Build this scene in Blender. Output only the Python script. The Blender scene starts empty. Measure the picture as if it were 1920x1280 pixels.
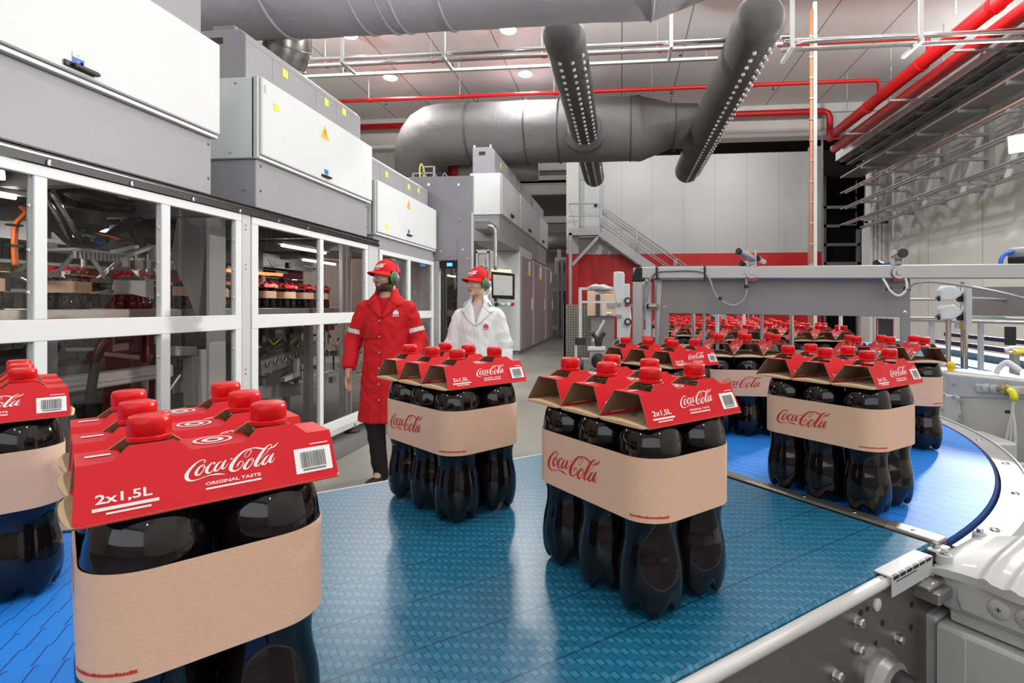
import bpy, bmesh, math, random
import numpy as np
from mathutils import Matrix, Vector, noise
random.seed(7)
SC = bpy.context.scene
COL = SC.collection
PI = math.pi

# ---------------------------------------------------------------- camera, world, exposure
CAM_H, FPX, PCX, PCY = 1.43, 1030.0, 1060.0, 574.0
PSI = math.atan2(105.0, FPX)
cam_data = bpy.data.cameras.new('camera')
cam_data.sensor_width = 36.0
cam_data.lens = FPX * 36.0 / 1920.0
cam_data.shift_x = -(PCX - 960.0) / 1920.0
cam_data.shift_y = -(640.0 - PCY) / 1920.0
cam_data.clip_start = 0.05
cam_data.clip_end = 120.0
cam = bpy.data.objects.new('camera', cam_data)
cam.location = (0, 0, CAM_H)
cam.rotation_euler = (PI / 2, 0, PSI)
COL.objects.link(cam)
SC.camera = cam

world = bpy.data.worlds.new('world')
world.use_nodes = True
bg = world.node_tree.nodes['Background']
bg.inputs[0].default_value = (0.93, 0.96, 1.0, 1)
bg.inputs[1].default_value = 0.15
SC.world = world
SC.view_settings.view_transform = 'Standard'
SC.view_settings.look = 'None'
SC.view_settings.gamma = 1.0
SC.view_settings.use_curve_mapping = False
SC.view_settings.exposure = 0.15
SC.cycles.max_bounces = 7
SC.cycles.diffuse_bounces = 3
SC.cycles.glossy_bounces = 3
SC.cycles.transmission_bounces = 4
SC.cycles.transparent_max_bounces = 12
SC.cycles.sample_clamp_indirect = 4.0
SC.cycles.caustics_reflective = False
SC.cycles.caustics_refractive = False

def area_light(name, loc, target, size, watts, color=(1, 1, 1), parent=None, spread=None, size_y=None):
    d = bpy.data.lights.new(name, 'AREA')
    d.energy = watts; d.color = color; d.shape = 'DISK' if size_y is None else 'RECTANGLE'; d.size = size
    if size_y: d.size_y = size_y
    if spread: d.spread = spread
    o = bpy.data.objects.new(name, d)
    o.location = loc
    o.rotation_euler = (Vector(target) - Vector(loc)).to_track_quat('-Z', 'Y').to_euler()
    COL.objects.link(o)
    if parent is not None:
        o.parent = parent; o.matrix_parent_inverse = root_matrix(parent).inverted()
    return o

# the strong flood on the right-hand cable rack lights the hall from the right
KEY_LOC = Vector((4.75, 5.55, 3.3))
KEY_W = 620.0
LAMP_W = 120.0
LAMP_Z = 10.15

# ---------------------------------------------------------------- picture <-> place
_c, _s = math.cos(PSI), math.sin(PSI)
def ray(u, v):
    a = (u - PCX) / FPX
    return Vector((a * _c - _s, a * _s + _c, (PCY - v) / FPX))
EYE = Vector((0, 0, CAM_H))
def on_x(u, v, x): r = ray(u, v); return EYE + r * (x / r.x)
def on_y(u, v, y): r = ray(u, v); return EYE + r * (y / r.y)
def on_z(u, v, z): r = ray(u, v); return EYE + r * ((z - CAM_H) / r.z)
def on_d(u, v, d): return EYE + ray(u, v) * d
def on_line(u, p, q):
    """plan point where the picture column u meets the plan line p-q"""
    r = ray(u, PCY); dx, dy = q[0] - p[0], q[1] - p[1]
    t = (p[0] * dy - p[1] * dx) / (r.x * dy - r.y * dx)
    return Vector((r.x * t, r.y * t, 0))

# ---------------------------------------------------------------- materials
def nt(name):
    m = bpy.data.materials.new(name); m.use_nodes = True
    return m, m.node_tree, m.node_tree.nodes['Principled BSDF']
def mat(name, col, rough=0.5, metal=0.0, spec=0.5, coat=0.0, emit=None, estr=1.0, bump=0.0, bscale=60.0, vary=0.0, vscale=3.0, trans=0.0, alpha=1.0, aniso=None):
    m, t, b = nt(name)
    b.inputs['Base Color'].default_value = (*col, 1)
    b.inputs['Roughness'].default_value = rough
    b.inputs['Metallic'].default_value = metal
    b.inputs['Specular IOR Level'].default_value = spec
    b.inputs['Coat Weight'].default_value = coat
    if emit is not None:
        b.inputs['Emission Color'].default_value = (*emit, 1); b.inputs['Emission Strength'].default_value = estr
    if bump > 0 or vary > 0:
        tc = t.nodes.new('ShaderNodeTexCoord')
    if vary > 0:
        n = t.nodes.new('ShaderNodeTexNoise'); n.inputs['Scale'].default_value = vscale; n.inputs['Detail'].default_value = 5
        t.links.new(tc.outputs['Object'], n.inputs['Vector'])
        r = t.nodes.new('ShaderNodeMapRange')
        r.inputs['From Min'].default_value = 0.3; r.inputs['From Max'].default_value = 0.7
        r.inputs['To Min'].default_value = 1 - vary; r.inputs['To Max'].default_value = 1 + vary * 0.5
        t.links.new(n.outputs['Fac'], r.inputs['Value'])
        mx = t.nodes.new('ShaderNodeVectorMath'); mx.operation = 'SCALE'
        mx.inputs[0].default_value = col
        t.links.new(r.outputs[0], mx.inputs['Scale'])
        t.links.new(mx.outputs[0], b.inputs['Base Color'])
    if bump > 0:
        n2 = t.nodes.new('ShaderNodeTexNoise'); n2.inputs['Scale'].default_value = bscale; n2.inputs['Detail'].default_value = 4
        if aniso:
            mp = t.nodes.new('ShaderNodeMapping'); mp.inputs['Scale'].default_value = aniso
            t.links.new(tc.outputs['Object'], mp.inputs['Vector']); t.links.new(mp.outputs[0], n2.inputs['Vector'])
        else:
            t.links.new(tc.outputs['Object'], n2.inputs['Vector'])
        bp = t.nodes.new('ShaderNodeBump'); bp.inputs['Strength'].default_value = bump; bp.inputs['Distance'].default_value = 0.01
        t.links.new(n2.outputs['Fac'], bp.inputs['Height']); t.links.new(bp.outputs[0], b.inputs['Normal'])
    return m
def glass_mat(name, tint, refl=0.05, rough=0.0, fres=1.45):
    """thin clear sheet: tinted see-through plus a mirror-like reflection that grows at grazing angles"""
    m = bpy.data.materials.new(name); m.use_nodes = True; t = m.node_tree
    for n in list(t.nodes): t.nodes.remove(n)
    out = t.nodes.new('ShaderNodeOutputMaterial'); mix = t.nodes.new('ShaderNodeMixShader')
    tr = t.nodes.new('ShaderNodeBsdfTransparent'); gl = t.nodes.new('ShaderNodeBsdfGlossy'); fr = t.nodes.new('ShaderNodeLayerWeight')
    tr.inputs[0].default_value = (*tint, 1); gl.inputs['Roughness'].default_value = rough; gl.inputs[0].default_value = (1, 1, 1, 1)
    fr.inputs['Blend'].default_value = 0.5
    pw = t.nodes.new('ShaderNodeMath'); pw.operation = 'POWER'; pw.inputs[1].default_value = 5.0; t.links.new(fr.outputs['Facing'], pw.inputs[0])
    ma = t.nodes.new('ShaderNodeMath'); ma.operation = 'MULTIPLY_ADD'; ma.inputs[1].default_value = 0.8; ma.inputs[2].default_value = refl; t.links.new(pw.outputs[0], ma.inputs[0])
    fr = ma
    t.links.new(fr.outputs[0], mix.inputs[0]); t.links.new(tr.outputs[0], mix.inputs[1]); t.links.new(gl.outputs[0], mix.inputs[2])
    t.links.new(mix.outputs[0], out.inputs[0])
    return m

M = {}
M['white'] = mat('white_enamel', (0.62, 0.65, 0.66), 0.42, vary=0.02)
M['frame_white'] = mat('white_frame_paint', (0.66, 0.69, 0.70), 0.45)
M['grey'] = mat('grey_enamel', (0.28, 0.28, 0.30), 0.45, vary=0.04, bump=0.02, bscale=400)
M['grey_dark'] = mat('dark_grey_enamel', (0.22, 0.22, 0.225), 0.5, vary=0.05)
M['grey_light'] = mat('light_grey_enamel', (0.50, 0.51, 0.52), 0.45, vary=0.03)
M['steel'] = mat('brushed_steel', (0.43, 0.42, 0.40), 0.36, 0.9, bump=0.04, bscale=40, aniso=(2, 60, 60), vary=0.05)
M['steel_dark'] = mat('dark_brushed_steel', (0.27, 0.255, 0.235), 0.40, 0.9, bump=0.05, bscale=40, aniso=(60, 2, 60), vary=0.1)
M['plate'] = mat('satin_steel_plate', (0.27, 0.26, 0.255), 0.5, 0.5, vary=0.05)
M['chrome'] = mat('polished_steel', (0.60, 0.60, 0.60), 0.15, 1.0)
M['galv'] = mat('galvanised_steel', (0.40, 0.405, 0.41), 0.5, 0.6, vary=0.15, vscale=8)
M['black'] = mat('black_rubber', (0.012, 0.012, 0.013), 0.5)
M['black_gloss'] = mat('black_plastic', (0.015, 0.015, 0.016), 0.42, spec=0.3)
M['dark'] = mat('dark_machinery_paint', (0.045, 0.043, 0.042), 0.5, vary=0.2)
M['red_pipe'] = mat('red_pipe_paint', (0.55, 0.006, 0.008), 0.38)
M['red_cap'] = mat('red_cap_plastic', (0.64, 0.002, 0.005), 0.30, spec=0.4)
M['yellow'] = mat('yellow_plastic', (0.85, 0.55, 0.02), 0.4)
M['label_yellow'] = mat('yellow_label', (0.90, 0.72, 0.06), 0.5)
M['label_orange'] = mat('orange_warning_label', (0.88, 0.45, 0.02), 0.5)
M['label_blue'] = mat('blue_label', (0.02, 0.13, 0.55), 0.5)
M['paper_white'] = mat('white_print', (0.88, 0.88, 0.88), 0.55)
M['print_pale'] = mat('pale_print', (0.86, 0.80, 0.79), 0.5)
M['print_red'] = mat('red_print', (0.62, 0.02, 0.02), 0.6)
M['print_black'] = mat('dark_print', (0.12, 0.12, 0.12), 0.6)
M['orange_cable'] = mat('orange_cable', (0.80, 0.16, 0.015), 0.45)
M['cable_grey'] = mat('grey_cable', (0.33, 0.34, 0.37), 0.4)
M['cable_white'] = mat('white_cable', (0.8, 0.8, 0.8), 0.4)
M['green'] = mat('green_plastic', (0.015, 0.42, 0.03), 0.4)
M['uhmw'] = mat('white_wear_plastic', (0.58, 0.58, 0.565), 0.4)
M['led_glow'] = mat('lamp_glow', (1, 1, 1), 0.5, emit=(1.0, 0.98, 0.95), estr=30.0)
M['orange_glow'] = mat('orange_status_light', (1, 0.25, 0.1), 0.5, emit=(1.0, 0.16, 0.04), estr=3.5)
M['blue_glow'] = mat('blue_status_light', (0.1, 0.3, 1), 0.5, emit=(0.05, 0.22, 1.0), estr=3.0)
M['green_glow'] = mat('green_status_light', (0.1, 1, 0.2), 0.5, emit=(0.1, 0.9, 0.15), estr=1.5)
M['pane'] = glass_mat('tinted_guard_glass', (0.70, 0.68, 0.65))

# ---------------------------------------------------------------- objects
def root_matrix(o):
    return Matrix.Translation(o.location) @ o.rotation_euler.to_matrix().to_4x4()
def thing(name, label, cat, loc=(0, 0, 0), rotz=0.0, group=None):
    o = bpy.data.objects.new(name, None); COL.objects.link(o)
    o.location = loc; o.rotation_euler = (0, 0, rotz); o.empty_display_size = 0.1
    o['label'] = label; o['category'] = cat
    if group: o['group'] = group
    return o
def tag(o, label, cat, group=None, kind=None):
    o['label'] = label; o['category'] = cat
    if group: o['group'] = group
    if kind: o['kind'] = kind
    return o
def world_inv(p):
    m = Matrix.Identity(4); ch = []
    while p is not None: ch.append(p); p = p.parent
    for q in reversed(ch): m = m @ root_matrix(q)
    return m.inverted()
def copy_tree(o, parent=None):
    c = o.copy(); COL.objects.link(c)
    if parent is not None: c.parent = parent
    for ch in list(KIDS.get(o.name, [])): copy_tree(ch, c)
    return c
KIDS = {}

class MB:
    """collects shapes in place coordinates, then links them as ONE mesh object"""
    def __init__(s): s.v = []; s.f = []; s.m = []; s.cur = 0
    def mi(s, i): s.cur = i; return s
    def add(s, vs, fs):
        n = len(s.v); s.v += [tuple(v) for v in vs]; s.f += [tuple(i + n for i in f) for f in fs]; s.m += [s.cur] * len(fs); return s
    def box(s, lo, hi, mx=None):
        x0, y0, z0 = lo; x1, y1, z1 = hi
        vs = [Vector(p) for p in ((x0, y0, z0), (x1, y0, z0), (x1, y1, z0), (x0, y1, z0), (x0, y0, z1), (x1, y0, z1), (x1, y1, z1), (x0, y1, z1))]
        if mx is not None: vs = [mx @ v for v in vs]
        return s.add(vs, [(0, 3, 2, 1), (4, 5, 6, 7), (0, 1, 5, 4), (1, 2, 6, 5), (2, 3, 7, 6), (3, 0, 4, 7)])
    def beam(s, a, b, w, h, up=(0, 0, 1)):
        a = Vector(a); b = Vector(b); d = (b - a).normalized(); up = Vector(up)
        if abs(d.dot(up)) > 0.99: up = Vector((0, 1, 0))
        x = d.cross(up).normalized(); y = x.cross(d).normalized()
        vs = [p + x * i * w / 2 + y * j * h / 2 for p in (a, b) for i, j in ((-1, -1), (1, -1), (1, 1), (-1, 1))]
        return s.add(vs, [(0, 3, 2, 1)[::-1], (4, 5, 6, 7)[::-1], (0, 1, 5, 4)[::-1], (1, 2, 6, 5)[::-1], (2, 3, 7, 6)[::-1], (3, 0, 4, 7)[::-1]])
    def tube(s, pts, r, n=10, caps=True, closed=False):
        pts = [Vector(p) for p in pts]; k = len(pts); rs = r if isinstance(r, (list, tuple)) else [r] * k
        tang = []
        for i in range(k):
            if closed: t = pts[(i + 1) % k] - pts[i - 1]
            else: t = pts[min(i + 1, k - 1)] - pts[max(i - 1, 0)]
            tang.append(t.normalized() if t.length > 1e-9 else Vector((0, 0, 1)))
        nrm = tang[0].cross(Vector((0, 0, 1)))
        if nrm.length < 1e-3: nrm = tang[0].cross(Vector((1, 0, 0)))
        nrm.normalize(); vs = []
        for i in range(k):
            if i:
                nrm = nrm - tang[i] * nrm.dot(tang[i])
                nrm = nrm.normalized() if nrm.length > 1e-6 else tang[i].orthogonal().normalized()
            bn = tang[i].cross(nrm)
            for j in range(n):
                a = 2 * PI * j / n; vs.append(pts[i] + (nrm * math.cos(a) + bn * math.sin(a)) * rs[i])
        fs = []
        for i in range(k if closed else k - 1):
            i2 = (i + 1) % k
            for j in range(n):
                j2 = (j + 1) % n; fs.append((i * n + j, i * n + j2, i2 * n + j2, i2 * n + j))
        if caps and not closed:
            fs.append(tuple(range(n))[::-1]); fs.append(tuple((k - 1) * n + j for j in range(n)))
        return s.add(vs, fs)
    def cyl(s, a, b, r, n=16): return s.tube([a, b], r, n)
    def lathe(s, prof, n=24, mx=None, fr=None, fz=None, mats=None):
        """prof: list of (r, z); fr(phi,i) radius factor; fz(phi,i) height offset"""
        vs = []; fs = []; k = len(prof); base = s.cur
        for i, (r, z) in enumerate(prof):
            for j in range(n):
                a = 2 * PI * j / n; rr = r * (fr(a, i) if fr else 1); zz = z + (fz(a, i) if fz else 0)
                v = Vector((rr * math.cos(a), rr * math.sin(a), zz)); vs.append(mx @ v if mx is not None else v)
        for i in range(k - 1):
            for j in range(n):
                j2 = (j + 1) % n; fs.append((i * n + j, i * n + j2, (i + 1) * n + j2, (i + 1) * n + j))
        nf = len(s.m)
        if prof[0][0] > 1e-5: fs.append(tuple(range(n))[::-1])
        if prof[-1][0] > 1e-5: fs.append(tuple((k - 1) * n + j for j in range(n)))
        s.add(vs, fs)
        if mats:
            for i in range(k - 1):
                for j in range(n): s.m[nf + i * n + j] = mats[i]
            for q in range(nf + (k - 1) * n, len(s.m)): s.m[q] = mats[0] if q == nf + (k - 1) * n else mats[-1]
        return s
    def prism(s, poly, h0, h1, mx=None):
        n = len(poly)
        vs = [Vector((x, y, h0)) for x, y in poly] + [Vector((x, y, h1)) for x, y in poly]
        if mx is not None: vs = [mx @ v for v in vs]
        return s.add(vs, [tuple(range(n))[::-1], tuple(range(n, 2 * n))] + [(i, (i + 1) % n, n + (i + 1) % n, n + i) for i in range(n)])
    def grid(s, fn, nu, nv):
        vs = [fn(i / nu, j / nv) for j in range(nv + 1) for i in range(nu + 1)]
        return s.add(vs, [(j * (nu + 1) + i, j * (nu + 1) + i + 1, (j + 1) * (nu + 1) + i + 1, (j + 1) * (nu + 1) + i) for j in range(nv) for i in range(nu)])
    def ball(s, c, r, n=16, sc=(1, 1, 1)):
        k = max(6, n // 2); prof = [(max(1e-6, math.sin(PI * i / k)) * r, -math.cos(PI * i / k) * r) for i in range(k + 1)]
        return s.lathe(prof, n, Matrix.Translation(c) @ Matrix.Diagonal((*sc, 1)))
    def bolt(s, c, axis, r=0.009, h=0.006, washer=True):
        a = Vector(axis).normalized(); q = Matrix.Translation(c) @ a.to_track_quat('Z', 'Y').to_matrix().to_4x4()
        if washer: s.lathe([(r * 1.35, 0), (r * 1.35, h * 0.25), (r, h * 0.25)], 14, q)
        s.lathe([(r, 0), (r, h * 0.8), (r * 0.8, h)], 6, q)
        return s
    def build(s, name, mats, parent=None, smooth=False, bevel=0.0, seg=1, local=False, solidify=0.0, recalc=True, auto=None):
        me = bpy.data.meshes.new(name)
        vs = s.v
        if parent is not None and not local:
            iv = world_inv(parent); vs = [tuple(iv @ Vector(v)) for v in vs]
        me.from_pydata(vs, [], s.f)
        if not isinstance(mats, (list, tuple)): mats = [mats]
        for m in mats: me.materials.append(m)
        me.polygons.foreach_set('material_index', s.m)
        if bevel > 0 or recalc:
            b = bmesh.new(); b.from_mesh(me)
            bmesh.ops.remove_doubles(b, verts=b.verts[:], dist=1e-6)
            if recalc: bmesh.ops.recalc_face_normals(b, faces=b.faces[:])
            if bevel > 0:
                ed = [e for e in b.edges if len(e.link_faces) == 2 and e.calc_face_angle(0) > 0.6]
                bmesh.ops.bevel(b, geom=ed, offset=bevel, offset_type='OFFSET', segments=seg, profile=0.5, affect='EDGES', clamp_overlap=True)
            b.to_mesh(me); b.free()
        if smooth:
            me.polygons.foreach_set('use_smooth', [True] * len(me.polygons))
            if smooth != 'all': me.set_sharp_from_angle(angle=math.radians(smooth if not isinstance(smooth, bool) else 35))
        o = bpy.data.objects.new(name, me); COL.objects.link(o)
        if parent is not None:
            o.parent = parent; KIDS.setdefault(parent.name, []).append(o)
        if solidify:
            md = o.modifiers.new('solid', 'SOLIDIFY'); md.thickness = solidify; md.offset = 0
        me.update()
        return o
def struct(name, mb, m, **kw):
    o = mb.build(name, m, **kw); o['kind'] = 'structure'; return o

def catmull(pts, k=6, closed=False):
    n = len(pts); out = []; D = len(pts[0])
    rng = range(n) if closed else range(n - 1)
    for i in rng:
        p0 = pts[i - 1] if (closed or i > 0) else pts[i]; p1 = pts[i]; p2 = pts[(i + 1) % n]
        p3 = pts[(i + 2) % n] if (closed or i + 2 < n) else p2
        for j in range(k):
            t = j / k
            out.append(tuple(0.5 * (2 * p1[d] + (p2[d] - p0[d]) * t + (2 * p0[d] - 5 * p1[d] + 4 * p2[d] - p3[d]) * t * t + (3 * p1[d] - p0[d] - 3 * p2[d] + p3[d]) * t ** 3) for d in range(D)))
    if not closed: out.append(tuple(pts[-1]))
    return out
def ribbon2d(pts):
    """pts (x, y, w): a stroke of changing width -> (verts, faces) in 2D"""
    vs = []; n = len(pts)
    for i in range(n):
        a = pts[max(i - 1, 0)]; b = pts[min(i + 1, n - 1)]
        tx, ty = b[0] - a[0], b[1] - a[1]; l = math.hypot(tx, ty) or 1
        nx, ny = -ty / l, tx / l; w = pts[i][2] / 2
        vs += [(pts[i][0] + nx * w, pts[i][1] + ny * w), (pts[i][0] - nx * w, pts[i][1] - ny * w)]
    return vs, [(2 * i, 2 * i + 1, 2 * i + 3, 2 * i + 2) for i in range(n - 1)]
def text2d(txt, h, bold=False):
    """mesh of a line of plain lettering, cap height about h, left baseline at 0,0"""
    cu = bpy.data.curves.new('t', 'FONT'); cu.body = txt; cu.size = h * 1.4; cu.resolution_u = 2
    if bold: cu.offset = h * 0.03
    o = bpy.data.objects.new('t', cu); me = o.to_mesh()
    vs = [(v.co.x, v.co.y) for v in me.vertices]; fs = [tuple(p.vertices) for p in me.polygons]
    o.to_mesh_clear(); bpy.data.objects.remove(o); bpy.data.curves.remove(cu)
    return vs, fs
# ================================================================ the hall
def floor_mat():
    m, t, b = nt('epoxy_floor')
    tc = t.nodes.new('ShaderNodeTexCoord'); n = t.nodes.new('ShaderNodeTexNoise'); n.inputs['Scale'].default_value = 0.9; n.inputs['Detail'].default_value = 8
    t.links.new(tc.outputs['Object'], n.inputs['Vector'])
    r = t.nodes.new('ShaderNodeValToRGB'); r.color_ramp.elements[0].position = 0.35; r.color_ramp.elements[0].color = (0.21, 0.20, 0.175, 1)
    r.color_ramp.elements[1].position = 0.7; r.color_ramp.elements[1].color = (0.30, 0.285, 0.25, 1)
    t.links.new(n.outputs['Fac'], r.inputs[0]); t.links.new(r.outputs[0], b.inputs['Base Color'])
    b.inputs['Roughness'].default_value = 0.33
    return m
def seam_mat(name, col, px, py, w=0.012, dark=0.45, rough=0.6, axes='XY', offx=0.0, offy=0.0):
    """painted sheets with fine dark seams every px / py metres"""
    m, t, b = nt(name)
    tc = t.nodes.new('ShaderNodeTexCoord'); sp = t.nodes.new('ShaderNodeSeparateXYZ'); t.links.new(tc.outputs['Object'], sp.inputs[0])
    fac = None
    for ax, p, off in ((axes[0], px, offx), (axes[1], py, offy)):
        if not p: continue
        a = t.nodes.new('ShaderNodeMath'); a.operation = 'ADD'; a.inputs[1].default_value = 1000.0 * p + off; t.links.new(sp.outputs[ax], a.inputs[0])
        mo = t.nodes.new('ShaderNodeMath'); mo.operation = 'MODULO'; mo.inputs[1].default_value = p; t.links.new(a.outputs[0], mo.inputs[0])
        lt = t.nodes.new('ShaderNodeMath'); lt.operation = 'LESS_THAN'; lt.inputs[1].default_value = w; t.links.new(mo.outputs[0], lt.inputs[0])
        if fac is None: fac = lt
        else:
            mx = t.nodes.new('ShaderNodeMath'); mx.operation = 'MAXIMUM'; t.links.new(fac.outputs[0], mx.inputs[0]); t.links.new(lt.outputs[0], mx.inputs[1]); fac = mx
    mix = t.nodes.new('ShaderNodeMix'); mix.data_type = 'RGBA'
    mix.inputs[6].default_value = (*col, 1); mix.inputs[7].default_value = (*[c * dark for c in col], 1)
    t.links.new(fac.outputs[0], mix.inputs[0]); t.links.new(mix.outputs[2], b.inputs['Base Color'])
    b.inputs['Roughness'].default_value = rough
    return m
M['floor'] = floor_mat()
M['floor_dark'] = mat('dark_floor_tone', (0.10, 0.10, 0.10), 0.45, vary=0.15)
M['ceil'] = seam_mat('ceiling_panels', (0.86, 0.855, 0.84), 1.55, 6.0, 0.03, 0.35, offy=1.2)
M['wallpanel'] = seam_mat('insulated_wall_panels', (0.60, 0.605, 0.61), 1.35, 0, 0.02, 0.7, axes='XZ', rough=0.5)
M['wallred'] = mat('red_wall_paint', (0.66, 0.012, 0.014), 0.5, vary=0.08, vscale=0.6)
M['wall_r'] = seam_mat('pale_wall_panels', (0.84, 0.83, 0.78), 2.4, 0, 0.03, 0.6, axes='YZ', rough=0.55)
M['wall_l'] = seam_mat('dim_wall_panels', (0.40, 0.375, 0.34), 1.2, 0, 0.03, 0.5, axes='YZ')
M['dark_recess'] = mat('shade_toned_recess', (0.06, 0.058, 0.055), 0.7)  # shade of the recesses put into the base colour
M['beige_beam'] = mat('painted_beam', (0.70, 0.69, 0.66), 0.5, vary=0.04)

CEIL_FILL_W = 34.0
FRONT_FILL_W = 480.0
CEIL = 7.95; FAS_Y = 18.4; BACK_Y = 24.5; WR = 8.8
struct('floor', MB().add([(-14, -14, 0), (14, -14, 0), (14, 34, 0), (-14, 34, 0)], [(0, 1, 2, 3)]), M['floor'])
struct('floor', MB().box((-7.5, 1.0, 0.0), (-2.62, 13.2, 0.004)), M['floor_dark'])
struct('floor', MB().box((-14, -14, 0.0), (14, 0.5, 0.004)), M['floor_dark'])  # dark floor added behind the camera to keep pale reflections off the bottles
wf = MB(); wf.box((-14, -14.2, 0), (14, -14.0, 2.6)); wf.box((-14, -14.2, 7.2), (14, -14.0, CEIL)); wf.box((-14, -14.2, 2.6), (-10, -14.0, 7.2)); wf.box((10, -14.2, 2.6), (14, -14.0, 7.2))
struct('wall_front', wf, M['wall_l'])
wf = MB()
for k in range(11): wf.box((-10.05 + 2.0 * k, -14.1, 2.6), (-9.95 + 2.0 * k, -14.0, 7.2))
for z in (2.6, 4.85, 7.1): wf.box((-10, -14.1, z), (10, -14.0, z + 0.1))
struct('added_window_1', wf, M['grey_light'])  # unseen window frame added round the front fill light
area_light('added_front_fill', (0, -13.95, 4.9), (0, 0, 4.9), 19.8, FRONT_FILL_W, (0.96, 0.98, 1.0), None, size_y=4.5)  # added fill for surfaces that face the camera
struct('ceiling', MB().box((-14, -14.0, CEIL), (14, FAS_Y, CEIL + 0.2)), M['ceil'])
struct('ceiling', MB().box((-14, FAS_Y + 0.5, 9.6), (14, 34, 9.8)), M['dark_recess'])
# fascia beam at the end of the ceiling
fb = MB(); z0 = on_y(1300, 262, FAS_Y).z
fb.box((-14, FAS_Y, z0), (14, FAS_Y + 0.45, CEIL + 0.2)); fb.tube([(-14, FAS_Y - 0.02, z0 + 0.08), (14, FAS_Y - 0.02, z0 + 0.08)], 0.09, 12); fb.box((-14, FAS_Y - 0.12, CEIL - 0.32), (14, FAS_Y, CEIL - 0.22))
struct('trim_1', fb, M['beige_beam'], smooth=35)
fb = MB(); y2 = 9.2; zz = CEIL
fb.box((0.5, 10.6, CEIL - 0.42), (WR, 10.95, CEIL)); fb.tube([(0.5, 10.58, CEIL - 0.36), (WR, 10.58, CEIL - 0.36)], 0.07, 10)
struct('trim_2', fb, M['beige_beam'], smooth=35)
# insulated room at the back: grey above, red below
xl = on_y(1084, 400, BACK_Y).x; xr = on_y(1541, 400, BACK_Y).x; zt = on_y(1400, 287, BACK_Y).z; zr = on_y(1400, 474, BACK_Y).z
wb = MB(); wb.box((xl, BACK_Y, zr), (xr, BACK_Y + 4, zt)); wb.mi(1).box((xl, BACK_Y - 0.004, 0), (xr, BACK_Y + 4, zr))
struct('wall_back', wb, [M['wallpanel'], M['wallred']])
# its white corner column, red at the foot
x0 = on_y(1062, 400, BACK_Y - 0.3).x; x1 = on_y(1085, 400, BACK_Y - 0.3).x
cb = MB(); cb.box((x0, BACK_Y - 0.35, zr), (x1, BACK_Y + 0.1, 8.3)); cb.mi(1).box((x0, BACK_Y - 0.355, 0), (x1, BACK_Y + 0.1, zr))
struct('trim_3', cb, [M['beige_beam'], M['wallred']])
xa = on_y(1519, 400, BACK_Y - 0.3).x; xb = on_y(1541, 400, BACK_Y - 0.3).x
cb = MB(); cb.box((xa, BACK_Y - 0.3, 0), (xb, BACK_Y - 0.01, 8.2)); cb.mi(1).box((xa + 0.22, BACK_Y - 0.305, 0), (xb, BACK_Y - 0.01, zr))
struct('trim_4', cb, [M['grey_light'], M['wallred']])
# far bay seen past the room, on the left
struct('wall_far', MB().box((-14, 33, 0), (14, 33.2, 9.6)), M['beige_beam'])
# side walls
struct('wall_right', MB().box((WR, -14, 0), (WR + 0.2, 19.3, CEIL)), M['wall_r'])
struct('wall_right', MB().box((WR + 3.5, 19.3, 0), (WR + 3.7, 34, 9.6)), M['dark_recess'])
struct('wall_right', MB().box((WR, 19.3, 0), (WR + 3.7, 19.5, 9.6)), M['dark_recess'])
pc = MB(); p0 = on_x(1655, 400, WR); y0 = p0.y - 0.9
pc.box((WR - 0.55, 19.3, 0), (WR, 19.9, CEIL))
for k in range(4): pc.tube([(WR - 0.5 + 0.13 * k, 19.27, 0), (WR - 0.5 + 0.13 * k, 19.27, CEIL)], 0.05, 8)
struct('trim_5', pc, M['beige_beam'], smooth=35)
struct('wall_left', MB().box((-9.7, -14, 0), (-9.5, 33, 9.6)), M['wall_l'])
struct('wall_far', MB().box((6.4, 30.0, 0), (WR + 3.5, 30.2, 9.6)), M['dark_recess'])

# door of the back room, at the head of the stairs
DZ = on_y(1100, 428, BACK_Y).z
dx0 = on_y(1083, 400, BACK_Y).x + 0.12; dx1 = on_y(1125, 400, BACK_Y).x
dz1 = on_y(1100, 338, BACK_Y).z
dr = struct('door_1', MB().box((dx0, BACK_Y - 0.06, DZ), (dx1, BACK_Y - 0.004, dz1)), M['white'], bevel=0.01)
MB().box((dx1 - 0.25, BACK_Y - 0.14, DZ + 0.95), (dx1 - 0.12, BACK_Y - 0.06, DZ + 1.05)).build('door_handle', M['black'], dr)
mb = MB(); w = 0.09
mb.box((dx0 - w, BACK_Y - 0.08, DZ), (dx0, BACK_Y - 0.004, dz1 + w)); mb.box((dx1, BACK_Y - 0.08, DZ), (dx1 + w, BACK_Y - 0.004, dz1 + w)); mb.box((dx0, BACK_Y - 0.08, dz1), (dx1, BACK_Y - 0.004, dz1 + w))
mb.build('door_frame', M['grey_light'], dr)

# ---------------------------------------------------------------- ceiling lamps
LAMP_PROTO = None
PEND_W, FAR_W = 100.0, 230.0
def ceiling_lamp(x, y, label, group):
    global LAMP_PROTO
    if LAMP_PROTO is None:
        t = thing('ceiling_lamp', label, 'lamp', (x, y, LAMP_Z), 0, group)
        MB().lathe([(0.02, 0.17), (0.06, 0.17), (0.07, 0.1), (0.19, 0.07), (0.2, 0.02), (0.185, 0.02)], 24).build('housing', M['grey_light'], t, smooth=35, local=True)
        MB().lathe([(0.0001, 0.02), (0.185, 0.02), (0.175, 0.0), (0.0001, -0.004)], 24).build('lens', M['led_glow'], t, smooth=35, local=True)
        LAMP_PROTO = t
    else:
        t = copy_tree(LAMP_PROTO); t.location = (x, y, LAMP_Z); t['label'] = label; t['group'] = group
    area_light('lamp_light', (x, y, LAMP_Z - 0.03), (x, y, 0), 0.5, LAMP_W, (1.0, 0.985, 0.96), t)
LAMP_Z = CEIL - 0.18
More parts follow.
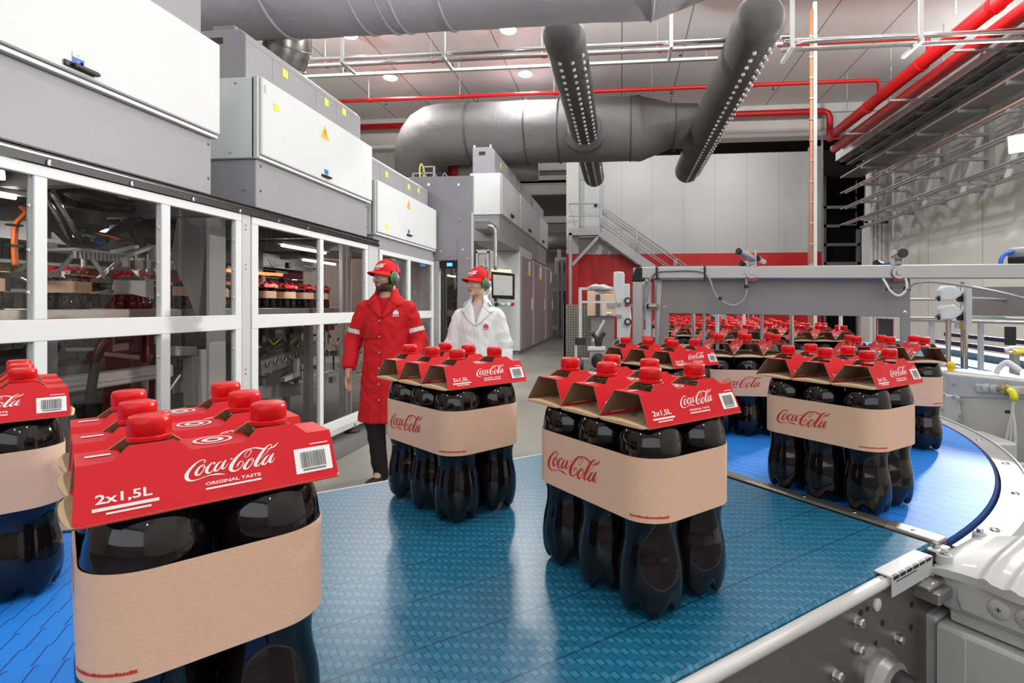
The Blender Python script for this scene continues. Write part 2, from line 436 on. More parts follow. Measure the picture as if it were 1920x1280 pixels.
LX = (on_z(655, 67, LAMP_Z).x, on_z(953, 58, LAMP_Z).x)
for (u, v, lb) in ((655, 67, 'round bright lamp on the ceiling just under the near duct, above the cabinets'), (953, 58, 'round bright ceiling lamp half hidden by the lower edge of the near duct'),
               (732, 147, 'round bright ceiling lamp between the two thin red pipes, above the second cabinet'), (985, 140, 'round bright ceiling lamp over the far duct, left of the perforated tube')):
    p = on_z(u, v, LAMP_Z); ceiling_lamp(p.x, p.y, lb, 'ceiling lamps in view')
PEND = None
def added_pendant_lamp(x, y, z, w, label, group):  # unseen lamps added to brighten the hall, its ceiling and the far bay
    global PEND
    if PEND is None:
        t = thing('added_pendant_lamp', label, 'lamp', (x, y, z), 0, group)
        MB().lathe([(0.02, 0.3), (0.07, 0.28), (0.08, 0.16), (0.16, 0.14), (0.17, 0.12), (0.02, 0.12)], 20).build('housing', M['grey_light'], t, smooth=35, local=True)
        MB().cyl((0, 0, 0.29), (0, 0, CEIL - 6.3), 0.012, 8).build('hanger_rod', M['galv'], t, local=True)
        PEND = t
    else:
        t = copy_tree(PEND); t.location = (x, y, z); t['label'] = label; t['group'] = group
    d = bpy.data.lights.new('lamp_light', 'POINT'); d.energy = w; d.shadow_soft_size = 0.11; d.color = (1.0, 0.985, 0.96)
    o = bpy.data.objects.new('lamp_light', d); o.location = (0, 0, 0); COL.objects.link(o); o.parent = t
for x in (-7.4, -0.6, 2.4, 5.6):
    for y, z in ((9.9, 7.3), (5.6, 6.3), (1.8, 6.3), (-2.5, 6.3), (-7.0, 6.3)):
        added_pendant_lamp(x, y, z, PEND_W * (3.4 if y > 9 else 1), 'round unseen pendant lamp added above the conveyors to brighten the hall', 'added pendant lamps overhead')
for x in (-4.5, 0.5, 5.0):
    added_pendant_lamp(x, 21.0, 9.62 - 1.65, FAR_W, 'unseen pendant lamp added behind the beam to brighten the far bay', 'added pendant lamps of the far bay')

def added_uplight(x, y, z, L, w, label):  # unseen lights added to lift the brightness of the ceiling
    t = thing('added_uplight', label, 'lamp', (x, y, z), 0, 'added ceiling fill lights out of view')
    MB().box((x - 0.1, y - L / 2, z), (x + 0.1, y + L / 2, z + 0.06)).build('housing', M['grey_dark'], t); MB().box((x - 0.08, y - L / 2 + 0.02, z + 0.06), (x + 0.08, y + L / 2 - 0.02, z + 0.064)).build('lens', M['paper_white'], t)
    area_light('ceiling_fill_light', (x, y, z + 0.08), (x, y, z + 5), 0.16, w, (1, 0.99, 0.97), t, size_y=L)
for x, y, z, w in ((-3.4, 5.3, 3.78, CEIL_FILL_W * 1.4), (-3.5, 19.5, 5.40, CEIL_FILL_W * 0.6), (7.9, 6.0, 6.32, CEIL_FILL_W), (7.9, 9.5, 6.32, CEIL_FILL_W * 0.7), (7.9, 13.5, 6.32, CEIL_FILL_W * 0.6)):
    added_uplight(x, y, z, 1.8, w, 'linear fill light added unseen on %s to brighten the ceiling' % ('the second overhead cabinet' if z < 4 else 'the far overhead cabinets' if x < 0 else 'the cable tray'))

# ---------------------------------------------------------------- fabric ducts
def duct_mat(name, col):
    m, t, b = nt(name)
    tc = t.nodes.new('ShaderNodeTexCoord')
    n = t.nodes.new('ShaderNodeTexNoise'); n.inputs['Scale'].default_value = 1.6; n.inputs['Detail'].default_value = 6; n.inputs['Distortion'].default_value = 0.6
    t.links.new(tc.outputs['Object'], n.inputs['Vector'])
    bp = t.nodes.new('ShaderNodeBump'); bp.inputs['Strength'].default_value = 0.35; bp.inputs['Distance'].default_value = 0.12
    t.links.new(n.outputs['Fac'], bp.inputs['Height']); t.links.new(bp.outputs[0], b.inputs['Normal'])
    b.inputs['Base Color'].default_value = (*col, 1); b.inputs['Roughness'].default_value = 0.6; b.inputs['Specular IOR Level'].default_value = 0.3
    return m
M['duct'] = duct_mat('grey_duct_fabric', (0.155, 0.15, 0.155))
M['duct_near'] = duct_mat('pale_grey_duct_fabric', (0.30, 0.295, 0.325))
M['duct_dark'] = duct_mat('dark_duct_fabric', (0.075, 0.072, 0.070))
M['duct_tab'] = mat('pale_nozzle', (0.72, 0.72, 0.74), 0.4)
def wrinkled(path, rads, n=40, seam=None):
    """a soft tube whose skin is slightly uneven"""
    mb = MB(); mb.tube(path, rads, n, caps=True)
    mb.v = [tuple(Vector(v) + noise.noise_vector(Vector(v) * 1.3) * 0.022 + noise.noise_vector(Vector(v) * 4.0) * 0.008) for v in mb.v]
    return mb
def ring(mb, c, axis, r, w=0.03):
    a = Vector(axis).normalized(); x = a.orthogonal().normalized(); y = a.cross(x)
    mb.tube([Vector(c) + (x * math.cos(i * 2 * PI / 36) + y * math.sin(i * 2 * PI / 36)) * r for i in range(36)], w, 6, closed=True)
DZC = 6.49; DR = 0.885
# near duct
yn = 7.9
nd = thing('fabric_air_duct', 'big smooth grey fabric air duct crossing the top edge of the photo', 'duct', (-3, yn, DZC))
path = [(-12 + 0.4 * i, yn, DZC) for i in range(31)]; xe = on_y(1228, 20, yn).x
path = [p for p in path if p[0] < xe] + [(xe, yn, DZC)]
rd = [DR] * len(path)
path += [(xe + 0.9, yn + 0.05, DZC + 0.06), (xe + 1.0, yn + 0.05, DZC + 0.06), (2.2, yn + 0.1, DZC + 0.06)]; rd += [0.62, 0.58, 0.56]
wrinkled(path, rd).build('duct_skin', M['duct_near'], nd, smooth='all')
for u in (480, 645, 695, 720, 812, 1228):
    sm = MB(); ring(sm, (on_y(u, 40, yn - 0.6).x, yn, DZC), (1, 0, 0), DR + 0.005, 0.028); sm.build('seam_band', M['duct_near'], nd, smooth='all')
mb = MB(); cxx = on_y(1090, 0, yn - DR).x; mb.lathe([(0.80, 0), (0.74, 0.10), (0.60, 0.16), (0.56, 0.22), (0.56, 0.3)], 32, Matrix.Translation((cxx, yn - 0.55, DZC + 0.25)) @ Matrix.Rotation(PI / 2, 4, 'X'))
mb.build('outlet_collar', M['duct_near'], nd, smooth='all')
# far duct with its bent left end
yf = 15.8
fd = thing('fabric_air_duct', 'long wrinkled grey fabric duct with rounded left end, crossing behind the cabinets', 'duct', (-2, yf, DZC))
xl_ = on_y(830, 250, yf).x; xt = on_y(1200, 250, yf).x
path = []; rd = []
for i in range(9):
    a = PI / 2 * i / 8
    path.append((xl_ - 0.95 * math.cos(PI / 2 - a) * 0 - 1.0 * math.cos(a), yf + 1.3 - 1.3 * math.sin(a), DZC - 1.1 * (1 - math.sin(a)))); rd.append(DR * (0.90 + 0.1 * i / 8))
path = [(path[0][0] - 0.05, yf + 2.6, DZC - 2.2)] + path; rd = [0.7] + rd
x = xl_ + 0.5
while x < xt: path.append((x, yf, DZC)); rd.append(DR); x += 0.45
path += [(xt, yf, DZC), (xt + 0.02, yf, DZC), (xt + 0.75, yf, DZC + 0.05), (xt + 0.78, yf, DZC + 0.05), (2.1, yf, DZC + 0.02)]; rd += [DR * 1.03, DR, 0.66, 0.63, 0.62]
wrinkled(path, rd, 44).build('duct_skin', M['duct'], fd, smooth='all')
for u, r in ((885, DR), (990, DR), (1050, DR), (1182, DR), (1222, 0.66), (1264, 0.64)):
    sm = MB(); ring(sm, (on_y(u, 250, yf).x, yf, DZC), (1, 0, 0), r + 0.006, 0.022); sm.build('seam_band', M['duct_dark'], fd, smooth='all')
XA = -1.0; XB = 2.3; ZP = 6.2
mb = MB(); mb.lathe([(0.62, 0), (0.6, 0.12), (0.5, 0.2), (0.44, 0.32), (0.43, 0.5)], 32, Matrix.Translation((XA, yf - 0.62, DZC - 0.2)) @ Matrix.Rotation(PI / 2, 4, 'X'))
mb.build('outlet_collar', M['duct'], fd, smooth='all')
def perforated(name, label, X, r, d0, d1):
    t = thing(name, label, 'duct', (X, (d0 + d1) / 2, ZP), 0, 'perforated duct tubes')
    n = 30; path = [(X, d0 + 0.02, ZP)] + [(X, d0 + 0.06, ZP)] + [(X, d0 + 0.2 + (d1 - d0 - 0.4) * i / n, ZP) for i in range(n + 1)] + [(X, d1 - 0.03, ZP), (X, d1, ZP)]
    rd = [0.05, r * 0.78] + [r] * (n + 1) + [r * 0.9, 0.3 * r]
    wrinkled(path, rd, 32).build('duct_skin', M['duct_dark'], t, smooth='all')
    mb = MB(); y = d0 + 0.5; i = 0
    while y < d1 - 0.2:
        for k in (-1, 0, 1):
            a = math.radians(-90 + 34 * k + (18 if X < 0 else 30)); c = Vector((X + (r + 0.005) * math.cos(a), y, ZP + (r + 0.005) * math.sin(a)))
            mb.lathe([(0.036, -0.01), (0.032, 0.032), (0.024, 0.036)], 8, Matrix.Translation(c) @ Vector((math.cos(a), 0, math.sin(a))).to_track_quat('Z', 'Y').to_matrix().to_4x4())
        y += 0.29; i += 1
    o = mb.build('air_nozzle', M['duct_tab'], t, smooth=35); o['kind'] = 'stuff'
    return t
perforated('perforated_air_duct', 'dark tube with rows of pale nozzles, crossing the middle of the far duct', XA, 0.375, 9.4, 20.4)
perforated('perforated_air_duct', 'dark slanting nozzle tube with rounded near end, by the right end of the far duct', XB, 0.42, 9.2, 19.9)
# galvanised duct rising behind the second cabinet
gd = thing('spiral_duct', 'shiny galvanised bent duct rising behind the second cabinet to the near duct', 'duct', (-4.8, 7.6, 5))
M['zinc'] = mat('mottled_zinc', (0.34, 0.335, 0.33), 0.32, 0.9, vary=0.35, vscale=9)
p = [on_d(520, 10, 8.9), on_d(538, 50, 9.0), on_d(540, 85, 9.1), on_d(527, 120, 9.2), on_d(500, 170, 9.3)]
MB().tube(catmull([tuple(q) for q in p], 5), 0.36, 28).build('duct_skin', M['zinc'], gd, smooth='all')
cp = catmull([tuple(q) for q in p], 5)
for i in range(2, 19, 4):
    sm = MB(); ring(sm, cp[i], Vector(cp[i + 1]) - Vector(cp[i - 1]), 0.365, 0.012); sm.build('seam_band', M['zinc'], gd, smooth='all')
gd = thing('spiral_duct', 'dull round duct with a red spot showing above the tall grey panel', 'duct', (-5.5, 17.4, 5))
p0 = on_d(800, 318, 17.5); p1 = on_d(1010, 318, 17.5)
MB().cyl(p0, p1, 0.36, 28).build('duct_skin', M['galv'], gd, smooth='all')
MB().cyl(on_d(845, 318, 17.5), on_d(862, 318, 17.5), 0.363, 28).build('painted_spot', M['red_pipe'], gd, smooth='all')

# ---------------------------------------------------------------- red sprinkler pipes
ZS = 7.35; MX = 6.5
def pipe_thing(name, label, cat, pts, r, m, group=None, extra=None, n=12):
    t = thing(name, label, cat, pts[len(pts) // 2], 0, group)
    MB().tube(pts, r, n).build('pipe_run', m, t, smooth='all')
    return t
def hangers(t, x0, x1, y, z, step, r):
    k = 0; x = x0
    while x < x1:
        MB().cyl((x, y, z), (x, y, CEIL), 0.008, 6).build('hanger_rod', M['galv'], t)
        MB().lathe([(r * 1.3, -0.04), (r * 1.3, 0.04)], 10, Matrix.Translation((x + 0.05, y, z)) @ Matrix.Rotation(PI / 2, 4, 'Y')).build('coupling', M['red_pipe'], t)
        MB().lathe([(0.012, 0.02), (0.012, -0.08), (0.035, -0.085), (0.035, -0.095)], 8, Matrix.Translation((x + 0.5, y, z - r))).build('sprinkler_head', M['dark'], t)
        x += step
for (uv, ue, ve, lb, g) in (((590, 95), 1741, 70, 'thin red sprinkler pipe nearest below the ceiling, above the lamps', 0), ((612, 162), 1648, 150, 'thin red sprinkler pipe further back, below the two clear lamps', 0)):
    pe = on_x(ue, ve, MX); y = pe.y; z = pe.z
    t = pipe_thing('sprinkler_pipe', lb, 'pipe', [(-9.4, y, z), (-4, y, z), (0, y, z), (MX - 0.1, y, z), (MX - 0.02, y, z - 0.03), (MX, y, z - 0.1), (MX, y, 6.75)], 0.05, M['red_pipe'], 'thin red sprinkler pipes')
    hangers(t, -7, 6, y, z, 2.6, 0.05)
pe = on_x(1556, 208, MX); y3 = pe.y; z3 = pe.z
t = thing('sprinkler_main', 'thick red sprinkler main crossing behind the far duct and running along the right side', 'pipe', (0, y3, z3))
pm = on_x(1730, 118, MX)
MB().tube([(-9.4, y3, z3), (0, y3, z3), (MX - 0.2, y3, z3), (MX - 0.06, y3, z3 - 0.06), (MX, y3, z3 - 0.2), (MX, y3, 6.75)], 0.1, 14).build('pipe_run', M['red_pipe'], t, smooth='all')
MB().tube([(MX, y3, 6.72), (MX, y3 - 1, 6.72), (MX, 2, 6.66)], 0.14, 16).build('pipe_run', M['red_pipe'], t, smooth='all')
for yy in (y3 - 0.3, y3 - 2.6, y3 - 5.2, y3 - 7.6): MB().cyl((MX, yy, 6.7), (MX, yy - 0.12, 6.7), 0.165, 16).build('coupling', M['red_pipe'], t, smooth=35)
hangers(t, -7, 4, y3, z3, 2.9, 0.1)
t = thing('sprinkler_main', 'dark red lower pipe running under the thick red main beside the cable tray', 'pipe', (MX, 12, 6.4))
MB().tube([(MX + 0.12, y3, 6.36), (MX + 0.12, 2, 6.30)], 0.12, 14).build('pipe_run', M['red_pipe'], t, smooth='all')
MB().tube([(MX + 0.48, y3 + 0.5, 6.56), (MX + 0.48, 2, 6.52)], 0.09, 14).build('pipe_run', M['red_pipe'], t, smooth='all')
for yy in (9, 11.5, 14, 16.5): MB().tube([(MX + 0.12, yy, 6.36), (MX + 0.3, yy, 6.45), (MX + 0.48, yy, 6.54)], 0.05, 10).build('branch_pipe', M['red_pipe'], t, smooth='all')
for i, yy in enumerate((8.5, 11, 13.5, 16)):
    for o in (MB().cyl((MX - 0.25, yy, 6.9), (MX - 0.25, yy, CEIL), 0.012, 6), MB().cyl((MX + 0.9, yy, 6.3), (MX + 0.9, yy, CEIL), 0.012, 6)): o.build('hanger_rod', M['galv'], t)
    MB().box((MX - 0.3, yy - 0.03, 6.2), (MX + 0.95, yy + 0.03, 6.24)).build('pipe_bracket', M['galv'], t)

# steel service pipes hung under the ceiling (two side by side)
yS = 10.4
def service(name, label, y, z, r, u0, u1, hang):
    xa = on_y(u0, 100, y).x; xb = on_y(u1, 100, y).x
    t = thing(name, label, 'pipe', ((xa + xb) / 2, y, z))
    MB().tube([(xa, y, z), (xb, y, z)], r, 12).build('pipe_run', M['chrome'], t, smooth='all')
    MB().tube([(xa, y + 0.16, z - 0.05), (xb, y + 0.16, z - 0.05)], r * 0.8, 12).build('pipe_run', M['galv'], t, smooth='all')
    for u in hang:
        x = on_y(u, 100, y).x
        mb = MB(); mb.box((x - 0.03, y - 0.09, z - 0.1), (x + 0.03, y - 0.05, CEIL)); mb.box((x - 0.03, y - 0.12, z - 0.14), (x + 0.03, y + 0.45, z - 0.09)); mb.build('hanger_bracket', M['grey_light'], t)
    return t
zS = on_y(1000, 92, yS).z
service('service_pipes', 'pair of steel service pipes with hanger brackets crossing below the ceiling lamps', yS, zS, 0.045, 560, 1480, (645, 834, 1258))
y4 = 8.6; zS4 = on_y(1700, 68, y4).z
service('service_pipes', 'pair of steel pipes crossing in front of the thick red main, upper right', y4, zS4, 0.04, 1470, 2050, (1483, 1722))
t = thing('cable_channel', 'thin grey cable channel on the ceiling between the two thin red pipes', 'channel', (0, 13.2, CEIL - 0.2))
zc = on_y(900, 130, 13.2).z
MB().box((-9.4, 13.2, zc), (3.2, 13.3, zc + 0.06)).build('channel_body', M['grey_light'], t)
for x in (-7, -4, -1, 2): MB().cyl((x, 13.25, zc), (x, 13.25, CEIL), 0.008, 6).build('hanger_rod', M['galv'], t)
# vertical copper riser by the corner of the back room
ys = 11.6; xq = on_y(1519, 300, ys).x
t = thing('riser_pipe', 'vertical copper pipe with clamps running down in front of the back room', 'pipe', (xq, ys, 0))
MB().cyl((xq + 0.02, ys, 0), (xq + 0.02, ys, CEIL - 0.5), 0.03, 10).build('copper_pipe', mat('copper_paint', (0.50, 0.20, 0.10), 0.5, 0.2), t, smooth='all')
MB().box((xq + 0.06, ys - 0.02, 0), (xq + 0.13, ys + 0.04, CEIL - 0.35)).build('support_rail', M['grey_light'], t)
for k in range(16): MB().lathe([(0.042, -0.015), (0.042, 0.015)], 10, Matrix.Translation((xq + 0.02, ys, 0.6 + k * 0.42))).build('pipe_clamp', M['galv'], t)
t = thing('conduit', 'thin steel conduit bending from the ceiling pipes down beside the copper riser', 'conduit', (xq + 0.4, ys - 4, 5))
xr_ = 4.6
MB().tube([on_d(1543, 560, 17.6), on_d(1541, 130, 17.6), on_d(1543, 80, 17.4), on_d(1578, 38, 17.2), on_d(1640, 36, 17.2), on_d(1643, 48, 17.2)], 0.035, 8).build('conduit_tube', M['galv'], t, smooth='all')

# ---------------------------------------------------------------- flood lamp on the right
KEY_LOC = on_d(1919, 268, 9.3)
KEY_W = 430.0
fl = thing('flood_lamp', 'glaring flood lamp on the cable rack at the right edge of the photo', 'lamp', tuple(KEY_LOC))
tgt = Vector((-0.6, 2.0, 0.9)); q = (tgt - KEY_LOC).to_track_quat('Z', 'Y').to_matrix().to_4x4(); mx = Matrix.Translation(KEY_LOC) @ q
MB().box((-0.22, -0.16, -0.12), (0.22, 0.16, -0.005), mx).build('lamp_housing', M['grey_dark'], fl, bevel=0.015)
MB().box((-0.2, -0.14, -0.005), (0.2, 0.14, 0.002), mx).build('lamp_face', M['led_glow'], fl)
MB().tube([mx @ Vector((-0.24, 0, -0.06)), mx @ Vector((-0.24, 0, -0.3)), mx @ Vector((0.24, 0, -0.3)), mx @ Vector((0.24, 0, -0.06))], 0.015, 8).build('lamp_bracket', M['galv'], fl)
area_light('flood_light', mx @ Vector((0, 0, 0.02)), tgt, 0.4, KEY_W, (1.0, 0.98, 0.95), fl, spread=math.radians(140), size_y=0.28)
# ================================================================ conveyors
BZ = CAM_H - 0.4093          # top of the dark belt
CZ = CAM_H - 0.4162          # top of the light blue curve belts
DV = Vector((0.5427, 1.0159, 0))                     # right end of the divider between dark belt and curve
_ca = math.radians(39.5); EL = Vector((-math.cos(_ca), -math.sin(_ca), 0)); EW = Vector((math.sin(_ca), -math.cos(_ca), 0))
CM = Matrix(((EL.x, EW.x, 0, DV.x), (EL.y, EW.y, 0, DV.y), (0, 0, 1, 0), (0, 0, 0, 1)))     # local (length, width, z) -> place
def cv(l, w, z): return CM @ Vector((l, w, z))
BW = 0.866; BL = 1.03

def belt_mat(name, col, line, hi, rough, refl=0.5):
    """interlocking plastic belt modules: rows of bricks, every other one a raised paler pad, with fine dark joints"""
    m, t, b = nt(name)
    tc = t.nodes.new('ShaderNodeTexCoord'); sp = t.nodes.new('ShaderNodeSeparateXYZ'); t.links.new(tc.outputs['Object'], sp.inputs[0])
    def mt(op, i0=None, i1=None):
        n = t.nodes.new('ShaderNodeMath'); n.operation = op
        for k, i in ((0, i0), (1, i1)):
            if i is None: continue
            if isinstance(i, (int, float)): n.inputs[k].default_value = i
            else: t.links.new(i, n.inputs[k])
        return n.outputs[0]
    v = mt('MULTIPLY', mt('ADD', sp.outputs['X'], 10.0), 1 / 0.0090); row = mt('FLOOR', v); fv = mt('SUBTRACT', v, row)
    u = mt('ADD', mt('MULTIPLY', mt('ADD', sp.outputs['Y'], 10.0), 1 / 0.0135), mt('MULTIPLY', mt('MODULO', row, 2.0), 0.5)); colm = mt('FLOOR', u); fu = mt('SUBTRACT', u, colm)
    pad = mt('LESS_THAN', mt('MODULO', mt('ADD', colm, mt('FLOOR', mt('MULTIPLY', row, 0.5))), 2.0), 0.5)
    inside = mt('MULTIPLY', mt('MULTIPLY', mt('GREATER_THAN', fu, 0.12), mt('LESS_THAN', fu, 0.88)), mt('MULTIPLY', mt('GREATER_THAN', fv, 0.14), mt('LESS_THAN', fv, 0.86)))
    pad = mt('MULTIPLY', pad, inside)
    joint = mt('LESS_THAN', mt('MODULO', mt('ADD', sp.outputs['Y'], 15.0), 0.108), 0.0018)
    ln = mt('MAXIMUM', joint, mt('MULTIPLY', mt('LESS_THAN', fu, 0.06), mt('GREATER_THAN', mt('MODULO', row, 2.0), 0.5)))
    ln = mt('MAXIMUM', ln, mt('MULTIPLY', mt('LESS_THAN', fv, 0.10), mt('LESS_THAN', mt('MODULO', colm, 2.0), 0.5)))
    m1 = t.nodes.new('ShaderNodeMix'); m1.data_type = 'RGBA'; m1.inputs[6].default_value = (*col, 1); m1.inputs[7].default_value = (*hi, 1); t.links.new(pad, m1.inputs[0])
    m2 = t.nodes.new('ShaderNodeMix'); m2.data_type = 'RGBA'; m2.inputs[7].default_value = (*line, 1); t.links.new(ln, m2.inputs[0]); t.links.new(m1.outputs[2], m2.inputs[6]); t.links.new(m2.outputs[2], b.inputs['Base Color'])
    hgt = mt('SUBTRACT', mt('MULTIPLY', pad, 1.0), mt('MULTIPLY', ln, 0.8))
    bp = t.nodes.new('ShaderNodeBump'); bp.inputs['Strength'].default_value = 0.6; bp.inputs['Distance'].default_value = 0.0010
    t.links.new(hgt, bp.inputs['Height']); t.links.new(bp.outputs[0], b.inputs['Normal'])
    b.inputs['Roughness'].default_value = rough; b.inputs['Specular IOR Level'].default_value = refl
    return m
def curve_belt_mat(name, col, line):
    """curved belt: fine stepped joints lying across the belt, radial from the turning centre (the object's origin)"""
    m, t, b = nt(name)
    tc = t.nodes.new('ShaderNodeTexCoord'); sp = t.nodes.new('ShaderNodeSeparateXYZ'); t.links.new(tc.outputs['Object'], sp.inputs[0])
    def math_(op, i0=None, i1=None):
        n = t.nodes.new('ShaderNodeMath'); n.operation = op
        for k, i in ((0, i0), (1, i1)):
            if i is None: continue
            if isinstance(i, (int, float)): n.inputs[k].default_value = i
            else: t.links.new(i, n.inputs[k])
        return n.outputs[0]
    ang = math_('ARCTAN2', sp.outputs['Y'], sp.outputs['X'])
    ln = t.nodes.new('ShaderNodeVectorMath'); ln.operation = 'LENGTH'; t.links.new(tc.outputs['Object'], ln.inputs[0])
    rad = ln.outputs['Value']
    sq = math_('GREATER_THAN', math_('MODULO', math_('ADD', rad, 10.0), 0.09), 0.045)
    off = math_('MULTIPLY', sq, 0.0045)
    arc = math_('ADD', math_('MULTIPLY', ang, 1.3), math_('ADD', off, 20.0))
    fr = math_('MODULO', arc, 0.034)
    li = math_('LESS_THAN', fr, 0.0022)
    step = math_('LESS_THAN', math_('MODULO', math_('ADD', rad, 10.0), 0.045), 0.0022)
    band = math_('LESS_THAN', fr, 0.0062)
    line_ = math_('MAXIMUM', li, math_('MULTIPLY', step, band))
    mix = t.nodes.new('ShaderNodeMix'); mix.data_type = 'RGBA'; mix.inputs[6].default_value = (*col, 1); mix.inputs[7].default_value = (*line, 1)
    t.links.new(line_, mix.inputs[0]); t.links.new(mix.outputs[2], b.inputs['Base Color'])
    b.inputs['Roughness'].default_value = 0.58; b.inputs['Specular IOR Level'].default_value = 0.4
    bp = t.nodes.new('ShaderNodeBump'); bp.inputs['Strength'].default_value = 0.4; bp.inputs['Distance'].default_value = 0.001; bp.invert = True
    t.links.new(line_, bp.inputs['Height']); t.links.new(bp.outputs[0], b.inputs['Normal'])
    return m
M['belt_dark'] = belt_mat('dark_blue_belt_modules', (0.008, 0.125, 0.235), (0.002, 0.03, 0.06), (0.030, 0.185, 0.30), 0.30)
M['belt_light'] = curve_belt_mat('bright_blue_belt_modules', (0.014, 0.215, 0.74), (0.004, 0.05, 0.25))
M['belt_edge'] = mat('belt_edge_plastic', (0.02, 0.06, 0.25), 0.4)
M['rim'] = mat('satin_rim_steel', (0.30, 0.30, 0.30), 0.45, 0.3)
M['motor_white'] = mat('white_motor_paint', (0.47, 0.48, 0.475), 0.38, coat=0.2)

# ---- dark straight conveyor
dc = thing('belt_conveyor', 'straight conveyor with dark teal modular belt in the foreground', 'conveyor', (DV.x + EL.x * BL / 2 - EW.x * BW / 2, DV.y + EL.y * BL / 2 - EW.y * BW / 2, 0), math.atan2(EL.y, EL.x))
mb = MB(); mb.box((0.012, -BW, BZ - 0.018), (BL, 0, BZ), CM); mb.build('belt', M['belt_dark'], dc, bevel=0.004)
mb = MB()                                                             # white wear strips on both edges
for w0, w1 in ((0.000, 0.018), (-BW - 0.020, -BW - 0.002)):
    mb.tube([cv(0.10, (w0 + w1) / 2, BZ - 0.012), cv(BL + 0.2, (w0 + w1) / 2, BZ - 0.0115)], 0.0095, 12)
mb.build('wear_strip', M['uhmw'], dc, smooth='all')
mb = MB(); mb.box((0.0, 0.004, BZ - 0.33), (BL + 0.5, 0.012, BZ - 0.02), CM); mb.box((0.0, -BW - 0.012, BZ - 0.33), (BL + 0.1, -BW - 0.004, BZ - 0.02), CM)
mb.box((0.0, 0.004, BZ - 0.345), (BL + 0.5, 0.05, BZ - 0.335), CM)
mb.build('side_plate', M['steel_dark'], dc, bevel=0.002)
mb = MB(); mb.box((0.02, -BW + 0.01, BZ - 0.3), (BL, -0.01, BZ - 0.05), CM); mb.build('drive_housing', M['dark'], dc)
# slotted cover clip at the belt corner
mb = MB(); mb.box((0.065, -0.005, BZ - 0.002), (0.196, 0.0235, BZ + 0.001), CM); mb.box((0.065, 0.021, BZ - 0.030), (0.196, 0.0235, BZ), CM)
mb.build('cover_clip', M['grey_light'], dc, bevel=0.0008)
for k in range(6): MB().box((0.072 + 0.021 * k, 0.0195, BZ - 0.004), (0.088 + 0.021 * k, 0.0242, BZ + 0.0013), CM).build('clip_slot', M['black'], dc)
MB().box((0.12, 0.0232, BZ - 0.0085), (0.185, 0.0242, BZ - 0.0075), CM).build('clip_slot', M['black'], dc)
for (l, z) in ((0.28, -0.042), (0.28, -0.081), (0.165, -0.104), (0.335, -0.098)):
    MB().bolt(cv(l, 0.012, BZ + z), EW, 0.0068, 0.013).build('hex_bolt', M['chrome'], dc)
for (l, z, r) in ((0.264, -0.036, 0.0045), (0.246, -0.036, 0.0038), (0.111, -0.07, 0.0048), (0.202, -0.071, 0.0045), (0.113, -0.106, 0.0048), (0.222, -0.094, 0.003)):
    MB().lathe([(r, 0.0), (r, 0.0012)], 14, Matrix.Translation(cv(l, 0.0122, BZ + z)) @ EW.to_track_quat('Z', 'Y').to_matrix().to_4x4()).build('drilled_hole', M['black'], dc)
MB().lathe([(0.0095, 0), (0.0095, 0.003), (0.008, 0.004)], 20, Matrix.Translation(cv(0.221, 0.012, BZ - 0.037)) @ EW.to_track_quat('Z', 'Y').to_matrix().to_4x4()).build('plastic_plug', M['uhmw'], dc, smooth=35)
# flanged shaft bearing low on the side plate
qw = EW.to_track_quat('Z', 'Y').to_matrix().to_4x4()
bc = Matrix.Translation(cv(0.215, 0.012, BZ - 0.158)) @ qw
fl_ = MB(); pts = []
for i in range(40):
    a = 2 * PI * i / 40; r = 0.046 + 0.026 * abs(math.cos(a + 0.9)) ** 3; pts.append((r * math.cos(a), r * math.sin(a)))
fl_.prism(pts, 0, 0.010, bc); fl_.lathe([(0.045, 0.010), (0.042, 0.024), (0.034, 0.028), (0.034, 0.022), (0.02, 0.022)], 32, bc)
be = fl_.build('bearing_flange', M['steel'], dc, smooth=35)
MB().lathe([(0.034, 0.016), (0.032, 0.05), (0.028, 0.054), (0.012, 0.054), (0.011, 0.045)], 28, bc).build('rubber_cap', M['black'], be, smooth=35)
mb = MB()
for l in (0.06, BL - 0.05):
    for w in (-0.03, -BW + 0.03): mb.box((l - 0.03, w - 0.03, 0), (l + 0.03, w + 0.03, BZ - 0.3), CM)
for o_, (l, w) in enumerate(((0.06, -0.03), (0.06, -BW + 0.03), (BL - 0.05, -0.03), (BL - 0.05, -BW + 0.03))):
    MB().box((l - 0.03, w - 0.03, 0), (l + 0.03, w + 0.03, BZ - 0.3), CM).build('leg', M['steel'], dc, bevel=0.003)
# divider strip with screws, at the joint to the curve
mb = MB(); mb.prism([(-0.034, -0.012), (0.002, -0.012), (0.004, 0.001), (-0.002, 0.003), (-0.028, 0.002), (-0.036, -0.003)], -BW - 0.03, 0.004, CM @ Matrix(((1, 0, 0, 0), (0, 0, 1, 0), (0, 1, 0, BZ), (0, 0, 0, 1))))
dv = mb.build('transfer_strip', M['steel_dark'], dc, bevel=0.001)
for k in range(8):
    w = -0.04 - k * 0.108; MB().lathe([(0.005, 0), (0.0046, 0.0012), (0.0025, 0.0014)], 14, Matrix.Translation(cv(-0.012, w, BZ + 0.0025))).build('screw', M['chrome'], dv, smooth=35)
mb = MB(); mb.prism([(-0.036, -0.016), (0.004, -0.016), (0.005, 0.0035), (-0.034, 0.0035)], -0.085, 0.006, CM @ Matrix(((1, 0, 0, 0), (0, 0, 1, 0), (0, 1, 0, BZ), (0, 0, 0, 1))))
mb.build('end_block', M['steel'], dv, bevel=0.004, seg=2)
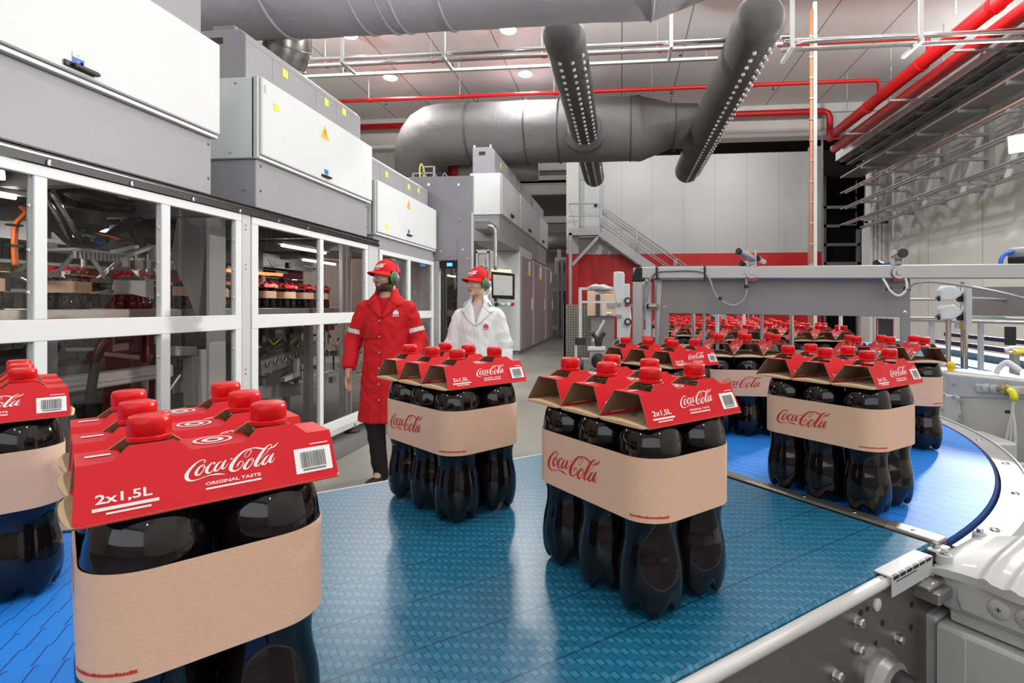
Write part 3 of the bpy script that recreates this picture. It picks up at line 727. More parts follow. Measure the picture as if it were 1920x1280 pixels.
# bracket cluster between the belt corner and the motor
mb = MB(); mb.box((-0.012, -0.012, BZ - 0.022), (0.03, 0.022, BZ - 0.004), CM); mb.box((0.02, 0.008, BZ - 0.040), (0.115, 0.040, BZ - 0.031), CM); mb.box((0.035, 0.008, BZ - 0.06), (0.105, 0.05, BZ - 0.04), CM); mb.box((-0.03, 0.006, BZ - 0.3), (-0.005, 0.03, BZ - 0.02), CM)
bk = mb.build('mounting_bracket', M['steel'], dc, bevel=0.0025)
MB().box((0.034, 0.030, BZ - 0.0312), (0.062, 0.037, BZ - 0.0302), CM).build('slot', M['black'], bk)
for (l, w, z) in ((0.009, 0.005, -0.004), (0.075, 0.016, -0.031), (0.095, 0.016, -0.031), (0.04, 0.012, -0.031)):
    MB().bolt(cv(l, w, BZ + z), (0, 0, 1), 0.0055, 0.008).build('hex_bolt', M['chrome'], bk)

# ---- curved conveyors
def arc_pts(c, r, a0, a1, n): return [(c.x + r * math.cos(a0 + (a1 - a0) * i / n), c.y + r * math.sin(a0 + (a1 - a0) * i / n)) for i in range(n + 1)]
def sweep(mb, c, a0, a1, prof, n=48, pre=None, post=None):
    """prof: closed list of (r, z) turned about c from a0 to a1; pre/post add straight runs (dx,dy) before/after"""
    secs = []
    if pre: secs.append([(c.x + r * math.cos(a0) + pre[0], c.y + r * math.sin(a0) + pre[1], z) for r, z in prof])
    for i in range(n + 1):
        a = a0 + (a1 - a0) * i / n; secs.append([(c.x + r * math.cos(a), c.y + r * math.sin(a), z) for r, z in prof])
    if post: secs.append([(c.x + r * math.cos(a1) + post[0], c.y + r * math.sin(a1) + post[1], z) for r, z in prof])
    k = len(prof); vs = [p for s in secs for p in s]; fs = []
    for i in range(len(secs) - 1):
        for j in range(k):
            j2 = (j + 1) % k; fs.append((i * k + j, i * k + j2, (i + 1) * k + j2, (i + 1) * k + j))
    fs.append(tuple(range(k))); fs.append(tuple((len(secs) - 1) * k + j for j in range(k))[::-1])
    return mb.add(vs, fs)
def curve_conveyor(label, c, r0, r1, a0, a1, pre, post):
    t = thing('curve_conveyor', label, 'conveyor', (c.x, c.y, 0))
    b = sweep(MB(), c, a0, a1, [(r0, CZ - 0.02), (r0, CZ), (r1, CZ), (r1, CZ - 0.02)], 60, pre, post)
    o = b.build('belt', M['belt_light'], t)
    for v in o.data.vertices: v.co.z -= CZ
    o.location.z = CZ                                                  # joints radiate from the turning centre at belt height
    sweep(MB(), c, a0, a1, [(r1 + 0.001, CZ - 0.03), (r1 + 0.001, CZ - 0.002), (r1 + 0.006, CZ + 0.002), (r1 + 0.009, CZ - 0.03)], 60, pre, post).build('belt_edge_guide', M['belt_edge'], t, smooth=35)
    sweep(MB(), c, a0, a1, [(r1 + 0.012, CZ - 0.012), (r1 + 0.012, CZ - 0.004), (r1 + 0.062, CZ - 0.004), (r1 + 0.062, CZ - 0.012)], 60, pre, post).build('rim_plate', M['rim'], t)
    sweep(MB(), c, a0, a1, [(r1 + 0.062, CZ - 0.15), (r1 + 0.062, CZ + 0.001), (r1 + 0.066, CZ + 0.001), (r1 + 0.066, CZ - 0.15)], 60, pre, post).build('rim_edge', M['frame_white'], t)
    sweep(MB(), c, a0, a1, [(r0 - 0.05, CZ - 0.15), (r0 - 0.05, CZ + 0.004), (r0 - 0.004, CZ + 0.004), (r0 - 0.004, CZ - 0.15)], 60, pre, post).build('inner_rail', M['steel'], t)
    sweep(MB(), c, a0, a1, [(r0, CZ - 0.2), (r0, CZ - 0.03), (r1, CZ - 0.03), (r1, CZ - 0.2)], 40, pre, post).build('frame_body', M['dark'], t)
    n = max(3, int(abs(a1 - a0) * 6.5))
    for k in range(n):
        a = a0 + (a1 - a0) * (k + 0.5) / n; p = (c.x + (r1 + 0.037) * math.cos(a), c.y + (r1 + 0.037) * math.sin(a), CZ - 0.004)
        MB().lathe([(0.0085, 0), (0.008, 0.002), (0.0055, 0.0025), (0.005, 0.001)], 16, Matrix.Translation(p)).build('screw', M['chrome'], t, smooth=35)
    for a in (a0 + (a1 - a0) * 0.05, a0 + (a1 - a0) * 0.9):
        for r in (r0 + 0.05, r1 - 0.02): MB().cyl((c.x + r * math.cos(a), c.y + r * math.sin(a), 0), (c.x + r * math.cos(a), c.y + r * math.sin(a), CZ - 0.15), 0.03, 14).build('leg', M['steel'], t, smooth=35)
    return t
RB = 0.766                                                            # inner belt radius of both turns
A0 = math.atan2(EW.y, EW.x)
C1 = DV - EW * (BW + RB)
A0B = A0 + 0.036 / (RB + BW)
curve_conveyor('bright blue curved conveyor behind the dark belt, its pale steel rim on the right', C1, RB, RB + BW, 0.0, A0B, (0, 3.6), None)
DV2 = DV + EL * (BL + 0.012); C2 = DV2 - EW * (BW + 0.62)
curve_conveyor('bright blue curved conveyor at the lower left, carrying the packs away', C2, 0.62, 0.62 + BW, A0, A0 - math.radians(46), None, (-2.2, -0.15))

# ---- white gear motor at the lower right
gm = thing('gear_motor', 'large white gear motor with ribbed lid bolted beside the dark belt, lower right corner', 'motor', tuple(cv(-0.02, 0.2, 0)), math.atan2(EL.y, EL.x))
def gbox(l0, l1, w0, w1, z0, z1): return (l0, w0, BZ + z0), (l1, w1, BZ + z1)
mb = MB(); mb.box(*gbox(-0.10, 0.068, 0.028, 0.45, -0.40, -0.104), CM); mb.build('lower_housing', M['motor_white'], gm, bevel=0.006, seg=2)
mb = MB(); mb.box(*gbox(-0.11, 0.060, 0.004, 0.0285, -0.38, -0.100), CM); mb.build('flange', M['motor_white'], gm, bevel=0.005, seg=2)
mb = MB()
def mid(l, w, z): return cv(l, w, BZ + z)
pts = []
for z, g in ((-0.100, -0.006), (-0.080, -0.005), (-0.078, 0.0), (-0.024, 0.006)):
    pts.append([mid(-0.11 - g, 0.034 - g * 1.5, z), mid(0.056 + g, 0.034 - g * 1.5, z), mid(0.056 + g, 0.45, z), mid(-0.11 - g, 0.45, z)])
for r in pts: mb.v += [tuple(p) for p in r]
for i in range(3):
    for j in range(4): mb.f.append((i * 4 + j, i * 4 + (j + 1) % 4, i * 4 + 4 + (j + 1) % 4, i * 4 + 4 + j)); mb.m.append(0)
mb.f += [(0, 3, 2, 1), (12, 13, 14, 15)]; mb.m += [0, 0]
mb.build('middle_housing', M['motor_white'], gm, bevel=0.003, seg=2)
def lid(a, b):
    w = 0.022 + 0.43 * b; bow = 0.006 * math.sin(min(1, w / 0.09) * PI)
    l = -0.116 + (0.182 + 0.004 * math.sin(w * 60)) * a
    z = 0.001 + 0.016 * min(1, max(0, (w - 0.05) / 0.05)) * (1 - a) - 0.014 * max(0, (a - 0.55) / 0.45) ** 1.7 - 0.008 * max(0, (0.05 - b) / 0.05) ** 2
    if w > 0.085: z += 0.0065 * max(0, math.sin((w - 0.085) * 2 * PI / 0.036)) * (1 - 0.35 * a)
    return tuple(cv(l, w, BZ + z))
mb = MB(); mb.grid(lid, 18, 110)
n_ = len(mb.v); rim = [j * 19 + i for j, i in [(0, i) for i in range(19)] + [(j, 18) for j in range(1, 111)] + [(110, i) for i in range(17, -1, -1)] + [(j, 0) for j in range(109, 0, -1)]]
lo = [Vector(mb.v[i]) for i in rim]
mb.add([(p.x, p.y, BZ - 0.0255) for p in lo], [])
mb.f += [(rim[i], rim[(i + 1) % len(rim)], n_ + (i + 1) % len(rim), n_ + i) for i in range(len(rim))]; mb.m += [0] * len(rim)
mb.build('ribbed_lid', M['motor_white'], gm, smooth=40)
for (l, w) in ((-0.104, 0.030), (0.046, 0.033)):
    MB().lathe([(0.0125, -0.012), (0.0115, 0.001), (0.009, 0.0025)], 18, Matrix.Translation(cv(l, w, BZ + 0.0005))).build('lid_boss', M['motor_white'], gm, smooth=35)
    MB().bolt(cv(l, w, BZ + 0.003), (0, 0, 1), 0.0062, 0.0075).build('lid_bolt', M['chrome'], gm)
qe = EL.to_track_quat('Z', 'Y').to_matrix().to_4x4()
for w in (0.112, 0.1455, 0.179):
    m_ = Matrix.Translation(cv(0.0595, w, BZ - 0.048)) @ qe
    pl = MB().lathe([(0.0145, 0), (0.014, 0.003), (0.011, 0.0045), (0.0001, 0.005)], 28, m_).build('cable_plug', M['motor_white'], gm, smooth=35)
    MB().box((-0.0035, -0.0007, 0.0048), (0.0035, 0.0007, 0.0053), m_).box((-0.0007, -0.0035, 0.0048), (0.0007, 0.0035, 0.0053), m_).build('cross_slot', M['black'], pl)
mb = MB(); mb.prism([(0.031, -0.30), (0.060, -0.30), (0.072, -0.17), (0.072, -0.112), (0.069, -0.108), (0.031, -0.108)], 0.068, 0.0705, CM @ Matrix(((0, 0, 1, 0), (1, 0, 0, 0), (0, 1, 0, BZ), (0, 0, 0, 1)))); mb.build('panel_relief', M['motor_white'], gm, bevel=0.001)
mb = MB(); mb.prism([(0.062, -0.072), (0.40, -0.072), (0.40, -0.030), (0.055, -0.030), (0.056, -0.055)], 0.056, 0.0605, CM @ Matrix(((0, 0, 1, 0), (1, 0, 0, 0), (0, 1, 0, BZ), (0, 0, 0, 1)))); mb.build('plug_panel', M['motor_white'], gm, bevel=0.0015)
for z in (-0.113, -0.190): MB().cyl(cv(0.05, -0.004, BZ + z), cv(0.05, 0.006, BZ + z), 0.0065, 12).build('flange_nut', M['motor_white'], gm)
for l in (-0.06, 0.03): MB().box(*gbox(l - 0.02, l + 0.02, 0.2, 0.24, -BZ, -0.39), CM).build('leg', M['steel'], gm)
# ================================================================ six-packs of bottles
M['cola'] = mat('dark_drink_in_clear_bottle', (0.005, 0.0035, 0.004), 0.06, spec=0.5)
M['clear'] = glass_mat('clear_bottle_plastic', (0.80, 0.80, 0.80), rough=0.03)
def kraft_mat(name, col):
    m, t, b = nt(name)
    tc = t.nodes.new('ShaderNodeTexCoord'); n = t.nodes.new('ShaderNodeTexNoise'); n.inputs['Scale'].default_value = 220; n.inputs['Detail'].default_value = 4
    mp = t.nodes.new('ShaderNodeMapping'); mp.inputs['Scale'].default_value = (1, 1, 5)
    t.links.new(tc.outputs['Object'], mp.inputs[0]); t.links.new(mp.outputs[0], n.inputs['Vector'])
    r = t.nodes.new('ShaderNodeMapRange'); r.inputs['From Min'].default_value = 0.25; r.inputs['From Max'].default_value = 0.75; r.inputs['To Min'].default_value = 0.9; r.inputs['To Max'].default_value = 1.08
    t.links.new(n.outputs['Fac'], r.inputs[0])
    mx = t.nodes.new('ShaderNodeVectorMath'); mx.operation = 'SCALE'; mx.inputs[0].default_value = col
    t.links.new(r.outputs[0], mx.inputs['Scale']); t.links.new(mx.outputs[0], b.inputs['Base Color'])
    b.inputs['Roughness'].default_value = 0.62
    return m
M['kraft'] = kraft_mat('brown_kraft_paper', (0.76, 0.49, 0.345))
M['card_lip'] = kraft_mat('lit_toned_card_edge', (0.66, 0.45, 0.25))  # same card, colour made paler as if catching the light
M['card_in'] = kraft_mat('shade_toned_card', (0.36, 0.22, 0.125))  # card colour darkened to stand for the shade inside the carton
M['card_red'] = mat('red_printed_card', (0.62, 0.002, 0.010), 0.40, spec=0.28)

# ---- the script wordmark, drawn as strokes of changing width (x, y up, width)
def _d(pts): return [(x, -(y - 0.30 * (x - 390)), w) for x, y, w in pts]
LOGO = [
 [(462, 236, 8), (478, 215, 12), (470, 188, 12), (447, 178, 12), (400, 190, 16), (345, 238, 26), (303, 300, 36), (288, 355, 40), (300, 412, 34), (335, 448, 20), (385, 462, 11), (440, 462, 9), (500, 462, 10), (545, 474, 18), (595, 495, 24), (630, 516, 14), (664, 542, 3)],
 [(462, 262, 6), (430, 268, 16), (398, 308, 26), (380, 355, 30), (386, 388, 26), (408, 396, 18), (440, 368, 10), (464, 318, 9), (468, 280, 8), (455, 258, 6), (444, 272, 5), (455, 300, 6), (485, 318, 6), (512, 312, 6)],
 [(556, 312, 12), (570, 302, 16), (566, 284, 10), (540, 284, 14), (506, 318, 26), (484, 372, 32), (490, 414, 26), (514, 426, 16), (545, 406, 8), (575, 370, 6)],
 [(645, 318, 6), (618, 312, 14), (585, 348, 24), (563, 398, 28), (568, 430, 22), (590, 432, 14), (622, 398, 8), (655, 335, 7)],
 [(684, 312, 14), (660, 352, 26), (640, 400, 30), (640, 432, 24), (660, 440, 12), (684, 415, 6), (706, 382, 4)],
 [(728, 322, 14), (752, 328, 16)],
 [(900, 388, 5), (918, 380, 6), (950, 335, 7), (958, 300, 8), (940, 285, 8), (908, 302, 7), (882, 348, 6), (886, 380, 5), (902, 388, 5)],
 [(955, 282, 8), (938, 265, 12), (900, 264, 18), (850, 288, 24), (790, 345, 34), (740, 425, 42), (724, 490, 40), (744, 532, 30), (785, 545, 16), (830, 520, 10), (858, 472, 8), (855, 435, 8), (832, 422, 10), (808, 448, 16), (790, 490, 8)],
 [(920, 262, 6), (965, 268, 12), (1010, 284, 22), (1050, 315, 26), (1088, 345, 22), (1105, 350, 8)],
 [(962, 438, 6), (930, 442, 16), (890, 490, 28), (866, 540, 32), (872, 572, 28), (896, 578, 18), (934, 548, 10), (966, 490, 9), (970, 452, 8), (955, 436, 6), (944, 452, 5), (958, 482, 6), (985, 496, 5)],
 [(1188, 336, 6), (1180, 318, 10), (1156, 316, 14), (1110, 352, 26), (1058, 420, 36), (1010, 505, 40), (985, 562, 38), (992, 592, 26), (1018, 596, 14), (1048, 570, 7), (1072, 540, 5)],
 [(1186, 330, 6), (1178, 362, 6), (1130, 420, 6), (1078, 470, 5), (1050, 490, 4)],
 [(1132, 380, 4), (1165, 378, 14), (1205, 374, 20), (1240, 352, 14), (1268, 326, 3)],
 [(1150, 492, 6), (1124, 494, 16), (1088, 535, 28), (1064, 580, 32), (1070, 610, 26), (1094, 612, 16), (1128, 575, 8), (1162, 508, 7)],
 [(1198, 484, 14), (1170, 528, 28), (1146, 582, 34), (1146, 616, 26), (1168, 622, 12), (1190, 595, 6), (1208, 560, 4)],
 [(1176, 634, 8), (1186, 638, 8)],
]
_LV = []; _LF = []
for st in LOGO:
    v, f = ribbon2d(catmull(_d(st), 5)); n = len(_LV); _LV += v; _LF += [tuple(i + n for i in q) for q in f]
_xs = [v[0] for v in _LV]; _ys = [v[1] for v in _LV]
LOGO_ASP = 3.1
_LV = [((x - min(_xs)) / (max(_xs) - min(_xs)), (y - min(_ys)) / (max(_ys) - min(_ys)) / LOGO_ASP) for x, y in _LV]
def put2d(mb, verts, faces, x0, y0, w, fn, h=None):
    """2D artwork of unit width placed with its lower left at x0,y0; fn maps (x, y) to the surface"""
    return mb.add([fn(x0 + x * w, y0 + y * w) for x, y in verts], faces)
def rect2d(mb, x0, y0, x1, y1, fn, n=1):
    for i in range(n):
        a = x0 + (x1 - x0) * i / n; b = x0 + (x1 - x0) * (i + 1) / n
        mb.add([fn(a, y0), fn(b, y0), fn(b, y1), fn(a, y1)], [(0, 1, 2, 3)])
def ring2d(mb, cx, cy, r0, r1, fn, n=32, sy=1.0):
    vs = [fn(cx + r * math.cos(2 * PI * i / n), cy + sy * r * math.sin(2 * PI * i / n)) for r in (r0, r1) for i in range(n)]
    mb.add(vs, [(i, (i + 1) % n, n + (i + 1) % n, n + i) for i in range(n)])
T_2X = text2d('2x1,5L', 1.0, True); T_OT = text2d('ORIGINAL TASTE', 1.0, True)
def put_text(mb, T, x0, y0, w, h, fn):
    vx = [v[0] for v in T[0]]; mx = max(vx) - min(vx); mn = min(vx); my = max(v[1] for v in T[0])
    mb.add([fn(x0 + (x - mn) / mx * w, y0 + y / my * h) for x, y in T[0]], T[1])

S_ = 0.0903; BR = 0.0446
B0, B1 = 0.130, 0.213        # paper band, bottom and top
def bottle_mb():
    prof = [(0.0001, 0.013), (0.018, 0.010), (0.028, 0.002), (0.034, 0.002), (0.039, 0.008), (0.0425, 0.02), (0.0445, 0.036), (0.0446, 0.05), (0.0437, 0.064), (0.0410, 0.080), (0.0382, 0.093), (0.0372, 0.104), (0.0378, 0.116), (0.0405, 0.126), (0.0434, 0.136), (0.0442, 0.15), (0.0442, 0.195), (0.0444, 0.205), (0.0441, 0.217), (0.0425, 0.229), (0.0394, 0.241), (0.0345, 0.252),
            (0.0345, 0.252), (0.0272, 0.263), (0.0205, 0.272), (0.0162, 0.280), (0.0142, 0.288), (0.0134, 0.2985), (0.0163, 0.3000), (0.0166, 0.3018), (0.0128, 0.3025), (0.0128, 0.307)]
    mats = [0] * 22 + [1] * 9
    def fr(a, i): z = prof[i][1]; return 1 + (0.010 * abs(math.cos(5 * a)) - 0.006 if 0.075 < z < 0.13 else 0)
    def fz(a, i):
        z = prof[i][1]
        return 0.017 * (0.5 - 0.5 * math.cos(5 * a)) ** 2.2 * max(0, 1 - max(0, z - 0.008) / 0.045) if i > 0 and z < 0.055 else 0
    mb = MB(); mb.lathe(prof, 40, None, fr, fz, mats); return mb
def cap_mb():
    prof = [(0.0001, 0.325), (0.0118, 0.325), (0.0138, 0.3242), (0.0149, 0.3225), (0.0151, 0.3195), (0.0151, 0.3105), (0.0147, 0.3098), (0.0147, 0.3090), (0.0153, 0.3083), (0.0153, 0.3052), (0.0146, 0.3046), (0.0132, 0.3046)]
    mb = MB(); mb.lathe(prof, 64, None, lambda a, i: 1 + (0.012 if 4 <= i <= 5 and int(a / (2 * PI) * 64 + .5) % 2 else 0)); return mb
# carton: a folded tube of card round two necks; local x runs along the pair, y across
CT, CB = 0.2960, 0.2550      # top fold / lower edge
HTB = {-1: (0.0265, 0.0460), 1: (0.0225, 0.0535)}; HT, HB = 0.0225, 0.0460       # half width at the fold / at the lower edge
LT, LB = 0.0920, 0.0940       # half length at the fold / lower edge
def flap(sy, lift=0.0):
    def fn(x, y):            # x along, y: 0 at lower edge, up the slope in metres
        ht, hb = HTB[sy]; L = math.hypot(CT - CB, hb - ht); t = y / FLH
        return (x * (1 if sy < 0 else -1), sy * (hb + (ht - hb) * t) + sy * lift * 0.85, CB + (CT - CB) * t + lift * 0.5)
    return fn
FLH = 0.0442
def carton_parts(parent, detail, cy):
    """shell (red outside, shade-toned brown inside), then prints as sub-parts"""
    def sh(p): return (p[0], p[1] + cy, p[2])
    out = MB(); inn = MB()
    for sy in (-1, 1):
        # outline of the flap with tongues rising beside each neck
        o = [(-LB, 0.004), (-LB + 0.004, 0), (LB - 0.004, 0), (LB, 0.004), (LT, FLH), (S_ / 2 + 0.026, FLH), (S_ / 2 + 0.015, FLH + 0.0105), (S_ / 2 - 0.015, FLH + 0.0105), (S_ / 2 - 0.026, FLH), (-S_ / 2 + 0.026, FLH), (-S_ / 2 + 0.015, FLH + 0.0105), (-S_ / 2 - 0.015, FLH + 0.0105), (-S_ / 2 - 0.026, FLH), (-LT, FLH)]
        f = flap(sy); g = flap(sy, -0.0014)
        a = [sh(f(x, y)) for x, y in o]; b = [sh(g(x, y)) for x, y in o]; n = len(o)
        out.mi(0).add(a, [tuple(range(n))])
        out.mi(1).add(b, [tuple(range(n))[::-1]])
        out.mi(1).add(a + b, [(i, n + i, n + (i + 1) % n, (i + 1) % n) for i in range(n)])
    # top panel with openings for the necks
    def top(z, mi):
        out.mi(mi)
        xs = [-LT, -S_ / 2 - 0.019, -S_ / 2 + 0.019, S_ / 2 - 0.019, S_ / 2 + 0.019, LT]
        for i in (0, 2, 4): out.add([sh((xs[i], -HTB[-1][0], z)), sh((xs[i + 1], -HTB[-1][0], z)), sh((xs[i + 1], HTB[1][0], z)), sh((xs[i], HTB[1][0], z))], [(0, 1, 2, 3)])
    top(CT, 0); top(CT - 0.0013, 1)
    # lower panel, bowed up between the flap edges
    k = 10
    for zoff, mi in ((0, 1), (-0.0014, 1)):
        out.mi(mi); vs = []
        for i in range(k + 1):
            t = i / k; y = -HTB[-1][1] + (HTB[-1][1] + HTB[1][1]) * t; z = CB + 0.001 + zoff + 0.006 * math.sin(PI * t)
            for x in (-LB - 0.004 * math.sin(PI * t), LB + 0.004 * math.sin(PI * t)): vs.append(sh((x, y, z)))
        out.add(vs, [(2 * i, 2 * i + 1, 2 * i + 3, 2 * i + 2) for i in range(k)])
    # the panel's ends curl over as lips in a paler, lit-toned card colour
    out.mi(2)
    for q in (-1, 1):
        vs = []
        for i in range(k + 1):
            t = i / k; y = -HTB[-1][1] + (HTB[-1][1] + HTB[1][1]) * t; z = CB + 0.001 + 0.006 * math.sin(PI * t); x = q * (LB + 0.004 * math.sin(PI * t)); e = math.sin(PI * t) ** 0.5
            vs += [sh((x, y, z)), sh((x + q * 0.0035 * e, y, z - 0.003 * e)), sh((x + q * 0.003 * e, y, z - 0.0075 * e))]
        out.add(vs, [(3 * i + j, 3 * i + j + 1, 3 * i + j + 4, 3 * i + j + 3) for i in range(k) for j in (0, 1)])
    o = out.build('carton_carrier', [M['card_red'], M['card_in'], M['card_lip']], parent, local=True, recalc=False)
    sides = (-1, 1) if detail > 1 else ((-1, 1) if detail else ())
    for sy in sides:
        f0 = flap(sy, 0.0006); fn = lambda x, y, f0=f0: sh(f0(x, y * 0.88)); f1 = flap(sy, 0.0012); fn1 = lambda x, y, f1=f1: sh(f1(x, y * 0.88))
        mb = MB(); put2d(mb, _LV, _LF, -0.026, 0.0215, 0.072, fn); mb.build('printed_wordmark', M['print_pale'], o, local=True, recalc=False)
        if detail > 1:
            mb = MB(); put_text(mb, T_OT, -0.012, 0.0155, 0.041, 0.0028, fn); rect2d(mb, -0.012, 0.0115, 0.029, 0.0132, fn); mb.build('printed_tagline', M['print_pale'], o, local=True, recalc=False)
            mb = MB(); put_text(mb, T_2X, -0.081, 0.0165, 0.034, 0.0075, fn); rect2d(mb, -0.083, 0.0105, -0.043, 0.0132, fn); rect2d(mb, -0.075, 0.0070, -0.048, 0.0086, fn); mb.build('printed_volume', M['print_pale'], o, local=True, recalc=False)
            mb = MB(); rect2d(mb, 0.072, 0.0375, 0.088, 0.0385, fn); mb.build('printed_code', M['print_pale'], o, local=True, recalc=False)
        mb = MB(); rect2d(mb, 0.0575, 0.0095, 0.0895, 0.0345, fn); lb = mb.build('barcode_label', [M['paper_white'], M['print_black']], o, local=True, recalc=False)
        mb = MB(); x = 0.0625; rnd = random.Random(3)
        if detail > 1:
            while x < 0.0845:
                w = rnd.choice((0.00035, 0.0006, 0.0009)); rect2d(mb, x, 0.0145, x + w, 0.0305, fn1); x += w + rnd.choice((0.0004, 0.0007))
            rect2d(mb, 0.0635, 0.0118, 0.0835, 0.0132, fn1)
        else: rect2d(mb, 0.0625, 0.0145, 0.0845, 0.0305, fn1)
        q = mb.build('barcode_print', M['print_black'], None, recalc=False, local=True)
        # lettering belongs to the label's own mesh: join by moving the faces in
        me = lb.data; b = bmesh.new(); b.from_mesh(me); nf = len(b.faces); b.from_mesh(q.data)
        for i, fc in enumerate(b.faces): fc.material_index = 0 if i < nf else 1
        b.to_mesh(me); b.free(); d = q.data; bpy.data.objects.remove(q); bpy.data.meshes.remove(d)
    if detail > 1:
        fn = lambda x, y: sh((x, y, CT + 0.0006))
        mb = MB(); ring2d(mb, 0, 0, 0.0125, 0.0150, fn, 36, 1.0); mb.build('printed_ring', M['print_pale'], o, local=True, recalc=False); mb = MB(); ring2d(mb, 0, 0, 0.0045, 0.0085, fn, 24, 1.0)
        mb.build('printed_roundel', M['print_pale'], o, local=True, recalc=False); mb = MB(); rect2d(mb, -LT + 0.006, -0.003, -LT + 0.022, 0.003, fn); mb.build('printed_stripe', M['print_pale'], o, local=True, recalc=False)
    return o
def band_fn(off):
    """(along, height) -> surface of the paper band; along = 0 at the middle of the lettered long side, growing to the right as read"""
    hx = S_ / 2; hy = S_; r = BR + off; q = PI / 2 * r
    def fn(s, z):
        z += B0
        # start: long side at x=-hx-r, reading direction -y
        if -hy <= s <= hy: return (-hx - r, -s, z)
        if s > hy:
            s -= hy
            if s < q: a = PI + s / r; return (-hx + r * math.cos(a), -hy + r * math.sin(a), z)
            s -= q
            if s < 2 * hx: return (-hx + s, -hy - r, z)
            s -= 2 * hx; a = 1.5 * PI + min(s, q) / r; return (hx + r * math.cos(a), -hy + r * math.sin(a), z)
        s = -s - hy; a = PI - min(s, q) / r; return (-hx + r * math.cos(a), hy + r * math.sin(a), z)
    return fn
def make_pack(detail, label, loc=(0, 0, 0), rotz=0.0, group=None):
    t = thing('six_pack', label, 'bottle pack', loc, rotz, group)
    bm_ = cm_ = None
    for i in range(2):
        for j in range(3):
            x = (i - 0.5) * S_; y = (j - 1) * S_
            if bm_ is None:
                bo = bottle_mb().build('bottle', [M['cola'], M['clear']], t, smooth='all', local=True)
                co = cap_mb().build('bottle_cap', M['red_cap'], bo, smooth=40, local=True); bm_, cm_ = bo, co
            else:
                bo = bm_.copy(); COL.objects.link(bo); bo.parent = t; KIDS[t.name].append(bo)
                co = cm_.copy(); COL.objects.link(co); co.parent = bo; KIDS[bo.name] = [co]
            bo.location = (x, y, 0); bo.rotation_euler = (0, 0, (i * 3 + j) * 0.37 + 0.3)
    band = MB(); hx, hy = S_ / 2, S_
    pts = []
    for cx, cy_, a0 in ((hx, hy, 0), (-hx, hy, PI / 2), (-hx, -hy, PI), (hx, -hy, 1.5 * PI)):
        for k in range(13): a = a0 + PI / 2 * k / 12; pts.append((cx, cy_, math.cos(a), math.sin(a)))
    n = len(pts); r0, r1 = BR + 0.0004, BR + 0.0012
    vs = [(c + r * ca, d + r * sa, z) for r, z in ((r0, B0), (r1, B0), (r1, B1), (r0, B1)) for c, d, ca, sa in pts]
    band.add(vs, [(k * n + i, k * n + (i + 1) % n, ((k + 1) % 4) * n + (i + 1) % n, ((k + 1) % 4) * n + i) for k in range(4) for i in range(n)])
    b = band.build('paper_band', M['kraft'], t, smooth=30, local=True)
    fn = band_fn(0.0018)
    mb = MB(); put2d(mb, _LV, _LF, -0.088, 0.0235, 0.128, fn)
    b['kraft'] = 1
    mb.build('printed_wordmark', M['print_red'], b, local=True, recalc=False)
    if detail:
        mb = MB(); rnd = random.Random(5); x = 0.098
        while x < 0.150: w = rnd.uniform(0.0012, 0.0028); rect2d(mb, x, 0.0065, x + w, 0.0065 + rnd.choice((0.0022, 0.0028)), fn); x += w + 0.0004
        mb.build('small_print', M['print_red'], b, local=True, recalc=False)
    first = None
    for j in range(3): carton_parts(t, detail, (j - 1) * S_)
    return t
def rot_of(th): return math.radians(th)
def pack_at(c, th, z, proto, label, group):
    """c: plan position of the bottle at the near left corner; th: heading of the short side"""
    a = Vector((math.cos(rot_of(th)), math.sin(rot_of(th)), 0)); l = Vector((-a.y, a.x, 0))
    p = Vector((c[0], c[1], 0)) + a * S_ / 2 + l * S_
    t = copy_tree(proto) if proto.get('used') else proto
    proto['used'] = 1
    t.location = (p.x, p.y, z); t.rotation_euler = (0, 0, rot_of(th)); t['label'] = label
    if 'used' in t.keys() and t is not proto: del t['used']
    t['group'] = group
    return t
PA = make_pack(2, 'x'); PB = make_pack(1, 'x')
G1 = 'six-packs on the foreground belts'
pack_at((-0.392, 0.421), 48.5, CZ + 0.001, PA, 'nearest big six-pack, lower left, its red carton front facing the camera', G1)
pack_at((-0.3164, 1.0384), 51.1, BZ + 0.001, PA, 'six-pack standing on the dark belt in front of the two workers', G1)
pack_at((0.0395, 0.756), 42.6, BZ + 0.001, PA, 'six-pack in the middle of the dark belt, beside the divider', G1)
pack_at((0.4985, 1.1761), 39.6, CZ + 0.001, PA, 'six-pack on the light blue curve just behind the divider strip, lower right', G1)
cf = Vector((-0.867, 0.716)); th0 = 52.0; a_ = Vector((math.cos(rot_of(th0)), math.sin(rot_of(th0)))); c0 = cf - a_ * S_
pack_at((c0.x, c0.y), th0, CZ + 0.001, PA, 'six-pack cut off by the left edge of the photo', G1)
# on the turn and before it
p4 = on_d(1262, 640, 1.47); pack_at((p4.x, p4.y), 44.0, CZ + 0.001, PA, 'six-pack with glare on its carton, right behind the middle one', G1)
def row_pack(u, d, th, proto, label, group=G1, z=None):
    """u: column of the left front cap, d: its distance; long lettered side faces the camera"""
    p = on_d(u, 640, d)
    a = Vector((math.cos(rot_of(th)), math.sin(rot_of(th)), 0)); l = Vector((-a.y, a.x, 0))
    c = Vector((p.x, p.y, 0)) - l * 2 * S_
    return pack_at((c.x, c.y), th, CZ + 0.001 if z is None else z, proto, label, group)
row_pack(1347, 1.80, 88.0, PB, 'six-pack showing its whole lettered band, between the glare pack and the right-hand pack')
row_pack(1605, 1.66, 80.0, PB, 'six-pack half hidden behind the right-hand pack, a lone cap at its right end')
G2 = 'six-packs queued behind the guide gate'
row_pack(1335, 2.62, 92.0, PB, 'six-pack under the left half of the gate plate, first row behind it', G2)
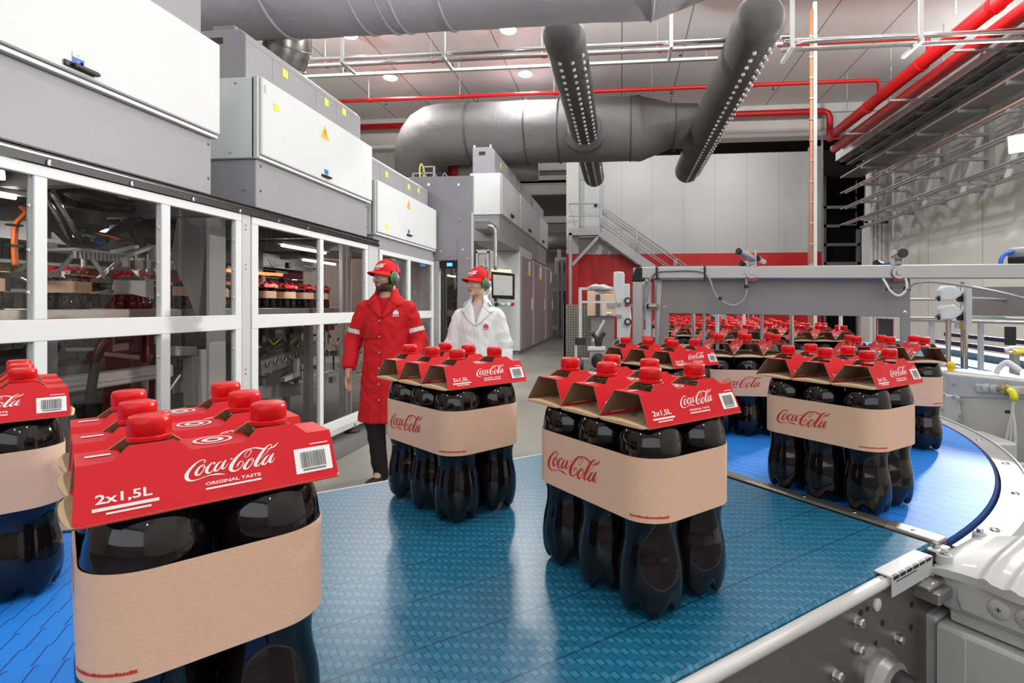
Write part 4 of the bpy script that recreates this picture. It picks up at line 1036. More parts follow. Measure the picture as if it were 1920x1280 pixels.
row_pack(1504, 2.58, 84.0, PB, 'six-pack under the right half of the gate plate, first row behind it', G2)
k = 0
for y, xs in ((3.05, (0.515, 0.795, 1.075)), (3.55, (0.505, 0.79, 1.07)), (4.05, (0.515, 0.80, 1.08)), (4.55, (0.51, 0.79, 1.07)), (5.1, (0.515, 0.795, 1.075))):
    for i, x in enumerate(xs):
        pk = pack_at((x, y), 90 + (1, -1, 1)[(i + k) % 3] * 0.8, CZ + 0.001, PB, ('six-pack of the %s row behind the gate, %s' % (('second', 'third', 'fourth', 'fifth', 'last')[k], ('next to the inner rail', 'in the middle of the row', 'at the outer rail')[i])), G2)
        if k >= 1: pass
    k += 1
# ================================================================ packing machine on the left
X0 = -3.03
def panel_grid_frame(mb, y0, y1, posts, z0, z1, mid, w, t=0.045, x=X0):
    """flat frame in the plane x: outer members, mid bar, uprights"""
    mb.box((x - t, y0, z1 - w), (x, y1, z1)); mb.box((x - t, y0, z0), (x, y1, z0 + w * 1.6))
    mb.box((x - t, y0, mid[0]), (x, y1, mid[1]))
    for a, b in posts:
        mb.box((x - t + 0.001, a, z0 + w * 1.6), (x - 0.001, b, mid[0])); mb.box((x - t + 0.001, a, mid[1]), (x - 0.001, b, z1 - w))
def guard_door(label, y0, y1, posts, z1, group, z0=0.11, mid=(1.245, 1.36), w=0.06):
    t = thing('guard_door', label, 'machine door', (X0, (y0 + y1) / 2, 0), 0, group)
    mb = MB(); panel_grid_frame(mb, y0, y1, posts, z0, z1, mid, w); mb.build('door_frame', M['frame_white'], t, bevel=0.004)
    for i in range(len(posts) - 1):
        a, b = posts[i][1], posts[i + 1][0]
        for za, zb in ((z0 + w * 1.6, mid[0]), (mid[1], z1 - w)):
            MB().add([(X0 - 0.027, a, za), (X0 - 0.027, b, za), (X0 - 0.027, b, zb), (X0 - 0.027, a, zb)], [(0, 1, 2, 3)]).build('pane', M['pane'], t)
        mb = MB()
        for za, zb in ((z0 + w * 1.6, mid[0]), (mid[1], z1 - w)): mb.box((X0 - 0.032, b - 0.010, za), (X0 - 0.018, b - 0.0005, zb))
        for zz in (0.4, 0.75, 1.1, 1.5, 1.72, 1.95):
            if zz < z1 - 0.1: mb.prism([(-0.012, 0), (0.0, -0.012), (0.0, 0.012)], 0, 0.01, Matrix.Translation((X0 - 0.012, b - 0.018, zz)) @ Matrix(((0, 0, 1, 0), (1, 0, 0, 0), (0, 1, 0, 0), (0, 0, 0, 1))))
        mb.build('pane_gasket', M['grey_light'], t)
    return t
GD = 'white framed guard doors of the packing machine'
ps = [(1.2, 1.27), (2.555, 2.625), (3.35, 3.425), (4.055, 4.125)]
guard_door('white framed guard door at the left edge, under the first overhead cabinet', 1.2, 4.125, ps, 2.17, GD)
guard_door('white framed guard door just left of the worker in red', 4.245, 6.34, [(4.245, 4.33), (5.275, 5.345), (6.27, 6.34)], 2.17, GD)
guard_door('white framed guard door behind the worker in red, under the third overhead cabinet', 6.66, 8.66, [(6.66, 6.74), (7.58, 7.68), (8.58, 8.66)], 2.15, GD)
def guard_post(y0, y1, label):
    t = thing('guard_post', label, 'post', (X0, (y0 + y1) / 2, 0), 0, 'grey guard posts between the doors')
    MB().box((X0 - 0.09, y0 + 0.004, 0.02), (X0 - 0.006, y1 - 0.004, 2.2)).build('post_body', M['grey_light'], t, bevel=0.003)
    for k, z in enumerate((0.5, 0.9, 1.75, 2.07)):
        for dz in (-0.018, 0.018): MB().lathe([(0.006, 0), (0.006, 0.002)], 10, Matrix.Translation((X0 - 0.006, (y0 + y1) / 2 - 0.01, z + dz)) @ Matrix.Rotation(PI / 2, 4, 'Y')).build('drilled_hole', M['black'], t)
    MB().lathe([(0.055, 0.0), (0.06, 0.012), (0.02, 0.03), (0.012, 0.03), (0.012, 0.1)], 20, Matrix.Translation((X0 - 0.04, (y0 + y1) / 2, 0.0))).build('levelling_foot', M['black'], t, smooth=35)
guard_post(4.13, 4.24, 'grey drilled guard post between the first and second white guard doors')
guard_post(6.36, 6.62, 'grey guard post between the second and third white guard doors')
# black sliding track along the top with its bolts, and the white rail near the floor
t = thing('door_track', 'long black sliding track with bolts over the white guard doors', 'track', (X0, 4, 2.2))
mb = MB(); mb.box((X0 - 0.09, 1.0, 2.175), (X0 + 0.012, 6.62, 2.205)); mb.box((X0 - 0.09, 1.0, 2.205), (X0 + 0.002, 6.62, 2.245)); mb.box((X0 - 0.05, 1.0, 2.245), (X0 + 0.02, 6.62, 2.252))
mb.build('track_profile', M['black_gloss'], t)
MB().box((X0 + 0.002, 1.0, 2.222), (X0 + 0.0065, 6.62, 2.229)).build('track_strip', M['chrome'], t)
for u in (88, 244, 360, 448, 520, 575): y = on_x(u, 300, X0).y; MB().lathe([(0.017, 0), (0.016, 0.008), (0.009, 0.009), (0.008, 0.004)], 14, Matrix.Translation((X0 + 0.012, y, 2.19)) @ Matrix.Rotation(PI / 2, 4, 'Y')).build('track_bolt', M['chrome'], t, smooth=35)
t = thing('base_rail', 'low grey base rail on black levelling feet under the white guard doors', 'rail', (X0, 4, 0.1))
MB().box((X0 - 0.09, 1.0, 0.055), (X0 - 0.002, 8.66, 0.108)).build('rail_body', M['grey_light'], t, bevel=0.003)
for y in (2.2, 3.7, 5.2, 5.96, 7.4, 8.3):
    MB().lathe([(0.085, 0.005), (0.085, 0.02), (0.03, 0.035), (0.014, 0.04), (0.014, 0.06)], 24, Matrix.Translation((X0 - 0.01, y, 0.0))).build('levelling_foot', M['black'], t, smooth=35)
for y in (5.4, 6.0, 6.2): MB().bolt((X0 - 0.002, y, 0.08), (1, 0, 0), 0.014, 0.008).build('rail_bolt', M['chrome'], t)

# ---- overhead cabinets
def handle(parent, y, z, s=1.0, x=X0):
    h = MB(); h.box((x + 0.0, y - 0.105 * s, z - 0.018 * s), (x + 0.012, y + 0.09 * s, z + 0.018 * s)); h.build('handle_plate', M['black'], parent, bevel=0.004)
    h = MB(); h.prism([(-0.07 * s, -0.012 * s), (0.085 * s, -0.015 * s), (0.10 * s, 0), (0.085 * s, 0.013 * s), (-0.07 * s, 0.013 * s), (-0.078 * s, 0)], 0.012, 0.032, Matrix.Translation((x, y + 0.01, z)) @ Matrix(((0, 0, 1, 0), (1, 0, 0, 0), (0, 1, 0, 0), (0, 0, 0, 1))))
    return h.build('door_handle', M['black_gloss'], parent, bevel=0.004)
def decal(parent, name, y0, y1, z0, z1, m, x=X0 + 0.022):
    return MB().box((x, y0, z0), (x + 0.0012, y1, z1)).build(name, m, parent)
def triangle_sign(parent, y, z, s, x=X0 + 0.022):
    mxx = Matrix.Translation((x, y, z)) @ Matrix(((0, 0, 1, 0), (1, 0, 0, 0), (0, 1, 0, 0), (0, 0, 0, 1)))
    o = MB().prism([(-s, -s * 0.8), (s, -s * 0.8), (0, s)], 0, 0.0012, mxx).build('warning_triangle', M['label_orange'], parent)
    MB().prism([(-0.1 * s, 0.4 * s), (0.2 * s, 0.4 * s), (0.02 * s, -0.1 * s), (0.18 * s, -0.1 * s), (-0.12 * s, -0.65 * s), (0.0, -0.2 * s), (-0.18 * s, -0.2 * s)], 0.0012, 0.0018, mxx).build('lightning_mark', M['print_black'], o)
    return o
def overhead_cabinet(label, y0, y1, zg, zb, zt, ztop, ych, detail=0):
    """grey lower body zg..zb, white body zb..zt behind a lift-up door, grey duct box on top to ztop"""
    t = thing('overhead_cabinet', label, 'cabinet', (X0 - 0.35, (y0 + y1) / 2, zg), 0, 'overhead cabinets along the packing machine')
    D = 0.75
    MB().box((X0 - D, y0 + 0.02, zg), (X0 - 0.03, y1 - 0.03, zb)).build('lower_housing', M['grey'], t, bevel=0.006)
    MB().box((X0 - D, y0, zb), (X0 - 0.03, y1 - 0.02, zt - 0.01)).build('cabinet_body', M['white'], t, bevel=0.008)
    d = MB().box((X0 - 0.025, y0 + 0.03, zb + 0.035), (X0 + 0.02, y1, zt)).build('lift_door', M['white'], t, bevel=0.008)
    MB().box((X0 - 0.03, y0 + 0.01, zb + 0.002), (X0 + 0.008, y1 - 0.01, zb + 0.026)).build('door_lip', M['frame_white'], t, bevel=0.003)
    MB().box((X0 - 0.05, y0, zb), (X0 - 0.005, y0 + 0.022, zt - 0.005)).build('door_jamb', M['grey_light'], t)
    xs = X0 - 0.12
    tb = MB(); c = 0.05
    tb.prism([(xs - 0.42, zt - 0.02), (xs, zt - 0.02), (xs, ztop - c), (xs - c, ztop), (xs - 0.42, ztop)], y0 + 0.02, y1 - 0.02, Matrix(((1, 0, 0, 0), (0, 0, 1, 0), (0, 1, 0, 0), (0, 0, 0, 1))))
    b = tb.build('cable_box', M['grey'], t, bevel=0.004)
    MB().box((xs - 0.36, y0 + 0.015, ztop - 0.115), (xs - 0.21, y0 + 0.0205, ztop - 0.065)).build('grip_slot', M['black'], b)
    mb = MB()
    for f in (0.18, 0.52, 0.72): mb.box((xs - 0.004, y0 + (y1 - y0) * f, zt), (xs + 0.0012, y0 + (y1 - y0) * f + 0.004, ztop - 0.09))
    mb.box((xs - 0.004, y0 + 0.02, ztop - 0.093), (xs + 0.0012, y1 - 0.02, ztop - 0.089)); mb.build('sheet_seam', M['grey_dark'], b)
    L = y1 - y0
    for f, dz in ((0.27, 0.15), (0.62, 0.15), (0.80, 0.12)): decal(b, 'yellow_label', y0 + L * f - 0.04, y0 + L * f + 0.04, ztop - dz - 0.04, ztop - dz + 0.035, M['label_yellow'], xs + 0.0015)
    for (yy, zz) in ((y1 - 0.06, zb - 0.05), (y1 - 0.06, zg + 0.12), (y0 + 0.08, zb - 0.05), (y0 + 0.08, zg + 0.15)): MB().bolt((X0 - 0.03, yy, zz), (1, 0, 0), 0.009, 0.006).build('panel_screw', M['chrome'], t)
    # near end plate with its screws
    MB().box((X0 - 0.62, y0 + 0.016, zg + 0.2), (X0 - 0.45, y0 + 0.021, zb - 0.06)).build('end_cover', M['grey'], t, bevel=0.002)
    for (xx, zz) in ((-0.62, zb + 0.05), (-0.25, zb + 0.05), (-0.62, zt - 0.06), (-0.2, zt - 0.06)): MB().bolt((X0 + xx, y0, zz), (0, -1, 0), 0.009, 0.006).build('panel_screw', M['chrome'], t)
    for (xx, zz) in ((-0.6, zb - 0.08), (-0.47, zb - 0.08), (-0.6, zg + 0.22), (-0.47, zg + 0.22), (-0.56, zg + 0.14), (-0.14, zg + 0.15)): MB().bolt((X0 + xx, y0 + 0.016, zz), (0, -1, 0), 0.009, 0.006).build('panel_screw', M['chrome'], t)
    return t, d
t, d = overhead_cabinet('nearest overhead cabinet, huge white door with black handle and blue sticker, upper left', 0.7, 3.86, 2.262, 2.685, 3.40, 3.98, None)
handle(d, 2.78, 2.757, 0.9, X0 + 0.02)
st = decal(d, 'sticker', 2.735, 2.80, 2.775, 2.835, M['paper_white']); decal(st, 'blue_field', 2.735, 2.80, 2.75, 2.808, M['label_blue'], X0 + 0.0234)
mb = MB(); xx_ = X0 + 0.0246
for a, b in (((2.742, 2.80), (2.772, 2.762)), ((2.741, 2.768), (2.773, 2.797))): mb.beam((xx_, *a), (xx_, *b), 0.0006, 0.005, up=(1, 0, 0))
mb.lathe([(0.0001, 0.0), (0.0085, 0.0)], 14, Matrix.Translation((xx_, 2.786, 2.785)) @ Matrix.Rotation(PI / 2, 4, 'Y')); mb.build('pictogram', M['paper_white'], st)
T = text2d('A2', 0.008, True); mb = MB(); mb.add([(xx_, 2.76 + x, 2.818 + y) for x, y in T[0]], T[1]); mb.build('printed_code', M['print_black'], st)
t, d = overhead_cabinet('second overhead cabinet with orange warning triangle on its white door', 4.315, 6.40, 2.262, 2.672, 3.365, 3.77, None)
handle(d, 5.34, 2.755, 0.75, X0 + 0.02); decal(d, 'blue_sticker', 5.32, 5.39, 2.785, 2.83, M['label_blue']); triangle_sign(d, 5.33, 3.20, 0.075); decal(d, 'yellow_label', 4.50, 4.57, 3.14, 3.20, M['label_yellow']); decal(d, 'small_plate', 4.37, 4.40, 3.24, 3.31, M['grey_light'])
t, d = overhead_cabinet('third overhead cabinet, white door with small warning triangle, beside the tall grey panel', 6.53, 8.74, 2.23, 2.32, 3.0, 3.36, None)
handle(d, 7.55, 2.44, 0.75, X0 + 0.02); decal(d, 'blue_sticker', 7.52, 7.58, 2.47, 2.52, M['label_blue']); triangle_sign(d, 7.55, 2.87, 0.07); decal(d, 'yellow_label', 6.78, 6.86, 2.42, 2.49, M['label_yellow'])
mb = MB()
for y in (7.0, 7.12, 7.5, 7.62): mb.box((X0 - 0.04, y, 2.19), (X0 + 0.001, y + 0.09, 2.2))
MB().box((X0 - 0.5, 6.62, 2.155), (X0 - 0.02, 8.75, 2.235)).build('door_header', M['grey'], t)

# ---- tall grey end panel standing out into the aisle
YP = 8.8
xL = X0 - 0.6; xR = on_y(887, 400, YP).x; zT = on_y(850, 330, YP).z; zO = on_y(850, 487, YP).z; xO = on_y(858, 500, YP).x; xJ = on_y(822, 500, YP).x
t = thing('end_panel_unit', 'tall plain grey machine panel standing out beyond the third cabinet', 'machine cover', ((xL + xR) / 2, YP + 0.4, 0))
MB().box((xL, YP, zO), (xR, YP + 0.06, zT)).build('cover_panel', M['grey'], t, bevel=0.006)
MB().box((xO, YP - 0.012, 0.05), (xR - 0.03, YP + 0.05, on_y(870, 446, YP).z)).build('side_panel', M['grey'], t, bevel=0.006)
MB().box((xL, YP + 0.02, 0.05), (xJ, YP + 0.12, zO)).build('door_jamb', M['grey_light'], t)
MB().box((xR - 0.028, YP - 0.006, 0.05), (xR + 0.0, YP + 0.02, zT - 0.6)).build('edge_strip', M['frame_white'], t)
MB().box((xJ, YP - 0.004, zO - 0.005), (xO - 0.02, YP + 0.1, zO + 0.12)).build('header_plate', M['grey'], t, bevel=0.003)
for (u, v) in ((804, 346), (860, 346), (861, 411), (827, 471), (868, 468), (840, 480), (876, 485)): p = on_y(u, v, YP - 0.012); MB().bolt(p, (0, -1, 0), 0.016, 0.01).build('panel_screw', M['chrome'], t)
mb = MB(); mb.box((xJ, YP + 0.06, zO - 0.13), (xO, YP + 0.12, zO - 0.02)); lp = mb.build('signal_bar', M['black_gloss'], t)
a = on_y(838, 492, YP + 0.055); MB().box((a.x, YP + 0.05, zO - 0.1), (a.x + 0.09, YP + 0.062, zO - 0.045)).build('blue_signal', M['blue_glow'], lp)
MB().box((xJ, YP + 0.16, 0.2), (xO, YP + 0.166, zO)).build('pane', M['pane'], t)
rnd = random.Random(11); mb = MB()
for k in range(26):
    x = rnd.uniform(xJ, xO); z = rnd.uniform(0.3, zO - 0.2); mb.tube([(x, YP + 0.5, z), (x + rnd.uniform(-0.05, 0.05), YP + 0.5, z + rnd.uniform(0.08, 0.3))], rnd.uniform(0.008, 0.02), 6)
o = mb.build('piping', M['steel'], t); o['kind'] = 'stuff'
MB().box((xL, YP + 0.75, 0), (xO, YP + 0.8, zO)).build('rear_plate', M['dark'], t)
MB().box((xL, YP + 0.06, zT - 0.25), (xJ + 0.1, YP + 0.5, zT)).build('roof_box', M['grey_dark'], t)
# things on its roof
rt = thing('valve_rack', 'small steel rack with hoses on top of the tall grey panel', 'rack', (on_y(800, 330, YP + 0.4).x, YP + 0.4, zT))
mb = MB(); a = on_y(776, 300, YP + 0.4); b = on_y(815, 300, YP + 0.4)
for x in (a.x, (a.x + b.x) / 2, b.x): mb.box((x - 0.012, YP + 0.35, zT), (x + 0.012, YP + 0.38, zT + (0.16 if x == a.x else 0.27)))
mb.box((a.x, YP + 0.35, zT + 0.14), (b.x, YP + 0.38, zT + 0.16)); mb.box(((a.x + b.x) / 2, YP + 0.35, zT + 0.25), (b.x, YP + 0.38, zT + 0.27)); mb.build('rack_frame', M['grey_light'], rt)
MB().tube(catmull([(a.x + 0.15, YP + 0.3, zT), (a.x + 0.14, YP + 0.3, zT + 0.2), (a.x + 0.17, YP + 0.3, zT + 0.29), (a.x + 0.2, YP + 0.35, zT + 0.2), (a.x + 0.2, YP + 0.4, zT + 0.05)], 6), 0.014, 8).build('yellow_hose', mat('yellow_hose', (0.75, 0.7, 0.15), 0.4), rt, smooth='all')
for k in range(6): x = a.x + 0.05 + 0.09 * k; MB().tube(catmull([(x, YP + 0.4, zT), (x + 0.05, YP + 0.38, zT + 0.15), (x + 0.12, YP + 0.42, zT + 0.02)], 5), 0.01, 6).build('hose', M['cable_grey' if k % 2 else 'black'], rt, smooth='all')

# ---- second row of overhead cabinets, further down the aisle
XR_ = -2.95
ybs = [13.35, 15.9, 19.05, 22.0]
for k in range(3):
    y0, y1 = ybs[k], ybs[k + 1] - 0.06
    lb = ('white overhead cabinet facing the camera, above the operator screen', 'white overhead cabinet second along the far row above the switch cabinets', 'farthest white overhead cabinet above the switch cabinets')[k]
    t = thing('overhead_cabinet', lb, 'cabinet', (-3.3, (y0 + y1) / 2, 3.0), 0, 'far overhead cabinets')
    zb, zt = 3.70, 4.73
    MB().box((-3.75, y0, zb), (XR_ - 0.03, y1, zt)).build('cabinet_body', M['white'], t, bevel=0.012)
    d = MB().box((XR_ - 0.028, y0 + 0.03, zb + 0.02), (XR_ + 0.01, y1, zt - 0.01)).build('lift_door', M['grey_light'], t, bevel=0.008)
    MB().box((XR_ + 0.01, (y0 + y1) / 2 - 0.18, zb + 0.12), (XR_ + 0.06, (y0 + y1) / 2 + 0.14, zb + 0.2)).build('door_handle', M['black'], d, bevel=0.01)
    MB().box((-3.75, y0 + 0.03, 3.05), (XR_ - 0.06, y1, zb)).build('lower_housing', M['grey'], t, bevel=0.006)
    b = MB().prism([(-3.68, zt), (-3.12, zt), (-3.12, 5.28), (-3.2, 5.38), (-3.68, 5.38)], y0 + 0.02, y1 - 0.01, Matrix(((1, 0, 0, 0), (0, 0, 1, 0), (0, 1, 0, 0), (0, 0, 0, 1)))).build('cable_box', M['grey'], t, bevel=0.006)
    if k == 0:
        MB().box((-3.52, y0 + 0.012, 5.19), (-3.36, y0 + 0.021, 5.27)).build('grip_slot', M['black'], b)
        for x in (-3.65, -3.24): MB().box((x - 0.02, y0 + 0.05, 5.38), (x + 0.02, y0 + 0.1, 5.45)).build('lifting_lug', M['grey_light'], b)
    decal(b, 'yellow_label', y0 + 0.6, y0 + 0.75, 5.0, 5.15, M['label_yellow'], -3.1185)
    if k == 0:
        for (x, z) in ((-3.65, 4.15), (-3.65, 4.05), (-3.65, 3.92), (-3.55, 3.8), (-3.4, 3.8), (-3.25, 3.8)): MB().lathe([(0.012, 0), (0.012, 0.004)], 8, Matrix.Translation((x, y0, z)) @ Matrix.Rotation(PI / 2, 4, 'X')).build('rivet', M['grey'], t)
# ---- switch cabinets on the floor
cy = [16.1, 18.55, 21.6, 24.0]
for k in range(3):
    y0, y1 = cy[k], cy[k + 1] - 0.25
    lb = ('nearest tall grey switch cabinet behind the operator screen', 'second tall grey switch cabinet down the aisle', 'farthest tall grey switch cabinet at the end of the aisle')[k]
    t = thing('switch_cabinet', lb, 'cabinet', (-3.4, (y0 + y1) / 2, 0), 0, 'tall switch cabinets in the aisle')
    MB().box((-3.95, y0, 0.1), (-3.0, y1, 3.22 if k == 0 else 3.0)).build('cabinet_body', M['white'], t, bevel=0.012)
    MB().box((-3.93, y0 + 0.05, 0), (-3.04, y1 - 0.05, 0.1)).build('plinth', M['grey_dark'], t)
    d = MB().box((-3.0, y0 + 0.12, 0.14), (-2.965, y1 - 0.05, 2.95)).build('cabinet_door', M['grey'], t, bevel=0.006)
    tg = MB().box((-2.964, y0 + 1.3, 2.42), (-2.962, y0 + 1.75, 2.88)).build('document_tag', M['paper_white'], d)
    MB().box((-2.9615, y0 + 1.1, 2.45), (-2.960, y0 + 1.72, 2.53)).build('yellow_label', M['label_yellow'], tg)
    MB().box((-2.965, y1 - 0.3, 1.3), (-2.93, y1 - 0.22, 1.7)).build('door_handle', M['frame_white'], d, bevel=0.008)
# doorway frame between the panel unit and the switch cabinets
yd = 15.4
t = thing('access_door', 'narrow grey access door with white frame left of the operator screen', 'machine door', (-4.0, yd, 0))
a = on_y(893, 450, yd).x; b = on_y(918, 450, yd).x
MB().box((a, yd, 0), (b, yd + 0.06, on_y(900, 468, yd).z)).build('door_leaf', M['grey_light'], t, bevel=0.006)
mb = MB(); mb.box((a, yd - 0.03, 0.1), (a + 0.05, yd, 3.0)); mb.box((b - 0.07, yd - 0.03, 0.1), (b - 0.02, yd, 3.0)); mb.box((a, yd - 0.03, 2.95), (b - 0.02, yd, 3.02)); mb.build('door_frame', M['frame_white'], t)
MB().box((a + 0.12, yd - 0.025, 1.0), (b - 0.12, yd - 0.01, 2.8)).build('pane', M['grey_light'], t)

# ---- operator screen on its hanging arm
yh = 12.6
q = lambda u, v: on_y(u, v, yh)
t = thing('operator_panel', 'operator screen with button strip hanging on a bent steel arm behind the woman', 'control panel', tuple(q(940, 540)))
c = [q(921, 509), q(964, 513), q(963.5, 561.5), q(922, 559)]
mb = MB(); mb.add(c + [p + Vector((0, 0.09, 0)) for p in c], [(0, 1, 2, 3), (7, 6, 5, 4), (0, 4, 5, 1), (1, 5, 6, 2), (2, 6, 7, 3), (3, 7, 4, 0)]); mb.build('screen_housing', M['black_gloss'], t, bevel=0.006)
e = Vector((0, -0.006, 0)); s_ = [q(924.5, 514.5) + e, q(961, 517.5) + e, q(961, 554) + e, q(925.5, 553) + e]
sc_m = mat('screen_picture', (0.5, 0.5, 0.5), 0.2, emit=(0.62, 0.63, 0.62), estr=0.16)
sc = MB().add(s_, [(0, 1, 2, 3)]).build('display', sc_m, t)
def on_scr(x, y): return s_[0].lerp(s_[1], x).lerp(s_[3].lerp(s_[2], x), y) + Vector((0, -0.003, 0))
def scr_rect(x0, y0, x1, y1, m, nm='screen_field'): return MB().add([on_scr(x0, y0), on_scr(x1, y0), on_scr(x1, y1), on_scr(x0, y1)], [(0, 1, 2, 3)]).build(nm, m, sc)
gl = mat('screen_grey_field', (0.3, 0.3, 0.3), 0.3, emit=(0.4, 0.4, 0.4), estr=0.5)
scr_rect(0.0, 0.0, 0.15, 0.10, M['label_yellow']); scr_rect(0, 0.16, 1, 0.19, gl); scr_rect(0.5, 0.23, 0.65, 0.27, gl); scr_rect(0.1, 0.31, 0.3, 0.35, gl); scr_rect(0.3, 0.75, 0.56, 0.92, gl); scr_rect(0.58, 0.42, 0.72, 0.45, gl)
mb = MB(); mb.add([q(921, 508), q(957, 511), q(957, 505.5), q(922, 504)] + [p + Vector((0, 0.1, 0)) for p in (q(921, 508), q(957, 511), q(957, 505.5), q(922, 504))], [(0, 1, 2, 3), (7, 6, 5, 4), (0, 4, 5, 1), (1, 5, 6, 2), (2, 6, 7, 3), (3, 7, 4, 0)])
mb.build('light_strip', mat('pale_orange_light', (1, 0.7, 0.45), 0.4, emit=(1.0, 0.62, 0.36), estr=1.2), t)
c = [q(922, 566), q(965, 566), q(965, 574), q(922, 574)]
mb = MB(); mb.add(c + [p + Vector((0, 0.06, 0)) for p in c], [(0, 1, 2, 3), (7, 6, 5, 4), (0, 4, 5, 1), (1, 5, 6, 2), (2, 6, 7, 3), (3, 7, 4, 0)]); bs = mb.build('button_strip', M['grey_light'], t)
for u, m_, r in ((937.5, 'green', 0.02), (941, 'paper_white', 0.022), (945, 'paper_white', 0.03), (949, 'grey', 0.02), (952.5, 'green_glow', 0.028), (956.5, 'paper_white', 0.025), (961, 'red_cap', 0.04)):
    MB().lathe([(r, 0), (r * 0.9, 0.03)], 14, Matrix.Translation(q(u, 570)) @ Matrix.Rotation(PI / 2, 4, 'X')).build('push_button', M[m_], bs)
MB().lathe([(0.05, 0), (0.05, 0.02), (0.02, 0.04)], 16, Matrix.Translation(q(931, 570)) @ Matrix.Rotation(PI / 2, 4, 'X')).build('key_switch', M['black'], bs)
mb = MB(); mb.tube(catmull([tuple(q(911, 424)), tuple(q(921, 425)), tuple(q(927.5, 430)), tuple(q(929, 440)), tuple(q(929, 506))], 6), 0.045, 12); mb.build('hanging_arm', M['steel'], t, smooth='all')
mb = MB(); a_ = q(890, 412); b_ = q(916, 431); mb.box((a_.x, yh - 0.05, b_.z), (b_.x, 13.46, a_.z)); mb.build('arm_joint', M['grey_dark'], t, bevel=0.04, seg=2)
MB().box((q(926, 0).x, yh, q(0, 566).z), (q(931, 0).x, yh + 0.05, q(0, 560).z)).build('neck', M['black'], t)

# ---- inside the packing machine
XI = -3.95; ZI = 1.395
t = thing('inner_conveyor', 'steel conveyor inside the packing machine, seen through the guard doors', 'conveyor', (XI, 5, 0))
MB().box((XI - 0.55, 1.2, ZI - 0.05), (XI + 0.3, 8.6, ZI)).build('belt', M['grey_dark'], t)
MB().box((XI + 0.3, 1.2, ZI - 0.11), (XI + 0.34, 8.6, ZI + 0.015)).build('side_rail', M['steel'], t, bevel=0.003)
MB().box((XI - 0.6, 1.2, ZI - 0.11), (XI - 0.56, 8.6, ZI + 0.015)).build('side_rail', M['steel'], t, bevel=0.003)
for y in (1.6, 3.2, 4.7, 6.2, 7.8):
    MB().box((XI + 0.2, y - 0.04, 0), (XI + 0.28, y + 0.04, ZI - 0.05)).build('leg', M['grey'], t); MB().box((XI - 0.55, y - 0.04, 0), (XI - 0.47, y + 0.04, ZI - 0.05)).build('leg', M['grey'], t)
for y in (4.05, 6.1): MB().box((XI + 0.34, y, ZI - 0.11), (XI + 0.36, y + 0.12, ZI + 0.005)).build('joint_plate', M['grey_dark'], t)
GI = 'six-packs inside the packing machine'
for i, (x, y, th) in enumerate(((XI + 0.0, 3.05, 16), (XI + 0.04, 3.60, 16), (XI + 0.0, 4.18, 16), (XI + 0.02, 4.74, 16), (XI - 0.1, 5.35, 75), (XI - 0.1, 5.75, 75), (XI - 0.1, 6.15, 75), (XI - 0.1, 6.55, 75), (XI - 0.1, 6.95, 75), (XI - 0.1, 7.35, 75))):
    pack_at((x - 0.1, y - 0.1), th, ZI + 0.001, PB, ('six-pack inside the machine behind the leftmost pane', 'six-pack inside the machine under the left robot gripper', 'six-pack inside the machine under the white gripper arms', 'six-pack inside the machine behind the wide grey column',
        'first six-pack of the line behind the second guard door', 'second six-pack of the line behind the second guard door', 'third six-pack of the line behind the second guard door', 'fourth six-pack of the line, by the edge of the second guard door', 'fifth six-pack of the line, behind the man in red', 'last six-pack of the line behind the third guard door')[i], GI)
# back fence of the machine, columns
t = thing('mesh_fence', 'olive wire mesh fence at the back of the packing machine', 'fence', (-5.9, 5, 0))
MB().box((-5.95, 1.0, 0.1), (-5.93, 8.7, 2.5)).build('fence_sheet', mat('olive_sheet', (0.13, 0.125, 0.08), 0.6), t)
mb = MB()
for k in range(78): mb.box((-5.93, 1.0 + k * 0.1, 0.1), (-5.922, 1.008 + k * 0.1, 2.4))
for z in (0.3, 0.8, 1.3, 1.65, 1.85, 2.05, 2.3): mb.box((-5.93, 1.0, z), (-5.920, 8.7, z + 0.01))
o = mb.build('wire_mesh', M['dark'], t); o['kind'] = 'stuff'
for y in (1.0, 3.0, 5.0, 7.0, 8.7): MB().box((-5.93, y - 0.03, 0), (-5.87, y + 0.03, 2.5)).build('fence_post', M['grey_dark'], t)
t = thing('rear_cover', 'dark maroon rear cover inside the machine behind the line of packs', 'machine cover', (-5.3, 7, 1.2))
MB().box((-5.35, 5.4, 1.62), (-5.3, 8.7, 2.14)).build('cover_plate', mat('maroon_paint', (0.10, 0.02, 0.02), 0.5, vary=0.2), t); MB().box((-5.35, 5.4, 0.2), (-5.32, 8.7, 1.25)).build('cover_plate', M['dark'], t)
for y in (5.42, 7.0, 8.6): MB().box((-5.4, y, 0), (-5.35, y + 0.06, 2.26)).build('cover_post', M['grey_dark'], t)
for z in (1.66, 1.86): MB().cyl((-5.27, 5.4, z), (-5.27, 8.7, z), 0.012, 8).build('rail_tube', M['steel'], t)
t = thing('machine_roof', 'dark roof plates inside the packing machine above the robots', 'machine cover', (-4.5, 5, 2.26))
MB().box((-5.9, 1.0, 2.26), (X0 - 0.78, 8.75, 2.33)).build('roof_plate', M['dark'], t)
for y in (1.9, 2.9, 4.0, 5.4, 6.6, 7.8): MB().box((-5.8, y, 2.14), (X0 - 0.12, y + 0.09, 2.26)).build('cross_beam', M['grey_dark'], t)
MB().box((-5.2, 1.0, 2.0), (-5.12, 8.7, 2.2)).build('cable_tray', M['galv'], t)
